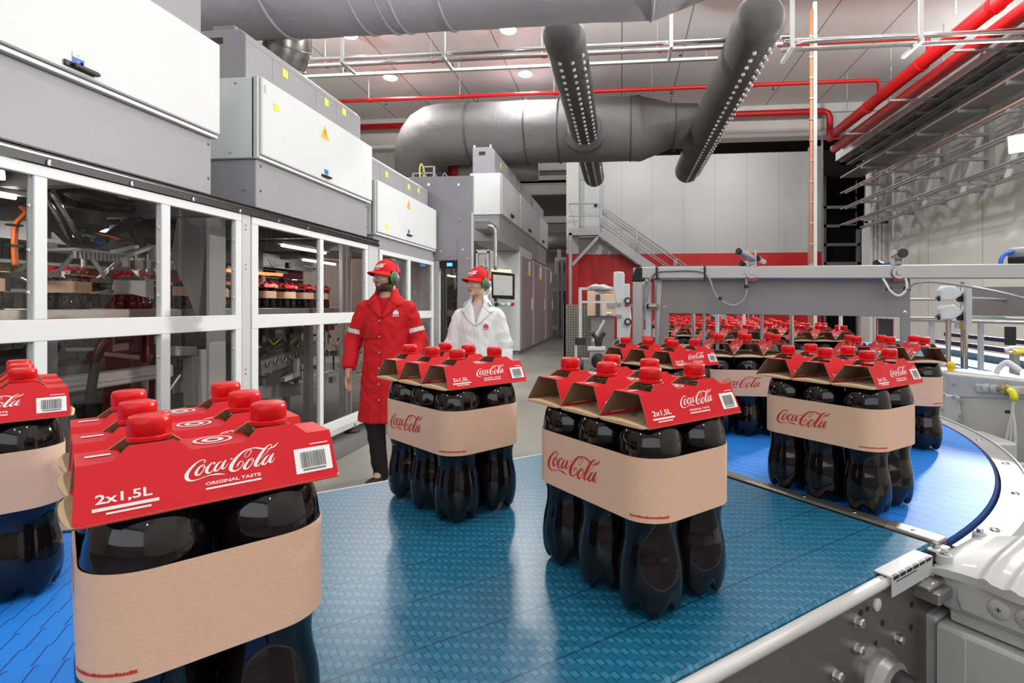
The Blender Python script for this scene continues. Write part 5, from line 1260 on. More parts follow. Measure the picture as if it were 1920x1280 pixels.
def inner_column(x, y0, y1, label, m, xd=0.2, g='columns inside the packing machine'):
    t = thing('machine_column', label, 'column', (x, (y0 + y1) / 2, 0), 0, g)
    MB().box((x - xd, y0, 0.0), (x, y1, 2.26)).build('column_body', m, t, bevel=0.006); MB().box((x - xd - 0.03, y0 - 0.03, 0.0), (x + 0.03, y1 + 0.03, 0.02)).build('foot_plate', M['grey_dark'], t)
pc0 = on_x(392, 500, -3.42).y; pc1 = on_x(424, 500, -3.42).y
inner_column(-3.42, pc0, pc1, 'wide pale grey column behind the third pane of the first guard door', M['grey_light'], 0.03)
inner_column(-4.75, 2.9, 3.1, 'dark column behind the leftmost pane', M['dark']); inner_column(-4.8, 4.95, 5.2, 'dark brown column left of the pale one', M['dark'])
inner_column(-3.4, on_x(643, 700, -3.4).y, on_x(660, 700, -3.4).y, 'grey column behind the lower right pane of the second guard door', M['grey_light'], 0.05); inner_column(-4.9, 6.9, 7.1, 'dark red-brown column at the far end of the packing machine', mat('red_brown_paint', (0.12, 0.03, 0.025), 0.5))
t = thing('slanted_cover', 'dark slanted cover plate left of the wide pale grey column', 'machine cover', (-3.6, 4.5, 1.4))
a, b, c, d_ = on_x(320, 480, -3.75), on_x(345, 510, -3.75), on_x(392, 600, -3.5), on_x(392, 392, -3.5)
MB().add([a, on_x(372, 600, -3.5), c, d_, on_x(335, 395, -3.75)], [(0, 1, 2, 3, 4)]).build('cover_plate', M['grey_dark'], t, solidify=0.006, recalc=False)

# pick-and-place robots
def robot(y, x, label, arms):
    t = thing('pick_robot', label, 'robot', (x, y, ZI + 0.5), 0, 'robots inside the packing machine')
    zt = 2.14; zg = 1.89
    MB().lathe([(0.2, 0), (0.22, -0.1), (0.12, -0.16), (0.0001, -0.16)], 24, Matrix.Translation((x - 0.1, y, zt))).build('robot_base', M['dark'], t, smooth=35)
    for k, (dy, dx) in enumerate(((-0.42, 0.15), (0.36, 0.15), (0.05, -0.4))):
        el = Vector((x + dx * 1.2, y + dy, zt + 0.06))
        MB().tube([(x - 0.1, y, zt + 0.05), el], 0.035, 12).build('upper_arm', M['black_gloss'], t, smooth='all')
        for s in (-0.035, 0.035): MB().tube([el + Vector((s, 0, 0)), (x + dx * 0.2 + s, y + dy * 0.16, zg)], 0.019, 10).build('forearm', M['chrome'] if (arms and k == 0) else M['black_gloss'], t, smooth='all')
    MB().lathe([(0.09, 0), (0.1, 0.02), (0.05, 0.05), (0.03, 0.09)], 20, Matrix.Translation((x, y, zg - 0.03))).build('wrist', M['black_gloss'], t, smooth=35)
    MB().ball((x + 0.1, y + 0.03, zg + 0.03), 0.035, 14).build('motor_cap', mat('blue_cap', (0.02, 0.08, 0.35), 0.3), t, smooth='all')
    g = MB(); g.box((x - 0.15, y - 0.2, zg - 0.065), (x + 0.15, y + 0.2, zg - 0.045))
    for k in range(13): g.box((x + 0.13, y - 0.2 + k * 0.032, zg - 0.12), (x + 0.15, y - 0.19 + k * 0.032, zg - 0.06))
    g.build('gripper_plate', M['grey_light'], t)
    for s in (-1, 1):
        for q_ in (-1, 1): MB().beam((x + 0.12 * q_, y + s * 0.16, zg - 0.06), (x + 0.16 * q_, y + s * 0.33, zg - 0.23), 0.012, 0.03).build('gripper_arm', M['steel'], t)
        MB().box((x - 0.2, y + s * 0.33 - 0.01, zg - 0.26), (x + 0.2, y + s * 0.33 + 0.01, zg - 0.22)).build('gripper_jaw', M['steel'], t)
    for k in range(5): MB().tube(catmull([(x - 0.05 + 0.03 * k, y - 0.05, zt - 0.15), (x + 0.1 + 0.04 * k, y - 0.15 + 0.07 * k, zt - 0.2), (x + 0.02 * k, y + 0.04 * k, zg + 0.05)], 6), 0.008, 6).build('hose', M[('black', 'green', 'black', 'orange_cable', 'black')[k]], t, smooth='all')
    MB().cyl((x, y, zg - 0.06), (x, y, zg - 0.26), 0.02, 10).build('gripper_stem', M['chrome'], t)
    return t
robot(3.72, -4.0, 'delta robot with polished arm over the left six-pack inside the machine', True)
robot(4.55, -4.25, 'darker delta robot further in, left of the wide grey column', False)
# white gripper frame with nozzle blocks beside the second robot
t = thing('gripper_frame', 'pale grey bent gripper frame with nozzle blocks inside the machine', 'gripper', (-3.85, 4.3, 1.75))
P = lambda u, v, x=-3.8: on_x(u, v, x)
for a, b in (((212, 472), (255, 462)), ((235, 480), (284, 463)), ((284, 463), (302, 461)), ((285, 463), (286, 487)), ((236, 479), (237, 500)), ((286, 485), (302, 484))): MB().beam(P(*a), P(*b), 0.05, 0.022).build('frame_bar', M['grey_light'], t)
for u in (254, 276): MB().cyl(P(u, 476), P(u, 502), 0.014, 10).build('nozzle', M['chrome'], t); MB().box(tuple(P(u - 7, 503) - Vector((0.03, 0, 0))), tuple(P(u + 8, 489) + Vector((0.03, 0, 0)))).build('nozzle_block', M['grey_dark'], t)
MB().add([P(214, 525), P(287, 526), P(288, 560), P(210, 543)], [(0, 1, 2, 3)]).build('guide_plate', M['grey_light'], t, solidify=0.006)
# orange cable bundle behind the leftmost pane
t = thing('cable_bundle', 'orange cable bundle hanging behind the leftmost pane', 'cable', tuple(on_x(35, 440, -3.95)))
for k in range(3):
    pth = [on_x(u + 2.6 * k, v, -3.95 - 0.01 * k) for u, v in ((36, 387), (44, 393), (46, 400), (38, 408), (28, 420), (25, 440), (24.5, 465), (27, 498))]
    MB().tube(catmull([tuple(p) for p in pth], 5), 0.011, 8).build('cable', M['orange_cable'], t, smooth='all')
for v in (422, 460): p = on_x(28, v, -3.95); MB().box((p.x - 0.03, p.y - 0.035, p.z - 0.006), (p.x + 0.02, p.y + 0.035, p.z + 0.006)).build('cable_tie', M['black'], t)
# status light strips
t = thing('status_light', 'glowing orange light strip behind the grey guard post', 'light', tuple(on_x(440, 507, -4.4)))
a, b = on_x(424, 507, -4.4), on_x(475, 506, -4.4); MB().box((a.x, a.y, a.z - 0.015), (a.x + 0.02, b.y + 0.3, a.z + 0.02)).build('strip', M['orange_glow'], t)
MB().box((a.x - 0.03, a.y, a.z + 0.02), (a.x + 0.02, b.y + 0.4, a.z + 0.05)).build('strip_holder', M['grey_dark'], t)
MB().box((a.x - 0.05, a.y - 0.05, 0), (a.x - 0.02, a.y + 0.01, a.z + 0.05)).build('holder_post', M['grey_dark'], t)
t = thing('status_light', 'small orange light behind the second guard door', 'light', tuple(on_x(500, 512, -4.4)))
a = on_x(500, 513, -4.4); MB().box((a.x, a.y, a.z - 0.015), (a.x + 0.02, a.y + 0.3, a.z + 0.02)).build('strip', M['orange_glow'], t); MB().box((a.x - 0.03, a.y - 0.1, a.z + 0.02), (a.x + 0.02, a.y + 0.4, a.z + 0.05)).build('strip_holder', M['grey_dark'], t)
MB().box((a.x - 0.05, a.y - 0.05, 0), (a.x - 0.02, a.y + 0.01, a.z + 0.05)).build('holder_post', M['grey_dark'], t)
# machinery in the lower half
def low_block(name, label, lo, hi, m, cat='machine part', bev=0.01):
    t = thing(name, label, cat, ((lo[0] + hi[0]) / 2, (lo[1] + hi[1]) / 2, lo[2]), 0)
    MB().box(lo, hi).build('housing', m, t, bevel=bev); MB().box((hi[0], lo[1] + 0.06, lo[2] + 0.06), (hi[0] + 0.008, hi[1] - 0.06, hi[2] - 0.06)).build('cover_plate', m, t, bevel=0.004)
    for y in (lo[1] + 0.05, hi[1] - 0.05): MB().box((lo[0] + 0.05, y - 0.03, 0), (lo[0] + 0.1, y + 0.03, lo[2])).build('leg', M['grey'], t)
    return t
low_block('drive_box', 'dark drive box under the inner conveyor, left', (-4.4, 2.9, 0.75), (-3.8, 3.9, 1.12), M['dark']); low_block('drive_box', 'black drive box low behind the second pane', (-4.6, 1.4, 0.62), (-3.9, 2.7, 1.1), M['dark'])
low_block('return_guide', 'long pale guide plate low inside the machine', (-3.75, 2.7, 0.86), (-3.6, 4.1, 0.96), M['grey_light'])
t = thing('frame_bracket', 'grey inverted U-shaped bracket frame behind the lower third pane', 'frame', (-3.7, 4.6, 0))
for a, b in (((358, 668), (360, 760)), ((320, 658), (360, 658)), ((372, 655), (374, 760))): MB().beam(on_x(*a, -3.65), on_x(*b, -3.65), 0.1, 0.08).build('frame_bar', M['grey_light'], t, bevel=0.008)
t = thing('chain_conveyor', 'slanted grey chain conveyor with round links low behind the second guard door', 'conveyor', (-4.1, 5.6, 0))
a = on_x(480, 690, -3.9); b = on_x(585, 655, -3.9); MB().beam(a, b, 0.12, 0.16).build('side_plate', M['steel'], t, bevel=0.005)
for k in range(7):
    p = a.lerp(b, 0.1 + k * 0.13); rg = MB()
    ring(rg, p + Vector((0.07, 0, 0.02)), (1, 0, 0), 0.032, 0.009); rg.build('chain_link', M['chrome'], t, smooth='all')
for v, nm in ((730, 'cross_bar'), (742, 'cross_bar')): MB().beam(on_x(480, v, -4.0), on_x(598, v - 10, -4.0), 0.05, 0.07).build(nm, M['grey'], t)
MB().beam(on_x(556, 700, -3.8), on_x(556, 672, -3.8), 0.05, 0.05).build('bracket', M['frame_white'], t); MB().beam(on_x(530, 712, -3.8), on_x(560, 700, -3.8), 0.05, 0.05).build('bracket', M['frame_white'], t)
for y in (5.2, 6.3): MB().box((-4.1, y, 0), (-4.04, y + 0.06, 1.0)).build('leg', M['grey'], t)
t = thing('air_hose', 'thick dark curved hose behind the second pane of the first guard door', 'hose', tuple(on_x(175, 700, -3.5)))
MB().tube(catmull([tuple(on_x(u, v, -3.5)) for u, v in ((200, 640), (190, 650), (181, 672), (176, 700), (170, 740), (167, 790), (167, 985))], 5), 0.028, 10).build('hose_tube', M['black_gloss'], t, smooth='all')
t = thing('tie_rod', 'short pale rods and bracket under the inner conveyor', 'bracket', tuple(on_x(220, 660, -3.7)))
for a, b, w in (((192, 663), (258, 670), 0.03), ((205, 653), (236, 649), 0.05), ((120, 655), (178, 654), 0.025)): MB().beam(on_x(*a, -3.7), on_x(*b, -3.7), w, w).build('rod', M['steel'], t)
rnd = random.Random(4)
t = thing('wire_loom', 'tangle of hoses and wires above the chain conveyor', 'cable', (-4.2, 5.8, 1.2))
mb = MB()
for k in range(24):
    u = rnd.uniform(478, 680); v = rnd.uniform(630, 665); p = on_x(u, v, -4.2 + rnd.uniform(-0.3, 0.3))
    mb.tube(catmull([tuple(p), tuple(p + Vector((rnd.uniform(-0.1, 0.1), rnd.uniform(-0.2, 0.2), -0.08))), tuple(p + Vector((rnd.uniform(-0.1, 0.1), rnd.uniform(-0.3, 0.3), -0.02)))], 4), 0.007, 5)
o = mb.build('hose', M['black'], t); o['kind'] = 'stuff'
mb = MB()
for k in range(5):
    u = 505 + 30 * k; p = on_x(u, 636, -3.9); mb = MB(); mb.tube(catmull([tuple(p), tuple(p + Vector((0, 0.08, -0.06))), tuple(p + Vector((0, 0.2, 0.0)))], 4), 0.009, 6); mb.build('yellow_hose', M['label_yellow'], t)

# tube lights under the machine's roof
for i, (x, y) in enumerate(((-3.75, 2.6), (-4.6, 4.3), (-3.75, 6.2), (-4.6, 8.0))):
    t = thing('tube_light', ('tube light under the machine roof by the leftmost pane', 'tube light seen between the robot arms', 'tube light over the line of packs behind the second door', 'tube light at the far end inside the machine')[i], 'lamp', (x, y, 2.1), 0, 'tube lights inside the packing machine')
    MB().box((x - 0.04, y - 0.5, 2.12), (x + 0.04, y + 0.5, 2.15)).build('housing', M['grey_light'], t); MB().cyl((x, y - 0.45, 2.105), (x, y + 0.45, 2.105), 0.013, 10).build('tube', M['led_glow'], t)
    area_light('tube_glow', (x, y, 2.085), (x, y, 0), 0.05, 8.0, (1, 0.99, 0.95), t, size_y=0.9)

# clutter of small pipes, blocks and cables in the lower half, too many to count
rnd = random.Random(21)
t = thing('machine_internals', 'tangle of steel rods, blocks and pipes low inside the packing machine', 'machine part', (-4.2, 5, 0), 0)
for nm, m, n in (('rod', M['steel'], 46), ('block', M['grey_dark'], 40), ('dark_pipe', M['black_gloss'], 40), ('bright_fitting', M['chrome'], 40)):
    mb = MB()
    for k in range(n):
        y = rnd.choice((rnd.uniform(1.6, 4.0), rnd.uniform(4.3, 8.4), rnd.uniform(4.3, 8.4))); x = rnd.uniform(-4.75, -3.85); z = rnd.uniform(0.35, 1.2); L = rnd.uniform(0.1, 0.45)
        if nm == 'block': mb.box((x, y, z), (x + rnd.uniform(0.03, 0.1), y + rnd.uniform(0.05, 0.2), z + rnd.uniform(0.03, 0.12)))
        elif nm == 'bright_fitting': mb.cyl((x, y, z), (x + 0.03, y + rnd.uniform(0.01, 0.04), z + rnd.uniform(-0.04, 0.04)), rnd.uniform(0.01, 0.025), 8)
        else:
            dvec = rnd.choice(((0, L, 0), (0, L * 0.5, L * 0.5), (0, 0, L), (L * 0.4, L, 0.1 * L))); mb.cyl((x, y, z), (x + dvec[0], y + dvec[1], z + dvec[2]), rnd.uniform(0.008, 0.02), 6)
    o = mb.build(nm, m, t); o['kind'] = 'stuff'
t2 = thing('tool_rail', 'row of small valves and fittings behind the packs, high inside the packing machine', 'machine part', (-4.9, 5, 1.9), 0)
for nm, m, n in (('fitting', M['steel'], 50), ('valve', M['black_gloss'], 50)):
    mb = MB()
    for k in range(n):
        y = rnd.uniform(1.6, 8.4); x = rnd.uniform(-5.2, -4.7); z = rnd.uniform(1.5, 2.1)
        if nm == 'valve': mb.box((x, y, z), (x + rnd.uniform(0.02, 0.08), y + rnd.uniform(0.03, 0.12), z + rnd.uniform(0.02, 0.10)))
        else: mb.cyl((x, y, z), (x, y + rnd.uniform(0.02, 0.3), z + rnd.uniform(-0.15, 0.15)), rnd.uniform(0.006, 0.014), 6)
    o = mb.build(nm, m, t2); o['kind'] = 'stuff'
for z in (1.55, 1.8, 2.05): MB().box((-5.22, 1.6, z), (-5.18, 5.3, z + 0.03)).build('rail_bar', M['grey_dark'], t2)
for y in (1.7, 3.4, 5.2): MB().box((-5.24, y, 0), (-5.18, y + 0.05, 2.2)).build('rail_post', M['grey_dark'], t2)
# ================================================================ guide gate over the curve
def gp(u, v, dl=2.36, dr=2.06, u0=1210, u1=1710):
    """a point of the slightly skewed gate plane"""
    p = on_d(u0, PCY, dl); q = on_d(u1, PCY, dr); c = on_line(u, p, q); r = ray(u, v); t = c.x / r.x if abs(r.x) > abs(r.y) else c.y / r.y
    return EYE + r * t
gx = (on_d(1710, PCY, 2.06) - on_d(1210, PCY, 2.36)).normalized(); gn = Vector((-gx.y, gx.x, 0))    # along / away from the camera
if gn.y < 0: gn = -gn
gate = thing('guide_gate', 'steel guide gate with wide satin plate standing across the curve conveyor', 'machine guard', tuple(Vector((gp(1450, 560).x, gp(1450, 560).y, 0))))
def slab(mb, uv, th, off=0.0):
    c = [gp(*p) + gn * off for p in uv]; n = len(c)
    return mb.add(c + [p + gn * th for p in c], [tuple(range(n)), tuple(range(n, 2 * n))[::-1]] + [(i, (i + 1) % n, n + (i + 1) % n, n + i) for i in range(n)])
slab(MB(), [(1241, 523), (1707, 521), (1707, 640), (1688, 640), (1688, 594), (1254, 587), (1254, 646), (1235, 646)], 0.006).build('gate_plate', M['plate'], gate, bevel=0.0015)
slab(MB(), [(1231, 523), (1241, 523), (1235, 646), (1231, 660)], 0.03, 0.004).build('plate_edge', M['steel'], gate)
for u, v in ((1246.5, 576), (1696.5, 586)): MB().bolt(gp(u, v), -gn, 0.007, 0.006).build('plate_bolt', M['chrome'], gate)
slab(MB(), [(1204, 502.5), (1975, 496), (1975, 523.5), (1204, 523.3)], 0.045, -0.065).build('cross_beam', M['steel'], gate, bevel=0.003)
slab(MB(), [(1237, 496.5), (1415, 496.5), (1415, 502), (1237, 502)], 0.05, 0.03).build('rear_beam', M['grey'], gate)
slab(MB(), [(1190, 523), (1197, 503), (1209, 503), (1209, 523), (1213, 524), (1209, 528.5), (1189, 528.5), (1189, 524)], 0.05, -0.068).build('corner_joint', M['black_gloss'], gate, bevel=0.003)
slab(MB(), [(1190.5, 528), (1209, 528), (1209, 800), (1190.5, 800)], 0.042, -0.062).build('post', M['steel'], gate, bevel=0.003)
slab(MB(), [(1210, 526), (1220, 530), (1221, 800), (1211, 800)], 0.03, 0.0).build('post', M['frame_white'], gate)
slab(MB(), [(1223, 524), (1236, 524), (1236, 800), (1226, 800)], 0.03, 0.06).build('post', M['grey_light'], gate)
slab(MB(), [(1180, 499), (1208, 499), (1204, 601), (1181, 601)], 0.02, 0.09).build('post_plate', M['grey_light'], gate, bevel=0.003)
MB().cyl(gp(1219, 574) - gn * 0.03, gp(1234, 574) - gn * 0.03, 0.013, 14).build('sensor_barrel', M['steel'], gate, smooth=35)
MB().cyl(gp(1215, 574) - gn * 0.03, gp(1219, 574) - gn * 0.03, 0.012, 14).build('sensor_cap', M['black'], gate)
for u, off, m in ((1299.5, 0.02, 'chrome'), (1485, 0.02, 'chrome'), (1434, 0.3, 'steel'), (1340, 0.3, 'paper_white'), (1312, 0.3, 'steel'), (1643, 0.3, 'steel'), (1398, 0.6, 'paper_white'), (1620, 0.5, 'paper_white')):
    p = gp(u, 586) + gn * off; MB().cyl((p.x, p.y, 1.15), (p.x, p.y, 1.47), 0.0085, 12).build('guide_rod', M[m], gate, smooth=35)
p0 = gp(1260, 580) + gn * 0.31; p1 = gp(1680, 580) + gn * 0.31; MB().beam((p0.x, p0.y, 1.47), (p1.x, p1.y, 1.47), 0.03, 0.03).build('rod_carrier', M['steel'], gate)
p0 = gp(1390, 580) + gn * 0.6; p1 = gp(1630, 580) + gn * 0.5; MB().beam((p0.x, p0.y, 1.47), (p1.x, p1.y, 1.47), 0.03, 0.03).build('rod_carrier', M['steel'], gate)
# windows of the light curtain behind the right leg
slab(MB(), [(1654, 597), (1686, 599), (1686, 645), (1654, 645)], 0.02, 0.08).build('sensor_housing', M['dark'], gate)
mb = MB()
for a, b in (((1653, 597), (1655, 645)), ((1684, 598), (1686, 645))): slab(mb, [(a[0], a[1]), (b[0], a[1]), (b[0], b[1]), (a[0], b[1])], 0.006, 0.07)
mb.build('sensor_edge', mat('pink_acrylic', (0.75, 0.25, 0.28), 0.3), gate)
# ---- the two photo sensors clamped on the beam
def sensor(u, label, kind):
    s = thing('photo_sensor', label, 'sensor', tuple(gp(u, 500)), 0, 'photo sensors on the gate beam')
    off = -0.072
    c = gp(u, 512.5) + gn * off
    MB().lathe([(0.0235, 0), (0.0235, 0.006), (0.0115, 0.006), (0.0105, 0.012), (0.0001, 0.012)], 24, Matrix.Translation(c) @ (-gn).to_track_quat('Z', 'Y').to_matrix().to_4x4()).build('clamp_knob', M['steel'], s, smooth=35)
    mb = MB()
    for du in (-6.5, 7.5): slab(mb, [(u + du - 1.5, 471), (u + du + 1.5, 471), (u + du + 1.5, 503), (u + du - 1.5, 503)], 0.05, off + 0.012)
    slab(mb, [(u - 7, 490), (u + 8, 490), (u + 8, 497), (u - 7, 497)], 0.03, off + 0.015); mb.build('clamp_bracket', M['frame_white'], s, bevel=0.001)
    mb = MB(); slab(mb, [(u - 9, 523), (u + 10, 523), (u + 10, 527.5), (u - 9, 527.5)], 0.04, off + 0.01); mb.build('sensor_foot', mat('pink_plastic', (0.55, 0.12, 0.16), 0.4), s)
    if kind == 0: spec = (((1385, 476), (1413, 487), -0.115, -0.06, 0.0128), ((1391, 494), (1412, 500), -0.01, 0.03, 0.012), ((1420, 486), (1432, 492), -0.05, -0.02, 0.011))
    else: spec = (((1676, 480), (1676, 483), -0.12, -0.03, 0.016), ((1641, 494), (1655, 495), -0.02, 0.03, 0.012))
    for a, b, o0, o1, r in spec:
        p = gp(*a) + gn * o0; q_ = gp(*b) + gn * o1; t = MB().cyl(p, q_, r, 18).build('sensor_barrel', M['chrome'], s, smooth=35)
        d = (q_ - p).normalized(); MB().cyl(p - d * 0.004, p + d * 0.006, r * 1.04, 18).build('lens_cap', M['black'], t, smooth=35)
    MB().box(tuple(gp(u - 9, 500) + gn * 0.0), tuple(gp(u - 4, 492) + gn * 0.04)).build('sensor_body', M['label_blue'], s)
    return s
sensor(1408.5, 'photo sensor with slanting chrome barrel, on the beam over the gate plate', 0)
sensor(1676, 'photo sensor facing the camera on the beam, over the right end of the gate plate', 1)
# ---- cables on the gate
def gcable(name, label, uvo, r, m, cat='cable', ties=()):
    t = thing(name, label, cat, tuple(gp(uvo[0][0], uvo[0][1])))
    MB().tube(catmull([tuple(gp(u, v) + gn * o) for u, v, o in uvo], 6), r, 8).build('cable_sheath', m, t, smooth='all')
    for u, v, s in ties:
        c = gp(u, v) + gn * uvo[0][2]; MB().box((c.x - s, c.y - 0.012, c.z - s), (c.x + s, c.y + 0.012, c.z + s)).build('cable_tie', M['black'], t)
    return t
gcable('sensor_cable', 'grey sensor cable strapped along the beam and looping below it', [(1217, 566, -0.075), (1221, 545, -0.08), (1224, 525, -0.08), (1236, 512, -0.08), (1260, 509.5, -0.08), (1300, 509, -0.08), (1322, 513, -0.08), (1332, 525, -0.08), (1341, 550, -0.075), (1352, 563, -0.075), (1367, 571, -0.075), (1380, 572, -0.075), (1393, 563, -0.075), (1399, 549, -0.075), (1400, 537, -0.07), (1398, 524, -0.06)], 0.0042, M['cable_grey'], ties=((1351, 559.5, 0.006), (1399, 538, 0.006)))
t = thing('cable_strap', 'left black strap round the gate beam', 'strap', tuple(gp(1236, 512)), 0, 'black straps round the gate beam')
slab(MB(), [(1234.5, 502), (1237.5, 502), (1238, 524.5), (1235, 524.5)], 0.05, -0.086).build('strap_loop', M['black'], t); slab(MB(), [(1234.5, 523.5), (1242, 523.5), (1242, 525.5), (1234.5, 525.5)], 0.01, -0.086).build('strap_tail', M['black'], t)
t = thing('cable_strap', 'right black strap round the gate beam', 'strap', tuple(gp(1322, 512)), 0, 'black straps round the gate beam')
slab(MB(), [(1321.5, 501), (1325, 501), (1325.5, 524.5), (1322, 524.5)], 0.05, -0.086).build('strap_loop', M['black'], t); slab(MB(), [(1322, 523.5), (1329, 523.5), (1329, 525.5), (1322, 525.5)], 0.01, -0.086).build('strap_tail', M['black'], t)
gcable('sensor_cable', 'pale cable bundle looping under the right photo sensor', [(1648, 524, -0.06), (1652, 532, -0.07), (1658, 544, -0.075), (1668, 553, -0.075), (1678, 554, -0.075), (1688, 545, -0.075), (1690, 533, -0.07), (1688, 522, -0.06)], 0.0045, M['cable_white'], ties=((1659, 542, 0.006), (1692, 542, 0.007)))
gcable('sensor_cable', 'grey cable stretching from the right photo sensor out of the right edge', [(1689, 545, -0.08), (1700, 534, -0.09), (1718, 530.5, -0.10), (1745, 532, -0.11), (1790, 539, -0.12), (1850, 551, -0.13), (1925, 571, -0.14)], 0.0042, M['cable_grey'])

# ================================================================ machines right of the curve
t = thing('drive_unit', 'white boxy drive unit with cable plugs beyond the steel rim, right edge', 'motor', tuple(on_d(1850, 800, 2.2)))
def dd(u, v):
    p = on_d(1775, PCY, 2.28); q_ = on_d(1925, PCY, 2.06); c = on_line(u, p, q_); r = ray(u, v); return EYE + r * (c.y / r.y)
dn = Vector((0.25, 0.97, 0)).normalized()
def dslab(mb, uv, th, off=0.0):
    c = [dd(*p) + dn * off for p in uv]; n = len(c)
    return mb.add(c + [p + dn * th for p in c], [tuple(range(n)), tuple(range(n, 2 * n))[::-1]] + [(i, (i + 1) % n, n + (i + 1) % n, n + i) for i in range(n)])
dslab(MB(), [(1775, 699), (1960, 717), (1960, 750), (1801, 746), (1777, 740)], 0.3).build('upper_housing', M['motor_white'], t, bevel=0.008, seg=2)
dslab(MB(), [(1799, 744), (1960, 748), (1960, 960), (1800, 900)], 0.3, 0.004).build('lower_housing', M['motor_white'], t, bevel=0.006)
dslab(MB(), [(1764, 737), (1800, 741), (1801, 808), (1764, 800)], 0.25, -0.015).build('flange_plate', M['grey_light'], t, bevel=0.008)
dslab(MB(), [(1826, 719), (1958, 726), (1958, 742), (1828, 735)], 0.012, -0.012).build('plug_panel', M['motor_white'], t, bevel=0.004)
dq = (-dn).to_track_quat('Z', 'Y').to_matrix().to_4x4()
for u, v in ((1848, 726), (1863, 728), (1902, 732)): MB().lathe([(0.017, 0), (0.016, 0.006), (0.006, 0.009)], 20, Matrix.Translation(dd(u, v) - dn * 0.012) @ dq).build('cable_plug', M['motor_white'], t, smooth=35)
for u, v in ((1766, 739), (1786, 743), (1764, 767), (1799, 750), (1799, 779), (1795, 789), (1786, 719)): MB().lathe([(0.007, 0), (0.006, 0.008)], 10, Matrix.Translation(dd(u, v) - dn * 0.016) @ dq).build('housing_screw', M['grey'], t)
MB().lathe([(0.02, 0), (0.02, 0.025), (0.013, 0.03)], 16, Matrix.Translation(dd(1880, 728) - dn * 0.01) @ dq).build('cable_gland', mat('brass', (0.45, 0.36, 0.18), 0.3, 0.9), t, smooth=35)
c = MB(); c.tube([tuple(dd(u, v) - dn * o) for u, v, o in ((1885, 728, 0.04), (1889, 732, 0.05), (1890, 738, 0.055), (1890, 745, 0.055))], 0.013, 12); c.build('yellow_plug', mat('lime_plug', (0.75, 0.72, 0.03), 0.4), t, smooth='all')
for k, (ua, ub) in enumerate(((1876, 1890), (1884, 1888), (1893, 1890))):
    MB().tube(catmull([tuple(dd(u, v) - dn * 0.05) for u, v in ((1890, 745), (1888, 765), ((1890 + ua) / 2, 790), (ua, 825), (ua - 2, 850))], 5), 0.006, 8).build('drive_cable', M['uhmw'], t, smooth='all')
for v in (767, 825): MB().box(tuple(dd(1872, v + 2) - dn * 0.06), tuple(dd(1892, v - 1) - dn * 0.04)).build('cable_tie', M['black'], t)
MB().tube(catmull([tuple(dd(u, v) + dn * 0.1) for u, v in ((1887, 706), (1893, 694), (1908, 684), (1920, 690), (1935, 700))], 5), 0.011, 8).build('white_hose', M['cable_white'], t, smooth='all')
MB().ball(dd(1800, 690) + dn * 0.12, 0.018, 16, (1, 1, 0.95)).build('yellow_knob', M['yellow'], t, smooth='all')
MB().cyl(dd(1800, 703) + dn * 0.12, dd(1800, 690) + dn * 0.12, 0.012, 12).build('knob_stem', M['yellow'], t)
for u in (1785, 1900): p = dd(u, 800) + dn * 0.15; MB().box((p.x - 0.03, p.y - 0.03, 0), (p.x + 0.03, p.y + 0.03, p.z + 0.05)).build('leg', M['steel'], t)
t = thing('side_bracket', 'white block on a steel bracket beside the outer rim of the curve', 'bracket', tuple(on_d(1870, 840, 1.95)))
q_ = lambda u, v, d=1.92: on_d(u, v, d)
a = q_(1835, 829); b = q_(1905, 842); MB().box((a.x, a.y, a.z - 0.1), (b.x, b.y + 0.18, a.z - 0.0)).build('block', M['motor_white'], t, bevel=0.008)
MB().tube(catmull([tuple(q_(u, v, 1.7)) for u, v in ((1885, 890), (1888, 878), (1900, 873), (1940, 876))], 5), 0.012, 10).build('bent_handle', M['steel'], t, smooth='all')
p = q_(1880, 860); MB().box((p.x - 0.05, p.y + 0.05, 0), (p.x + 0.04, p.y + 0.12, p.z - 0.02)).build('stand', M['steel_dark'], t)
t = thing('rim_support', 'steel posts and clamps below the outer rim of the curve conveyor, right edge', 'support', tuple(on_d(1905, 980, 1.5)))
for u, d in ((1898, 1.46), (1917, 1.52)): p = on_d(u, 960, d); MB().cyl((p.x, p.y, 0), (p.x, p.y, p.z + 0.07), 0.012, 12).build('post', M['steel'], t, smooth=35)
for u, v, d in ((1887, 965, 1.42), (1877, 990, 1.38), (1910, 930, 1.5), (1900, 948, 1.45)):
    p = on_d(u, v, d); MB().cyl(p, p + Vector((0.03, -0.02, 0)), 0.012, 10).build('clamp_screw', M['chrome'], t, smooth=35)
MB().box(tuple(on_d(1880, 1030, 1.6)), tuple(on_d(1990, 935, 1.75))).build('cover_plate', M['dark'], t)

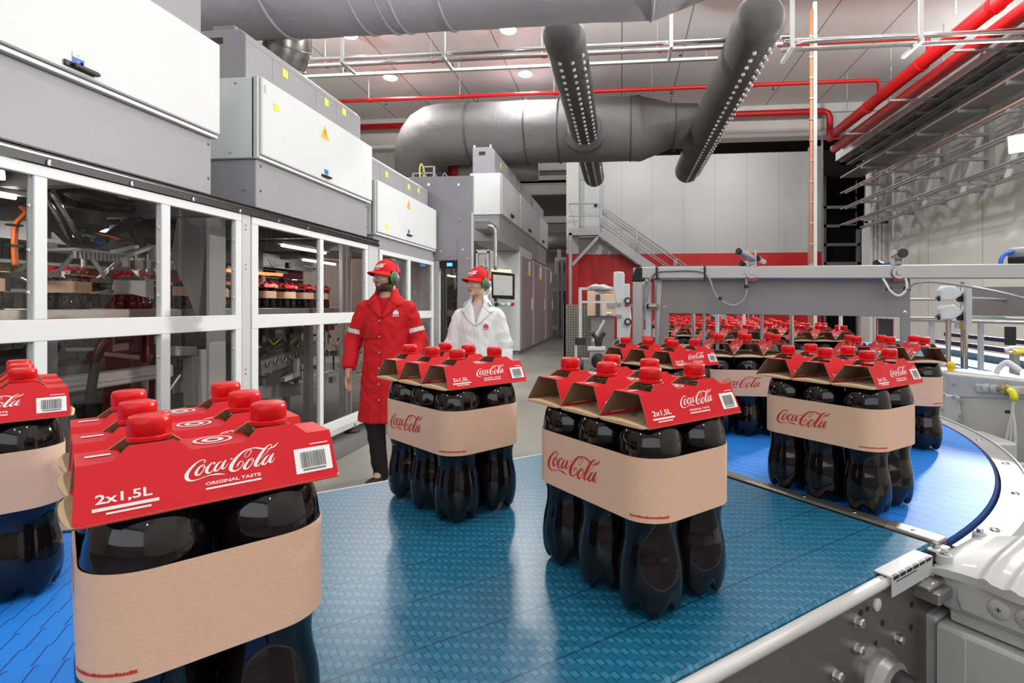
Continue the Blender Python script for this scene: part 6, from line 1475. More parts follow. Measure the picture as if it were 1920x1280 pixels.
# posts with white clamp heads and guide rails
def clamp_stand(label, u, d, v0, heads):
    p = on_d(u, 640, d); t = thing('clamp_stand', label, 'stand', (p.x, p.y, 0))
    top = on_d(u, v0, d).z; MB().cyl((p.x, p.y, 0), (p.x, p.y, top), 0.016, 14).build('post', M['chrome'], t, smooth=35); MB().lathe([(0.05, 0), (0.05, 0.012), (0.02, 0.02)], 18, Matrix.Translation((p.x, p.y, 0))).build('foot', M['steel'], t)
    return t, p
t, p = clamp_stand('steel stand with two white clamp heads behind the gate, right side', 1808, 2.75, 528, 0)
P_ = lambda u, v, d=2.75: on_d(u, v, d)
for v in (550, 585):
    mb = MB(); a = P_(1760, v + 14); b = P_(1782, v - 13)
    mb.prism([(0.0, 0.0), (0.055, 0.0), (0.098, 0.028), (0.098, 0.046), (0.062, 0.075), (0.022, 0.075), (0.007, 0.068), (0.0, 0.052)], -0.025, 0.025, Matrix.Translation(a) @ Matrix(((1, 0, 0, 0), (0, 0, 1, 0), (0, 1, 0, 0), (0, 0, 0, 1)))); h = mb.build('clamp_head', M['white'], t, bevel=0.008, seg=2)
    MB().lathe([(0.022, 0), (0.02, 0.03), (0.012, 0.035)], 14, Matrix.Translation(P_(1797, v + 8)) @ Matrix.Rotation(PI / 2, 4, 'Y')).build('rubber_boot', M['black'], h, smooth=35)
    MB().lathe([(0.016, 0), (0.002, 0.02)], 12, Matrix.Translation(P_(1760, v + 9)) @ Matrix.Rotation(-PI / 2, 4, 'Y')).build('plug', M['black'], h)
    MB().cyl(P_(1700, v + 11), P_(1756, v + 11), 0.006, 8).build('guide_bar', M['steel'], t); MB().cyl(P_(1800, v + 8), P_(1940, v + 14), 0.007, 8).build('guide_bar', M['steel'], t)
mb = MB(); a = P_(1812, 618, 2.7); b = P_(1822, 538, 2.7); mb.box((a.x, a.y, a.z), (b.x, b.y + 0.02, b.z)); mb.build('clamp_plate', M['grey_light'], t)
a = P_(1793, 616); b = P_(1815, 602); o = MB().box((a.x, a.y, a.z), (b.x, b.y + 0.01, b.z)).build('label_plate', M['grey_light'], t); a = P_(1799, 612); b = P_(1805, 604); MB().box((a.x, a.y - 0.006, a.z), (b.x, b.y - 0.004, b.z)).build('orange_label', M['label_orange'], o)
mb = MB(); a = P_(1822, 591, 2.9); b = P_(1960, 538, 2.75); mb.add([P_(1822, 538, 2.9), P_(1960, 537, 2.6), P_(1960, 594, 2.6), P_(1822, 591, 2.9)], [(0, 1, 2, 3)]); mb.build('side_plate', M['plate'], t, solidify=0.008, recalc=False)
MB().cyl((P_(1778, 600).x, P_(1778, 600).y, 0), P_(1778, 598), 0.012, 10).build('post', M['steel'], t, smooth=35)
t = thing('rail_posts', 'thin steel posts of the side conveyor rail, right edge', 'rail', tuple(on_d(1840, 640, 3.2)))
for u, d in ((1749, 3.3), (1841, 3.1)): p = on_d(u, 600, d); MB().box((p.x - 0.012, p.y, 0), (p.x + 0.012, p.y + 0.02, p.z)).build('post', M['grey_light'], t)
MB().beam(on_d(1700, 600, 3.4), on_d(1930, 606, 2.9), 0.014, 0.014).build('hand_rail', M['steel'], t)
p = on_d(1893, 612, 2.95); MB().box((p.x - 0.02, p.y - 0.02, p.z - 0.1), (p.x + 0.02, p.y + 0.01, p.z)).build('clip', M['black'], t)
# side conveyors with navy rails and bright blue belt
def zline(u0, v0, u1, v1, z): return on_z(u0, v0, z), on_z(u1, v1, z)
t = thing('side_conveyor', 'narrow conveyor with cyan belt and navy guide rails along the right wall', 'conveyor', tuple(on_z(1820, 672, 1.05)))
a, b = zline(1712, 661, 1930, 704, 1.05); d_ = (b - a).normalized(); a = a - d_ * 1.2; nrm_ = Vector((-d_.y, d_.x, 0))
MB().beam(a, b + d_ * 1.0, 0.24, 0.02).build('belt', mat('cyan_belt', (0.02, 0.30, 0.62), 0.4), t)
MB().beam(a - nrm_ * 0.15 + Vector((0, 0, -0.03)), b + d_ - nrm_ * 0.15 + Vector((0, 0, -0.03)), 0.04, 0.06).build('side_rail', M['grey_light'], t)
MB().beam(a + nrm_ * 0.2 + Vector((0, 0, 0.02)), b + d_ + nrm_ * 0.2 + Vector((0, 0, 0.02)), 0.12, 0.07).build('side_rail', M['steel_dark'], t)
nv = mat('navy_rail', (0.01, 0.016, 0.07), 0.4)
for o, z in ((0.45, 0.06), (0.75, 0.10), (0.42, 0.0)): MB().beam(a + nrm_ * o + Vector((0, 0, z)), b + d_ + nrm_ * o + Vector((0, 0, z)), 0.03, 0.035).build('guide_rail', nv, t)
MB().beam(a - nrm_ * 0.2 + Vector((0, 0, -0.2)), b + d_ - nrm_ * 0.2 + Vector((0, 0, -0.2)), 0.03, 0.2).build('skirt_plate', M['steel_dark'], t)
for k in (0.1, 0.5, 0.9): p = a.lerp(b, k); MB().box((p.x - 0.04, p.y - 0.04, 0), (p.x + 0.04, p.y + 0.04, 1.0)).build('leg', M['steel'], t)
t = thing('hose_loop', 'white looped cable with yellow plug at the right edge', 'cable', tuple(on_d(1905, 658, 2.6)))
MB().tube(catmull([tuple(on_d(u, v, 2.6)) for u, v in ((1904, 661), (1890, 660), (1887, 655), (1895, 652), (1912, 652), (1940, 655))], 5), 0.008, 8).build('cable', M['cable_white'], t, smooth='all'); MB().cyl(on_d(1902, 660, 2.58), on_d(1930, 659, 2.58), 0.012, 10).build('plug', M['label_yellow'], t)
p = on_d(1900, 655, 2.62); MB().box((p.x, p.y, 0), (p.x + 0.03, p.y + 0.03, p.z)).build('support', M['steel'], t)
t = thing('extraction_hose', 'thick grey hose with blue ring reaching in above the beam, right edge', 'hose', tuple(on_d(1900, 485, 4.2)))
MB().tube([on_d(1890, 486, 4.2), on_d(1990, 480, 4.0)], 0.045, 16).build('hose_tube', M['black'], t, smooth='all'); MB().tube([on_d(1890, 478, 4.2), on_d(1990, 470, 4.0)], 0.05, 16).build('hose_cover', M['grey'], t, smooth='all')
MB().tube(catmull([tuple(on_d(u, v, 4.15)) for u, v in ((1876, 494), (1878, 484), (1885, 476), (1897, 472), (1900, 473))], 5), 0.016, 10).build('blue_ring', mat('blue_enamel', (0.02, 0.16, 0.65), 0.35), t, smooth='all')
p = on_d(1960, 484, 4.1); MB().cyl((p.x, p.y, 0), (p.x, p.y, p.z), 0.03, 10).build('stand', M['steel'], t)

# ================================================================ cable rack on the right wall
RX = 7.9
t = thing('cable_rack', 'tall steel cable rack with ladder brackets standing off the right wall', 'rack', (RX, 14, 4))
zb_ = on_x(1771, 378, RX).z; ztp = on_x(1855, 140, RX).z
for u in (1955, 1855, 1771, 1707, 1655, 1605, 1568):
    y = on_x(u, 300, RX).y
    if y > 19.2: y = 19.2
    MB().box((RX - 0.06, y - 0.09, zb_), (RX + 0.06, y + 0.09, ztp + 0.2)).build('upright', M['galv'], t)
    MB().box((RX, y - 0.03, zb_ + 0.2), (WR - 0.012, y + 0.03, zb_ + 0.26)).build('wall_arm', M['galv'], t); MB().box((RX, y - 0.03, ztp - 0.1), (WR - 0.012, y + 0.03, ztp - 0.04)).build('wall_arm', M['galv'], t)
    for k in range(5):
        z = zb_ + 0.05 + k * (ztp - zb_) / 4.6; MB().box((RX - 0.62, y - 0.04, z), (RX, y + 0.04, z + 0.07)).build('bracket_arm', M['galv'], t)
    MB().beam((RX + 0.1, y - 0.15, ztp - 0.2), (RX + 0.1, min(19.2, y + 1.15), zb_ + 0.05), 0.03, 0.16, up=(0, 0, 1)).build('brace', M['frame_white'], t)
for k in (3, 4):
    z = zb_ + 0.12 + k * (ztp - zb_) / 4.6; MB().box((RX - 0.62, 2, z), (RX, 19.2, z + 0.02)).build('tray_floor', M['grey_dark'], t)
cop = mat('pinkish_pipe', (0.55, 0.36, 0.30), 0.4, 0.4)
for k in range(5):
    z = zb_ + 0.09 + k * (ztp - zb_) / 4.6
    for x, m in ((RX - 0.6, cop if k in (2, 4, 3) else M['galv']), (RX - 0.45, M['galv'])): MB().tube([(x, 2, z + 0.06), (x, 19.2, z + 0.06)], 0.03, 8).build('pipe_run', m, t, smooth='all')
for k, z in enumerate((zb_ + 0.02, zb_ + 0.14)): MB().box((RX - 0.05 + k * 0.3, 2, z), (RX + 0.1 + k * 0.3, 19.2, z + 0.05)).build('cable_tray', M['galv'], t)
mb = MB()
t = thing('cable_tray', 'broad steel cable tray with pale front edge running under the red mains', 'tray', (7.5, 11, 6.45))
zt_ = 6.3
MB().box((7.1, 2, zt_ - 0.02), (8.75, 19.2, zt_ + 0.0)).build('tray_floor', M['grey_dark'], t); MB().box((7.06, 2, zt_ - 0.06), (7.1, 19.0, zt_ + 0.20)).build('tray_edge', M['frame_white'], t)
for k in range(22): MB().box((7.15, 2.5 + k * 0.74, zt_ - 0.09), (8.75, 2.60 + k * 0.74, zt_ - 0.02)).build('tray_rib', M['galv'], t)
for x, z in ((7.4, -0.2), (7.7, -0.25), (7.55, -0.45)): MB().box((x, 2, zt_ + z), (x + 0.2, 19, zt_ + z + 0.03)).build('cable_strip', M['galv'], t)
# dark shelving in the gap beyond the right wall
t = thing('pallet_rack', 'dark steel rack in the unlit gap right of the back room', 'rack', (9.5, 25, 0))
for z in (3.2, 4.0, 4.8, 5.6): MB().box((8.5, 24.5, z), (11.0, 24.6, z + 0.12)).build('shelf_beam', M['grey'], t)
for x in (8.6, 10.0): MB().box((x, 24.5, 0), (x + 0.12, 24.7, 7)).build('upright', M['grey'], t)

# ================================================================ far end: stairs, trolley, devices
yS_ = BACK_Y - 1.0
def bp_(u, v, y=yS_): return on_y(u, v, y)
zpl = bp_(1100, 428).z
t = thing('steel_stairs', 'pale steel stairs with handrails going up to the door of the back room', 'stairs', tuple(bp_(1150, 500)))
xl0 = bp_(1067, 0).x; xp = bp_(1128, 0).x
m_ = M['grey_light']
MB().box((xl0, yS_ - 0.05, zpl - 0.22), (xp, BACK_Y - 0.1, zpl - 0.16)).build('platform', M['galv'], t)
MB().box((xl0, yS_ - 0.1, zpl - 0.30), (xp + 0.1, yS_ - 0.05, zpl)).build('platform_edge', m_, t)
e0 = bp_(1127, 436); e1 = bp_(1262, 532); sl = (e1 - e0); foot = e0 + sl * ((e0.z) / (e0.z - e1.z))
for yy, nm in ((yS_ - 0.08, 0), (BACK_Y - 0.15, 1)):
    a = Vector((e0.x, yy, e0.z)); b = Vector((foot.x, yy, 0.05)); MB().beam(a, b, 0.06, 0.36, up=(0, 0, 1)).build('stringer', m_, t)
n_ = 22
for k in range(1, n_):
    p = e0.lerp(foot, k / n_); MB().box((p.x - 0.12, yS_ - 0.05, p.z - 0.02), (p.x + 0.14, BACK_Y - 0.18, p.z + 0.02)).build('tread', M['galv'], t)
for yy in (yS_ - 0.08, BACK_Y - 0.16):
    for h, r in ((1.15, 0.03), (0.62, 0.022)):
        a = Vector((e0.x, yy, e0.z + h)); b = Vector((foot.x, yy, h)); pts = [a, b] if yy > yS_ else [Vector((xl0, yy, zpl + h - 0.1)), Vector((e0.x - 0.15, yy, zpl + h - 0.1)), a, b]
        MB().tube(pts, r, 8).build('handrail', m_, t, smooth='all')
    for k in (0.0, 0.24, 0.5, 0.76, 1.0): p = e0.lerp(foot, k); MB().cyl((p.x, yy, p.z), (p.x, yy, p.z + 1.15), 0.028, 8).build('baluster', m_, t, smooth='all')
MB().tube(catmull([(xl0, yS_ - 0.08, zpl + 1.05), (xl0 + 0.15, yS_ - 0.08, zpl + 0.6), (xl0 + 0.25, yS_ - 0.08, zpl + 0.1)], 5), 0.025, 8).build('baluster', m_, t, smooth='all')
MB().box((xl0, yS_ - 0.1, 0), (xl0 + 0.13, yS_ + 0.05, zpl - 0.2)).build('support_post', m_, t)
MB().beam(bp_(1121, 445), bp_(1073, 497), 0.13, 0.13, up=(0, 1, 0)).build('diagonal_strut', m_, t); MB().beam(bp_(1121, 445, BACK_Y - 0.2), bp_(1073, 497, BACK_Y - 0.2), 0.1, 0.1, up=(0, 1, 0)).build('diagonal_strut', m_, t)
# perforated screen and trolley in front of it
yt = 12.4
T_ = lambda u, v, y=yt: on_y(u, v, y)
t = thing('perforated_screen', 'dull perforated metal screen standing behind the trolley', 'screen', tuple(T_(1098, 672, 15.0)))
a = T_(1057, 672, 15.0); b = T_(1141, 571, 15.0)
pm = seam_mat('perforated_sheet', (0.30, 0.28, 0.24), 0.07, 0.07, 0.025, 0.35, 0.4, 'XZ')
MB().box((a.x, 15.0, 0.05), (b.x, 15.02, b.z)).build('sheet', pm, t)
for x in (a.x + 0.02, b.x - 0.02): MB().box((x - 0.03, 15.0, 0), (x + 0.03, 15.1, b.z)).build('post', M['grey_dark'], t)
t = thing('tool_trolley', 'grey tube-frame trolley with a small gripper machine, at the far end of the aisle', 'trolley', tuple(T_(1112, 690)))
for a, b, w in (((1088, 541), (1088, 640), 0.07), ((1160, 541), (1160, 640), 0.07), ((1086, 541), (1165, 541), 0.06), ((1090, 566), (1165, 566), 0.05), ((1080, 638), (1080, 692), 0.06), ((1156, 640), (1156, 690), 0.05), ((1090, 672), (1108, 672), 0.04), ((1133, 566), (1133, 592), 0.06)):
    p, q_ = T_(*a), T_(*b); MB().beam(p, q_, w, w, up=(0, 1, 0)).build('frame_tube', M['grey_light'], t)
for u in (1083, 1093, 1158): p = T_(u, 638); MB().box((p.x - 0.06, p.y - 0.05, p.z - 0.1), (p.x + 0.06, p.y + 0.05, p.z + 0.06)).build('rubber_joint', M['black'], t)
for u in (1091, 1158): p = T_(u, 690); MB().lathe([(0.11, -0.03), (0.11, 0.03)], 18, Matrix.Translation((p.x, p.y, 0.11)) @ Matrix.Rotation(PI / 2, 4, 'Y')).build('castor', M['black'], t)
p = T_(1122, 655); MB().box((p.x - 0.24, p.y - 0.1, p.z - 0.02), (p.x + 0.16, p.y + 0.1, p.z + 0.07)).build('gripper_head', M['uhmw'], t, bevel=0.01)
MB().box((p.x - 0.2, p.y - 0.08, p.z - 0.45), (p.x + 0.2, p.y + 0.08, p.z - 0.02)).build('gripper_body', M['grey'], t, bevel=0.02)
MB().ball((p.x, p.y - 0.09, p.z - 0.25), 0.16, 16, (1, 0.5, 1.1)).build('gripper_drum', M['black_gloss'], t, smooth='all')
for s in (-1, 1): MB().tube(catmull([(p.x + s * 0.02, p.y, p.z + 0.06), (p.x + s * 0.05, p.y, p.z + 0.25), (p.x + s * 0.14, p.y, p.z + 0.38)], 4), 0.05, 8).build('gripper_claw', M['black'], t, smooth='all')
MB().beam(T_(1111, 640), T_(1133, 600), 0.05, 0.05, up=(0, 1, 0)).build('frame_tube', M['grey_light'], t)
t = thing('control_box', 'beige control box with small display behind the trolley', 'box', tuple(T_(1125, 560, 14.2)))
a, b = T_(1101, 592, 14.2), T_(1158, 545, 14.2); MB().box((a.x, 14.2, a.z), (b.x, 14.6, b.z)).build('housing', mat('beige_paint', (0.62, 0.46, 0.33), 0.5), t, bevel=0.01); a, b = T_(1139, 576, 14.19), T_(1154, 568, 14.19); MB().box((a.x, 14.17, a.z), (b.x, 14.2, b.z)).build('display', M['grey'], t)
for u in (1139, 1144): p = T_(u, 587, 14.18); MB().ball(p, 0.035, 10).build('push_button', M['paper_white'], t)
a, b = T_(1117, 592, 14.18), T_(1125, 552, 14.18); MB().box((a.x, 14.17, a.z), (b.x, 14.2, b.z)).build('cable_duct', M['dark'], t)
p = T_(1130, 592, 14.4); MB().box((p.x - 0.3, 14.3, 0), (p.x + 0.3, 14.5, p.z)).build('stand', M['grey_dark'], t)
t = thing('plastic_bag', 'crumpled clear bag lying on top of the trolley frame', 'bag', tuple(T_(1125, 540)))
mb = MB(); mb.ball(T_(1124, 538), 0.28, 20, (1.0, 0.5, 0.22)); mb.v = [tuple(Vector(v) + noise.noise_vector(Vector(v) * 7) * 0.05) for v in mb.v]; mb.build('bag_film', M['grey_light'], t, smooth='all')
mb = MB(); mb.ball(T_(1132, 547), 0.2, 16, (1.2, 0.4, 0.15)); mb.v = [tuple(Vector(v) + noise.noise_vector(Vector(v) * 9) * 0.04) for v in mb.v]; mb.build('bag_fold', M['grey'], t, smooth='all')
yb = 9.0
t = thing('carry_case', 'small black carry case with top handle on the floor, between the packs', 'case', tuple(T_(1127, 737, yb)))
a, b = T_(1113, 737, yb), T_(1140, 711, yb); mb = MB(); mb.box((a.x, yb, 0.02), (b.x, yb + 0.2, b.z)); mb.build('case_body', mat('dark_green_plastic', (0.02, 0.03, 0.025), 0.5), t, bevel=0.02, seg=2)
MB().tube(catmull([(a.x + 0.05, yb + 0.1, b.z), (a.x + 0.07, yb + 0.1, b.z + 0.05), (b.x - 0.07, yb + 0.1, b.z + 0.05), (b.x - 0.05, yb + 0.1, b.z)], 5), 0.012, 8).build('handle', M['black'], t, smooth='all')
MB().box((a.x - 0.12, yb - 0.05, 0.0), (b.x + 0.05, yb + 0.25, 0.02)).build('base_plate', M['grey_light'], t)
# white labelling device left of the gate
yl = 5.2
L_ = lambda u, v, y=yl: on_y(u, v, y)
t = thing('labelling_device', 'bright white labelling device with two black wheels left of the gate post', 'machine', tuple(L_(1163, 640)))
def lslab(nm, uv, th, m, bev, off=0.0):
    c = [L_(*p) + Vector((0, off, 0)) for p in uv]; n = len(c)
    return MB().add(c + [p + Vector((0, th, 0)) for p in c], [tuple(range(n)), tuple(range(n, 2 * n))[::-1]] + [(i, (i + 1) % n, n + (i + 1) % n, n + i) for i in range(n)]).build(nm, m, t, bevel=bev, seg=2)
lslab('tall_housing', [(1150, 511), (1153, 509), (1168, 509), (1171, 513), (1171, 580), (1158, 580), (1150, 545)], 0.15, M['white'], 0.01)
lslab('side_housing', [(1170, 532), (1181, 532), (1181, 560), (1171, 566)], 0.12, M['white'], 0.006, 0.02)
lslab('middle_housing', [(1154, 578), (1182, 574), (1184, 600), (1158, 604)], 0.14, M['white'], 0.01)
lslab('lower_housing', [(1158, 600), (1184, 596), (1180, 640), (1160, 640)], 0.14, M['white'], 0.012)
lslab('grey_drive', [(1160, 634), (1180, 634), (1180, 660), (1162, 660)], 0.12, M['grey_light'], 0.008, 0.01)
for u, v in ((1177, 564), (1177, 603)):
    o = MB().lathe([(0.034, -0.02), (0.034, 0.02)], 20, Matrix.Translation(L_(u, v) - Vector((0, 0.03, 0))) @ Matrix.Rotation(PI / 2, 4, 'X')).build('wheel', M['black'], t, smooth=35); MB().lathe([(0.02, 0.02), (0.017, 0.026)], 6, Matrix.Translation(L_(u, v) - Vector((0, 0.03, 0))) @ Matrix.Rotation(PI / 2, 4, 'X')).build('wheel_hub', M['grey_light'], o)
for u, v in ((1158, 570), (1186, 572), (1160, 592)): p = L_(u, v); MB().box((p.x - 0.03, p.y - 0.03, p.z - 0.012), (p.x + 0.03, p.y, p.z + 0.012)).build('linkage', M['grey'], t)
MB().tube(catmull([tuple(L_(u, v) - Vector((0, 0.02, 0))) for u, v in ((1160, 635), (1152, 640), (1149, 650), (1152, 661), (1166, 664), (1174, 660))], 5), 0.007, 8).build('cable', M['cable_grey'], t, smooth='all')
p = L_(1170, 660); MB().box((p.x - 0.05, p.y + 0.02, 0), (p.x + 0.05, p.y + 0.12, p.z)).build('stand', M['dark'], t)
p = L_(1216, 630); t = thing('waiting_bottle', 'single banded bottle in the gap between the gate posts', 'bottle', (p.x, p.y, 1.0))
lx = Matrix.Translation((0, 0, 0))
b0 = bpy.data.objects['bottle']; o = b0.copy(); COL.objects.link(o); o.parent = t; o.location = (0, 0, 0); o2 = bpy.data.objects['bottle_cap'].copy(); COL.objects.link(o2); o2.parent = o; o2.location = (0, 0, 0)
MB().cyl((0, 0, B0), (0, 0, B1), BR + 0.001, 24).build('paper_band', M['kraft'], t, smooth=35, local=True)
tt = thing('bottle_stand', 'steel stand carrying the single bottle between the gate posts', 'stand', (p.x, p.y, 0)); MB().lathe([(0.08, 0), (0.08, 0.01), (0.02, 0.02), (0.02, 0.97), (0.06, 0.98), (0.06, 0.998)], 16, Matrix.Translation((p.x, p.y, 0))).build('stand_body', M['steel'], tt, smooth=35)
# far bay, left of the back room
t = thing('insulated_pipe', 'thick insulated pipe crossing the far bay left of the stairs', 'pipe', tuple(on_y(1040, 452, 27)))
a = on_y(960, 452, 27); b = on_y(1075, 452, 27); MB().tube([a, b], 0.42, 20).build('pipe_run', M['galv'], t, smooth='all'); MB().box((b.x - 0.8, 26.9, 0), (b.x - 0.6, 27.1, a.z)).build('support', M['grey_light'], t)
for k, (v, h) in enumerate(((312, 0.22), (338, 0.2), (352, 0.35), (412, 0.15))):
    a = on_y(955, v, 28); b = on_y(1064, v, 28)
    t = thing('ceiling_beam', ('pale beam highest in the far bay', 'pale beam second from the top in the far bay', 'pale pipe beam third in the far bay', 'low pale beam in the far bay above the thick pipe')[k], 'beam', tuple(a), 0, 'beams in the far bay')
    MB().box((a.x - 6, 28, a.z - h), (b.x, 28.2, a.z + h)).build('beam_body', M['beige_beam'], t); MB().box((a.x - 6, 27.9, a.z - h - 0.06), (b.x, 28.3, a.z - h)).build('beam_flange', M['grey_light'], t)
t = thing('filling_machine', 'dim machine frame with pipes at the end of the aisle', 'machine', tuple(on_y(1052, 640, 26)))
for u in (1046, 1054): p = on_y(u, 600, 26.0); MB().box((p.x - 0.06, 26, 0), (p.x + 0.06, 26.1, 3.6)).build('frame_post', M['grey'], t)
a, b = on_y(1030, 545, 26.2), on_y(1062, 610, 26.2); MB().box((a.x, 26.2, b.z), (b.x, 26.8, a.z)).build('machine_body', M['grey_dark'], t); p = on_y(1053, 497, 26); MB().box((p.x - 0.35, 26.2, p.z - 0.4), (p.x + 0.35, 26.4, p.z + 0.4)).build('fan_box', M['grey_light'], t); MB().lathe([(0.28, 0), (0.28, 0.03), (0.06, 0.05)], 20, Matrix.Translation((p.x, 26.2, p.z)) @ Matrix.Rotation(PI / 2, 4, 'X')).build('fan_ring', M['grey_dark'], t)
# ================================================================ people
from mathutils.bvhtree import BVHTree
_BV = []
for st in LOGO: _BV += ribbon2d(catmull([(x, y, w * 1.7 + 6) for x, y, w in _d(st)], 5))[0]
_bx = [v[0] for v in _BV]; _by = [v[1] for v in _BV]
_BV = [((x - min(_bx)) / (max(_bx) - min(_bx)), (y - min(_by)) / (max(_by) - min(_by)) / LOGO_ASP) for x, y in _BV]
class Field:
    """signed distance samples on a grid; shapes are blended in, then meshed as one skin"""
    def __init__(s, lo, hi, h):
        s.lo = np.array(lo, float); s.h = h; s.n = np.ceil((np.array(hi) - s.lo) / h).astype(int) + 1
        s.a = np.full(s.n, 0.2, np.float32)
    def block(s, lo, hi):
        i0 = np.clip(np.floor((np.array(lo) - s.lo) / s.h).astype(int), 0, s.n - 1); i1 = np.clip(np.ceil((np.array(hi) - s.lo) / s.h).astype(int) + 1, 1, s.n)
        sl = tuple(slice(a, b) for a, b in zip(i0, i1))
        ax = [s.lo[k] + s.h * np.arange(i0[k], i1[k]) for k in range(3)]
        return sl, np.meshgrid(*ax, indexing='ij')
    def put(s, lo, hi, fn, k, mode='add'):
        m = 0.05; sl, (X, Y, Z) = s.block(np.array(lo) - m, np.array(hi) + m); d = fn(X, Y, Z).astype(np.float32); a = s.a[sl]
        if mode == 'add':
            t = np.clip(0.5 + 0.5 * (a - d) / k, 0, 1); s.a[sl] = a * (1 - t) + d * t - k * t * (1 - t)
        else:
            d = -d; t = np.clip(0.5 - 0.5 * (a - d) / k, 0, 1); s.a[sl] = a * (1 - t) + d * t + k * t * (1 - t)
    def ell(s, c, r, k=0.02, mode='add', M3=None):
        c = np.array(c, float); r = np.array(r, float); mr = r.max()
        def fn(X, Y, Z):
            P = [X - c[0], Y - c[1], Z - c[2]]
            if M3 is not None: P = [M3[0][i] * P[0] + M3[1][i] * P[1] + M3[2][i] * P[2] for i in range(3)]
            q = np.sqrt((P[0] / r[0]) ** 2 + (P[1] / r[1]) ** 2 + (P[2] / r[2]) ** 2) + 1e-9
            g = np.sqrt((P[0] / r[0] ** 2) ** 2 + (P[1] / r[1] ** 2) ** 2 + (P[2] / r[2] ** 2) ** 2) + 1e-9
            return q * (q - 1) / g
        s.put(c - mr, c + mr, fn, k, mode)
    def cap(s, a, b, ra, rb, k=0.02, cut=None):
        a = np.array(a, float); b = np.array(b, float); ab = b - a; L = (ab ** 2).sum()
        def fn(X, Y, Z):
            P = [X - a[0], Y - a[1], Z - a[2]]; t = np.clip((P[0] * ab[0] + P[1] * ab[1] + P[2] * ab[2]) / L, 0, 1)
            d = np.sqrt((P[0] - t * ab[0]) ** 2 + (P[1] - t * ab[1]) ** 2 + (P[2] - t * ab[2]) ** 2) - (ra + (rb - ra) * t)
            if cut is not None: d = np.maximum(d, (X - cut[0][0]) * cut[1][0] + (Y - cut[0][1]) * cut[1][1] + (Z - cut[0][2]) * cut[1][2])
            return d
        m = max(ra, rb); s.put(np.minimum(a, b) - m, np.maximum(a, b) + m, fn, k)
    def mesh(s):
        a = s.a; ins = a < 0; n = a.shape
        # cells with a sign change
        c = [ins[i:n[0] - 1 + i, j:n[1] - 1 + j, k:n[2] - 1 + k] for i in (0, 1) for j in (0, 1) for k in (0, 1)]
        cnt = sum(x.astype(np.int8) for x in c); act = (cnt > 0) & (cnt < 8)
        idx = -np.ones(act.shape, np.int64); w = np.argwhere(act); idx[act] = np.arange(len(w))
        acc = np.zeros((len(w), 3)); num = np.zeros(len(w))
        for ax in range(3):
            for o1 in (0, 1):
                for o2 in (0, 1):
                    p = w.copy(); oth = [q for q in range(3) if q != ax]; p[:, oth[0]] += o1; p[:, oth[1]] += o2
                    q = p.copy(); q[:, ax] += 1
                    va = a[p[:, 0], p[:, 1], p[:, 2]]; vb = a[q[:, 0], q[:, 1], q[:, 2]]; cr = (va < 0) != (vb < 0)
                    t = np.where(cr, va / np.where(va == vb, 1, va - vb), 0); pos = p.astype(float); pos[:, ax] += t
                    acc[cr] += pos[cr]; num[cr] += 1
        V = s.lo + s.h * acc / num[:, None]; F = []
        for ax in range(3):
            u_, v_ = (ax + 1) % 3, (ax + 2) % 3
            sl0 = [slice(1, n[k] - 1) for k in range(3)]; sl0[ax] = slice(0, n[ax] - 1); sl1 = list(sl0); sl1[ax] = slice(1, n[ax])
            A, B = ins[tuple(sl0)], ins[tuple(sl1)]; e = np.argwhere(A != B)
            if not len(e): continue
            off = np.array([1, 1, 1]); off[ax] = 0; p = e + off; fl = A[e[:, 0], e[:, 1], e[:, 2]]
            du = np.zeros(3, int); du[u_] = 1; dv = np.zeros(3, int); dv[v_] = 1
            q = [idx[tuple((p - x).T)] for x in (du + dv, dv, 0 * du, du)]
            Q = np.stack(q, 1); Q[~fl] = Q[~fl][:, ::-1]; F.append(Q)
        return V, np.concatenate(F)
def skin(name, V, F, m, parent, noise_fn=None, xf=None):
    if xf is not None: V = xf(V)
    me = bpy.data.meshes.new(name); me.from_pydata([tuple(v) for v in V], [], [tuple(int(i) for i in f) for f in F])
    me.materials.append(m); me.polygons.foreach_set('use_smooth', [True] * len(me.polygons)); me.update()
    o = bpy.data.objects.new(name, me); COL.objects.link(o); o.parent = parent; KIDS.setdefault(parent.name, []).append(o)
    return o
def relax(V, F, it=2, lam=0.5):
    e = np.concatenate([F[:, [0, 1]], F[:, [1, 2]], F[:, [2, 3]], F[:, [3, 0]]]); V = V.copy()
    for _ in range(it):
        s = np.zeros_like(V); c = np.zeros(len(V))
        for a, b in ((0, 1), (1, 0)): np.add.at(s, e[:, a], V[e[:, b]]); np.add.at(c, e[:, a], 1)
        V = V + lam * (s / np.maximum(c, 1)[:, None] - V)
    return V
def normals(V, F):
    n = np.cross(V[F[:, 2]] - V[F[:, 0]], V[F[:, 3]] - V[F[:, 1]]); N = np.zeros_like(V)
    for k in range(4): np.add.at(N, F[:, k], n)
    return N / (np.linalg.norm(N, axis=1, keepdims=True) + 1e-12)
def patch(name, V, F, N, mask, off, m, parent):
    """a thin layer lying on part of a skin (beard, hair, bands)"""
    f = F[mask[F].all(1)]
    if not len(f): return None
    u, inv = np.unique(f, return_inverse=True); inv = inv.reshape(f.shape)
    return skin(name, V[u] + N[u] * off, inv, m, parent)
def skin_mat(name, col):
    m, t, b = nt(name); b.inputs['Base Color'].default_value = (*col, 1); b.inputs['Roughness'].default_value = 0.5
    b.inputs['Subsurface Weight'].default_value = 0.12; b.inputs['Subsurface Radius'].default_value = (0.012, 0.005, 0.003); b.inputs['Subsurface Scale'].default_value = 0.5
    return m
M['skin_man'] = skin_mat('skin_tan', (0.56, 0.33, 0.22)); M['skin_woman'] = skin_mat('skin_fair', (0.72, 0.48, 0.36))
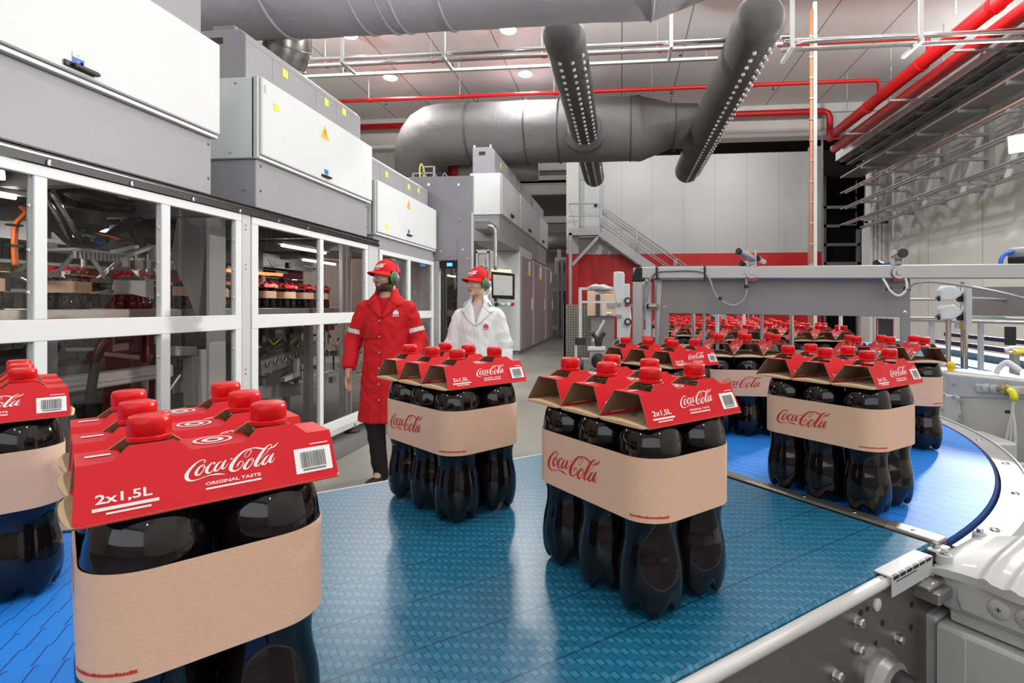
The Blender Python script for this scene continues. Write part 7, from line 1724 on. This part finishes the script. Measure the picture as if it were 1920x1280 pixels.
M['lip'] = mat('lip_colour', (0.45, 0.17, 0.14), 0.45); M['hair'] = mat('dark_hair', (0.022, 0.014, 0.010), 0.6); M['beard'] = mat('short_beard', (0.060, 0.034, 0.022), 0.7, bump=0.4, bscale=300); M['hair_brown'] = mat('brown_hair', (0.10, 0.05, 0.03), 0.6)
M['eye_white'] = mat('eye_white', (0.75, 0.73, 0.70), 0.2); M['iris'] = mat('dark_iris', (0.03, 0.018, 0.01), 0.15)
def cloth(name, col, r=0.75, bs=700): return mat(name, col, r, bump=0.08, bscale=bs, spec=0.3)
M['coat_red'] = cloth('red_work_cloth', (0.62, 0.010, 0.016)); M['tee_red'] = cloth('dark_red_jersey', (0.48, 0.006, 0.012)); M['coat_white'] = cloth('white_work_cloth', (0.86, 0.87, 0.89)); M['polo'] = cloth('grey_jersey', (0.50, 0.50, 0.50))
M['trouser'] = cloth('black_trouser_cloth', (0.010, 0.010, 0.011)); M['shoe'] = mat('black_leather', (0.015, 0.014, 0.013), 0.4); M['cap_cloth'] = cloth('red_cap_cloth', (0.68, 0.012, 0.020)); M['muff'] = mat('grey_ear_cup', (0.13, 0.13, 0.14), 0.38)
M['reflect'] = mat('reflective_tape', (0.74, 0.75, 0.76), 0.45); M['hairnet'] = mat('white_hairnet', (0.80, 0.80, 0.80), 0.7, bump=0.5, bscale=120)

def make_person(label, loc, rotz, S):
    t = thing('person', label, 'person', loc, rotz)
    H = S['scale']; tw = S['thick']
    ez = S['eye'] ; hc = np.array([0.0, -0.015, ez])                    # eye-level centre of the head
    yaw = S['head_yaw']; cy, sy = math.cos(yaw), math.sin(yaw)
    Rm = np.array([[cy, -sy, 0], [sy, cy, 0], [0, 0, 1]])
    def hp(p): return hc + Rm @ (np.array(p) * S['head'])
    hs = S['head']
    B = Field((-0.46, -0.34, -0.01), (0.46, 0.36, ez + 0.16), 0.0046)
    E = lambda c, r, k=0.02, mode='add': B.ell(hp(c), np.array(r) * hs, k, mode, Rm)
    C = lambda a, b, ra, rb, k=0.012: B.cap(hp(a), hp(b), ra * hs, rb * hs, k)
    # trunk, limbs
    sh = S['shoulder']; zs = S['zs']; zh = S['zh']
    rows = S['coat']
    def ringf(rows, X, Y, Z, grow=0.0):
        zz = [r[0] for r in rows]; rx = np.interp(Z, zz, [r[1] for r in rows]) + grow; ry = np.interp(Z, zz, [r[2] for r in rows]) + grow; oy = np.interp(Z, zz, [r[3] for r in rows])
        q = np.sqrt((X / rx) ** 2 + ((Y - oy) / ry) ** 2) + 1e-6; return (q - 1) * np.minimum(rx, ry)
    B.put((-0.3, -0.3, zh - 0.05), (0.3, 0.3, zs + 0.04), lambda X, Y, Z: np.maximum(np.maximum(ringf(rows, X, Y, Z, -0.034), zh - 0.05 - Z), Z - zs - 0.03), 0.03)
    for arm in ('R', 'L'):
        a, b, c = S['arm' + arm]; B.cap(a, b, 0.052 * tw, 0.043 * tw, 0.03); B.cap(b, c, 0.042 * tw, 0.028 * tw, 0.02)
        w = np.array(c); d = np.array(c) - np.array(b); d = d / np.linalg.norm(d); d = d * 0.75 + np.array((0, 0, -0.4)) * 0.6; d /= np.linalg.norm(d)
        sx = -1 if arm == 'R' else 1
        f = np.array((0, -1.0, 0)); f = f - d * f.dot(d); f /= np.linalg.norm(f); m_ = np.cross(d, f) * (1 if np.cross(d, f)[0] * sx < 0 else -1)   # towards the body
        B.ell(w + d * 0.045, (0.02, 0.02, 0.02), 0.03)
        for q in np.linspace(-1, 1, 5): B.cap(w + d * 0.01 + f * q * 0.014, w + d * 0.088 + f * q * 0.029, 0.013, 0.0125, 0.012)
        for q, L, cu in ((-1, 0.062, 0.9), (-0.34, 0.078, 0.7), (0.34, 0.083, 0.55), (1, 0.072, 0.3)):
            k0 = w + d * 0.09 + f * q * 0.030; k1 = k0 + (d + m_ * 0.25 * cu + f * q * 0.06) * L * 0.42; k2 = k1 + (d + m_ * 0.65 * cu) * L * 0.33; k3 = k2 + (d + m_ * 0.9 * cu) * L * 0.25
            B.cap(k0, k1, 0.0098, 0.0090, 0.004); B.cap(k1, k2, 0.0090, 0.0083, 0.003); B.cap(k2, k3, 0.0083, 0.0070, 0.003)
        th0 = w + d * 0.028 + f * 0.028 + m_ * 0.006; th1 = th0 + (d * 0.6 + f * 0.62 + m_ * 0.3) * 0.04; th2 = th1 + (d * 0.9 + f * 0.25 + m_ * 0.3) * 0.034
        B.cap(th0, th1, 0.014, 0.0105, 0.008); B.cap(th1, th2, 0.0105, 0.0078, 0.003)
    for leg in ('legR', 'legL'):
        a, b, c = S[leg]; B.cap(a, b, 0.082 * tw, 0.055 * tw, 0.04); B.cap(b, c, 0.056 * tw, 0.036 * tw, 0.02); B.cap(c, (c[0] + S['toe'][0] * 0.13, c[1] + S['toe'][1] * 0.13, c[2] - 0.05), 0.035, 0.028, 0.02)
    # neck and head
    B.cap((0, 0.02, zs - 0.02), hp((0, 0.03, -0.06)), S['neck'] * 1.12, S['neck'], 0.03)
    E((0, 0.018, 0.034), (0.074, 0.096, 0.088)); E((0, -0.022, -0.028), (0.061, 0.070, 0.082)); E((0, -0.032, -0.078), (0.047 * S['jaw'], 0.050, 0.040), 0.02); E((0, -0.076, -0.103), (0.019, 0.015, 0.015), 0.018)
    C((-0.030, -0.083, 0.018), (0.030, -0.083, 0.018), 0.011, 0.011); E((0.037, -0.066, -0.034), (0.024, 0.024, 0.02)); E((-0.037, -0.066, -0.034), (0.024, 0.024, 0.02))
    for q in (-1, 1): E((q * 0.031, -0.099, -0.002), (0.015, 0.013, 0.010), 0.008, 'sub')
    C((0, -0.090, 0.004), (0, -0.115, -0.036), 0.0075, 0.0115, 0.01)
    for q in (-1, 1): E((q * 0.010, -0.105, -0.041), (0.0085, 0.010, 0.0075), 0.006)
    E((0, -0.094, -0.0655), (0.021, 0.011, 0.006), 0.008); E((0, -0.092, -0.0775), (0.018, 0.011, 0.0065), 0.008); E((0, -0.108, -0.0712), (0.020, 0.010, 0.0016), 0.003, 'sub')
    for q in (-1, 1): E((q * 0.077, 0.012, -0.012), (0.010, 0.020, 0.031), 0.008)
    V, F = B.mesh(); V = relax(V, F, 1, 0.4); N = normals(V, F)
    body = skin('body', V, F, S['skin'], t)
    hl = ((V - hc) @ Rm) / hs                                               # head coordinates of every skin point
    x, y, z = hl.T; near = (np.abs(x) < 0.12) & (np.abs(y) < 0.16) & (z > -0.16)
    lips = near & (y < -0.088) & (np.abs(x) < 0.021 - 0.25 * np.abs(z + 0.071)) & (z < -0.0615) & (z > -0.081)
    patch('lips', V, F, N, lips, 0.0012, M['lip'], t)
    for q in (-1, 1):
        ey = MB(); ey.ball(tuple(hp((q * 0.031, -0.0775, -0.002))), 0.0115 * hs, 16); e_ = ey.build('eye', M['eye_white'], t, smooth='all', local=True)
        g = S['gaze']; ib = MB(); ib.ball(tuple(hp((q * 0.031 + g, -0.0846, -0.0012))), 0.0062 * hs, 12); ib.build('iris', M['iris'], e_, smooth='all', local=True)
        brow = near & (np.abs(x - q * 0.034) < 0.020) & (np.abs(z - 0.0175 + 0.10 * np.abs(np.abs(x) - 0.034)) < 0.0042) & (y < -0.06); patch('eyebrow', V, F, N, brow, 0.003, S['brow'], t)
    if S['beard']:
        bd = near & (z < -0.048 - 0.35 * np.maximum(0, -y - 0.03) + 0.9 * np.maximum(0, y + 0.02)) & (z > -0.128) & (y < 0.03) & ~((np.abs(x) < 0.021) & (z > -0.0835) & (z < -0.0625) & (y < -0.08))
        bd |= near & (np.abs(x) > 0.05) & (y > -0.032) & (y < 0.012) & (z < 0.03) & (z > -0.09)
        bd |= near & (np.abs(x) < 0.026) & (z < -0.0525) & (z > -0.0625) & (y < -0.08)
        patch('beard', V, F, N, bd, 0.0022, M['beard'], t)
    hr = near & (z < 0.06) & (((y > 0.03) & (z > -0.075)) | ((np.abs(x) > 0.062) & (y > -0.022) & (z > -0.02)))
    patch('hair', V, F, N, hr, 0.006, S['hair'], t)
    # ---- cap with curved peak and wordmark
    cz = 0.028; cr = np.array((0.0905, 0.113, 0.108)); cc = (0, 0.017, cz)
    cb = MB(); k = 14; n = 40
    for i in range(k + 1):
        a = PI / 2 * i / k
        for j in range(n):
            b = 2 * PI * j / n; p = (cr[0] * math.cos(a) * math.cos(b), cr[1] * math.cos(a) * math.sin(b) + cc[1], cz + cr[2] * math.sin(a) ** 0.92 * (1 - 0.04 * math.cos(b) ** 2) - 0.010 * (math.sin(b) > 0) * math.sin(b) * math.cos(a))
            cb.v.append(tuple(hp(p)))
    cb.f += [(i * n + j, i * n + (j + 1) % n, (i + 1) * n + (j + 1) % n, (i + 1) * n + j) for i in range(k) for j in range(n)]; cb.m += [0] * (k * n)
    cap = cb.build('cap', M['cap_cloth'], t, smooth='all', local=True, solidify=0.004 * hs)
    def peak(u, v):
        b = math.radians(-90 + (u - 0.5) * 128); e = math.sin(PI * min(1, max(0, u))) ** 0.6; r = 1 + 0.72 * v * e
        px = cr[0] * math.cos(b) * (1 + 0.10 * v); py = cc[1] + cr[1] * math.sin(b) * r; return tuple(hp((px, py, cz + 0.006 - 0.016 * v - 0.20 * abs(px) ** 1.5 * 6 * (0.3 + 0.7 * v) * 0.9 + 0.006)))
    MB().grid(peak, 24, 8).build('cap_peak', M['cap_cloth'], cap, smooth='all', local=True, solidify=0.004 * hs)
    def on_cap(px, pz):
        sa = min(0.99, max(0.0, (pz - cz) / cr[2])) ** (1 / 0.92); a = math.asin(sa); b = -PI / 2 + px / (cr[0] * max(0.3, math.cos(a)) * 0.98); r = 1.035
        return tuple(hp((cr[0] * r * math.cos(a) * math.cos(b), cc[1] + cr[1] * r * math.cos(a) * math.sin(b), cz + cr[2] * 1.02 * sa ** 0.92 + 0.001)))
    mb = MB(); put2d(mb, _BV, _LF, -0.058, cz + 0.030, 0.116, on_cap); rect2d(mb, -0.03, cz + 0.021, 0.03, cz + 0.026, on_cap, 8); mb.build('printed_lettering', M['paper_white'], cap, local=True, recalc=False)
    MB().ball(tuple(hp((0, cc[1], cz + cr[2] + 0.002))), 0.007, 10).build('cap_button', M['cap_cloth'], cap, smooth='all', local=True)
    # ---- ear defenders
    em = MB(); top = []
    for off in (-0.006, 0.010):
        pts = []
        for i in range(25):
            a = PI * i / 24; pts.append(tuple(hp((0.098 * math.cos(a), 0.02 + (0.045 + off) * math.sin(a), -0.01 + 0.155 * math.sin(a) ** 0.8))))
        em.tube(pts, 0.0024 * hs, 8)
    hb = em.build('headband', M['muff'], t, smooth='all', local=True)
    pad = MB(); pad.grid(lambda u, v: tuple(hp((0.085 * math.cos(PI * (0.3 + 0.4 * u)), 0.050 + 0.032 * (v - 0.5), 0.148 * math.sin(PI * (0.3 + 0.4 * u)) ** 0.8 - 0.004))), 14, 3); pad.build('head_pad', M['muff'], hb, smooth='all', local=True, solidify=0.006)
    for q in (-1, 1):
        mxh = Matrix([[*Rm[0] * hs, 0], [*Rm[1] * hs, 0], [*Rm[2] * hs, 0], [0, 0, 0, 1]]); mxh.translation = Vector(hc)
        def part(nm, c, r, m): return MB().lathe([(max(1e-5, math.sin(PI * i / 12)), -math.cos(PI * i / 12)) for i in range(13)], 24, mxh @ Matrix.Translation(c) @ Matrix.Diagonal((*r, 1))).build(nm, m, t, smooth='all', local=True)
        part('ear_cup', (q * 0.098, 0.014, -0.016), (0.024, 0.037, 0.047), M['muff']); part('cup_ring', (q * 0.087, 0.011, -0.014), (0.017, 0.042, 0.052), M['green']); part('ear_cushion', (q * 0.078, 0.010, -0.014), (0.014, 0.040, 0.049), M['black'])
    if S['net']:
        f = MB(); f.lathe([(max(1e-5, math.sin(PI * i / 12)), -math.cos(PI * i / 12)) for i in range(13)], 24, mxh @ Matrix.Translation((0, 0.085, -0.058)) @ Matrix.Diagonal((0.062, 0.045, 0.058, 1)))
        f.v = [tuple(Vector(v) + noise.noise_vector(Vector(v) * 30) * 0.005) for v in f.v]; f.build('hairnet', M['hairnet'], t, smooth='all', local=True)
    # ---- coat
    K = Field((-0.46, -0.34, S['hem'] - 0.03), (0.46, 0.36, zs + 0.16), 0.0055)
    K.put((-0.3, -0.3, S['hem']), (0.3, 0.3, zs + 0.12), lambda X, Y, Z: np.maximum(ringf(rows, X, Y, Z), S['hem'] - Z), 0.02)
    for arm in ('R', 'L'):
        a, b, c = [np.array(p) for p in S['arm' + arm]]; e = b + (c - b) * 0.97; d = (c - b) / np.linalg.norm(c - b)
        K.cap(a, b, S['sl'][0], S['sl'][1], 0.03); K.cap(b, e, S['sl'][1], S['sl'][2], 0.02, cut=(e, d))
    zv, wv, zc = S['vee']
    K.put((-0.15, -0.3, zv), (0.15, 0.02, zs + 0.2), lambda X, Y, Z: np.maximum(np.maximum((np.abs(X) - wv * np.clip((Z - zv) / (zc - zv), 0, 1.3)) * 0.8, Y - 0.02), zv - Z), 0.006, 'sub')
    K.put((-0.09, -0.1, zs + 0.01), (0.09, 0.12, zs + 0.2), lambda X, Y, Z: np.maximum(np.sqrt(X ** 2 + (Y - 0.02) ** 2) - S['neck'] * 1.3, zs + 0.0 - Z), 0.01, 'sub')
    V, F = K.mesh(); V = relax(V, F, 2, 0.5); N = normals(V, F)
    disp = np.array([noise.noise(Vector((v[0] * 7 + 3, v[1] * 7, v[2] * 3.2))) * 0.007 + (0.5 - abs(noise.noise(Vector((v[0] * 9 + v[2] * 5, v[1] * 9 + 5, v[2] * 8 - v[0] * 7))))) * 0.012 + noise.noise(Vector((v[0] * 24, v[1] * 20, v[2] * 20 + v[0] * 14))) * 0.004 for v in V])
    V = V + N * disp[:, None]; N = normals(V, F)
    coat = skin('coat', V, F, S['coat_m'], t)
    bvh = BVHTree.FromPolygons([tuple(v) for v in V], [tuple(int(i) for i in f) for f in F])
    def drape(px, pz, off=0.004):
        h = bvh.ray_cast(Vector((px, -1, pz)), Vector((0, 1, 0)))
        return Vector((px, (h[0].y if h[0] is not None and h[0].y < 0.05 else -0.06) - off, pz))
    # shirt in the neck opening
    T_ = Field((-0.26, -0.26, zv - 0.25), (0.26, 0.26, zs + 0.1), 0.0055)
    T_.put((-0.25, -0.2, zv - 0.2), (0.25, 0.2, zs + 0.1), lambda X, Y, Z: np.maximum(np.maximum(ringf(rows, X, Y, Z, -0.016), zv - 0.2 - Z), Z - (S['shirt_top'] + 0.35 * np.abs(X) ** 1.2 + 0.25 * Y)), 0.01)
    V2, F2 = T_.mesh(); skin('shirt', relax(V2, F2, 2), F2, S['shirt_m'], t)
    # lapels and collar
    def strip(nm, inner, outer, off, m, par, th=0.005):
        inner = catmull(inner, 4); outer = catmull(outer, 4); kk = min(len(inner), len(outer))
        def fn(u, v):
            i = min(kk - 1, int(round(v * (kk - 1)))); a, b = inner[i], outer[i]; px = a[0] + (b[0] - a[0]) * u; pz = a[1] + (b[1] - a[1]) * u
            return tuple(drape(px, pz, off + 0.004 * math.sin(PI * u)))
        return MB().grid(fn, 6, kk - 1).build(nm, m, par, smooth='all', local=True, solidify=th)
    L = S['lapel']
    for q in (-1, 1):
        strip('lapel', [(q * p[0], p[1]) for p in L['in']], [(q * p[0], p[1]) for p in L['out']], 0.007, S['coat_m'], coat)
        strip('collar_wing', [(q * p[0], p[1]) for p in L['cin']], [(q * p[0], p[1]) for p in L['cout']], 0.012, S['coat_m'], coat)
    nr = S['neck'] * 1.42
    def colf(u, v):
        b = math.radians(-50 + 280 * u); fl = 1 + 0.16 * v; zt = zs + 0.098 + 0.012 * math.sin(b) - (0.02 if v == 0 else 0); return (nr * fl * math.cos(b), 0.018 + nr * 0.95 * fl * math.sin(b), zt - 0.055 * v - (0.0 if v > 0 else -0.02))
    MB().grid(colf, 26, 4).build('collar', S['coat_m'], coat, smooth='all', local=True, solidify=0.006)
    # front edge, buttons, emblem
    fr = S['front_x']
    MB().grid(lambda u, v: tuple(drape(fr + 0.012 * (u - 0.5), zv - 0.01 + (S['hem'] + 0.01 - zv) * v, 0.003)), 2, 50).build('front_placket', S['coat_m'], coat, smooth='all', local=True, solidify=0.004)
    zb = zv - 0.03
    while zb > S['hem'] + 0.1:
        p = drape(fr - 0.012, zb, 0.004); MB().lathe([(0.007, 0), (0.006, 0.003), (0.0001, 0.004)], 12, Matrix.Translation(p) @ Matrix.Rotation(PI / 2, 4, 'X')).build('press_stud', S['stud'], coat, smooth=35, local=True); zb -= 0.125
    ex, ezz = S['emblem']; fn = lambda px, py: tuple(drape(ex + px, ezz + py, 0.006)); mb = MB()
    for kx, hgt in ((-0.0165, 0.030), (-0.0085, 0.040), (0.0, 0.046), (0.0085, 0.040), (0.0165, 0.030)):
        w = 0.0036; mb.add([fn(kx - w, 0.004), fn(kx + w, 0.004), fn(kx + w, hgt * 0.62), fn(kx + w * 0.4, hgt * 0.85), fn(kx + w * 0.4, hgt), fn(kx - w * 0.4, hgt), fn(kx - w * 0.4, hgt * 0.85), fn(kx - w, hgt * 0.62)], [(0, 1, 2, 3, 4, 5, 6, 7)])
    for y0 in (-0.006, -0.014):
        px = -0.021
        while px < 0.02: mb.add([fn(px, y0), fn(px + 0.0035, y0), fn(px + 0.0035, y0 + 0.005), fn(px, y0 + 0.005)], [(0, 1, 2, 3)]); px += 0.005
    mb.build('emblem', S['emb_m'], coat, local=True, recalc=False)
    for nm, mk in S['bands']:
        patch(nm, V, F, N, mk(V), 0.0035, M['reflect'], coat)
    pk = S.get('pocket')
    if pk: MB().grid(lambda u, v: tuple(drape(pk[0] + pk[2] * u, pk[1] - pk[3] * v, 0.003)), 6, 8).build('pocket', S['coat_m'], coat, smooth='all', local=True, solidify=0.003)
    # trousers and shoes
    Q = Field((-0.3, -0.36, 0.0), (0.3, 0.36, S['hem'] + 0.35), 0.006)
    for leg in ('legR', 'legL'):
        a, b, c = [np.array(p) for p in S[leg]]; e = b + (c - b) * 0.98; d = (c - b) / np.linalg.norm(c - b); Q.cap(a, b, 0.098 * tw, 0.075 * tw, 0.03); Q.cap(b, e + d * 0.035, 0.075 * tw, 0.058 * tw, 0.03, cut=(e + d * 0.035, d))
    V3, F3 = Q.mesh(); V3 = relax(V3, F3, 2); N3 = normals(V3, F3); V3 = V3 + N3 * np.array([noise.noise(Vector((v[0] * 12, v[1] * 12, v[2] * 14))) * 0.007 for v in V3])[:, None]
    skin('trousers', V3, F3, M['trouser'], t)
    for leg in ('legR', 'legL'):
        c = np.array(S[leg][2]); tx, ty = S['toe']; G = Field((c[0] - 0.25, c[1] - 0.25, -0.005), (c[0] + 0.25, c[1] + 0.25, 0.16), 0.0055); z0 = max(0.0, c[2] - 0.09)
        G.cap((c[0] - tx * 0.05, c[1] - ty * 0.05, z0 + 0.045), (c[0] + tx * 0.17, c[1] + ty * 0.17, z0 + 0.036), 0.042, 0.040, 0.03); G.cap((c[0], c[1], z0 + 0.06), (c[0], c[1], z0 + 0.11), 0.046, 0.044, 0.03)
        G.a = np.maximum(G.a, (z0 + 0.003 - (G.lo[2] + G.h * np.arange(G.n[2])))[None, None, :].astype(np.float32))
        V4, F4 = G.mesh(); sh_ = skin('shoe', relax(V4, F4, 1), F4, M['shoe'], t)
    return t

man = dict(scale=1.0, thick=1.0, eye=1.675, head=1.0, head_yaw=math.radians(-30), shoulder=0.20, zs=1.475, zh=0.93, neck=0.058, jaw=1.08, gaze=0.0015, beard=True, net=False,
    armR=((-0.165, 0.015, 1.405), (-0.275, 0.03, 1.15), (-0.275, -0.07, 0.925)), armL=((0.165, 0.015, 1.405), (0.258, 0.05, 1.14), (0.235, -0.13, 0.98)),
    legR=((-0.095, 0.0, 0.92), (-0.075, -0.05, 0.50), (-0.030, -0.05, 0.095)), legL=((0.095, 0.0, 0.92), (0.10, 0.03, 0.50), (0.09, 0.16, 0.13)), toe=(-0.22, -0.97),
    skin=M['skin_man'], brow=M['hair'], hair=M['hair'], coat_m=M['coat_red'], shirt_m=M['tee_red'], stud=M['grey_light'], emb_m=M['paper_white'], hem=0.505,
    coat=[(0.3, 0.235, 0.165, 0.01), (0.505, 0.225, 0.160, 0.01), (0.75, 0.200, 0.148, 0.01), (0.95, 0.184, 0.142, 0.01), (1.10, 0.176, 0.137, 0.01), (1.25, 0.182, 0.138, 0.01), (1.36, 0.186, 0.128, 0.012), (1.435, 0.172, 0.112, 0.014), (1.495, 0.130, 0.094, 0.016), (1.54, 0.084, 0.080, 0.018), (1.58, 0.074, 0.07, 0.02), (1.7, 0.07, 0.07, 0.02)],
    sl=(0.070, 0.066, 0.052), vee=(1.345, 0.060, 1.53), shirt_top=1.508, front_x=-0.005, emblem=(0.102, 1.362), pocket=(-0.15, 1.30, 0.12, 0.13),
    lapel=dict(**{'in': [(0.002, 1.345), (0.018, 1.40), (0.036, 1.45), (0.054, 1.495)], 'out': [(0.012, 1.335), (0.080, 1.395), (0.112, 1.425), (0.100, 1.465)], 'cin': [(0.052, 1.480), (0.056, 1.505), (0.060, 1.53), (0.064, 1.55)], 'cout': [(0.112, 1.432), (0.142, 1.444), (0.122, 1.485), (0.098, 1.52)]}),
    bands=[('reflective_band', lambda V: (V[:, 0] < -0.20) & (np.abs(V[:, 2] - 1.235 + 0.25 * (V[:, 0] + 0.26)) < 0.021)), ('reflective_band', lambda V: (V[:, 0] > 0.195) & (np.abs(V[:, 2] - 1.245 - 0.25 * (V[:, 0] - 0.26)) < 0.021))])
pm_ = on_d(724, 640, 4.48)
make_person('walking man in red work coat, red cap and green ear defenders, looking left', (pm_.x, pm_.y, 0), math.radians(8), man)
wom = dict(man)
wom.update(thick=0.88, eye=1.635, head=0.985, head_yaw=math.radians(-36), shoulder=0.185, zs=1.43, zh=0.90, neck=0.047, jaw=0.90, gaze=0.002, beard=False, net=True,
    armR=((-0.148, 0.015, 1.345), (-0.228, 0.02, 1.10), (-0.24, -0.06, 0.89)), armL=((0.148, 0.015, 1.345), (0.225, 0.02, 1.10), (0.235, -0.06, 0.89)),
    legR=((-0.085, 0.0, 0.88), (-0.085, -0.03, 0.48), (-0.08, -0.06, 0.095)), legL=((0.085, 0.0, 0.88), (0.085, 0.01, 0.48), (0.08, 0.08, 0.1)),
    skin=M['skin_woman'], brow=M['hair_brown'], hair=M['hair_brown'], coat_m=M['coat_white'], shirt_m=M['polo'], stud=M['paper_white'], emb_m=M['print_red'], hem=0.55,
    coat=[(0.3, 0.225, 0.165, 0.01), (0.55, 0.22, 0.16, 0.01), (0.75, 0.20, 0.15, 0.01), (0.95, 0.178, 0.142, 0.01), (1.10, 0.165, 0.137, 0.01), (1.25, 0.168, 0.135, 0.01), (1.32, 0.170, 0.124, 0.012), (1.385, 0.158, 0.106, 0.014), (1.44, 0.112, 0.088, 0.016), (1.495, 0.074, 0.070, 0.018), (1.54, 0.064, 0.062, 0.02), (1.7, 0.06, 0.06, 0.02)],
    sl=(0.068, 0.068, 0.060), vee=(1.275, 0.062, 1.49), shirt_top=1.44, front_x=-0.008, emblem=(0.085, 1.245), pocket=None,
    lapel=dict(**{'in': [(0.002, 1.275), (0.018, 1.335), (0.038, 1.395), (0.052, 1.445)], 'out': [(0.012, 1.265), (0.080, 1.33), (0.110, 1.365), (0.098, 1.41)], 'cin': [(0.050, 1.43), (0.052, 1.455), (0.055, 1.48), (0.057, 1.50)], 'cout': [(0.112, 1.372), (0.140, 1.392), (0.118, 1.435), (0.090, 1.475)]}),
    bands=[('sleeve_band', lambda V: (V[:, 0] < -0.19) & (np.abs(V[:, 2] - 1.10) < 0.026)), ('sleeve_band', lambda V: (V[:, 0] > 0.19) & (np.abs(V[:, 2] - 1.10) < 0.026))])
pw_ = on_d(897, 640, 4.72)
make_person('woman in white work coat, red cap, hairnet and green ear defenders', (pw_.x, pw_.y, 0), math.radians(4), wom)
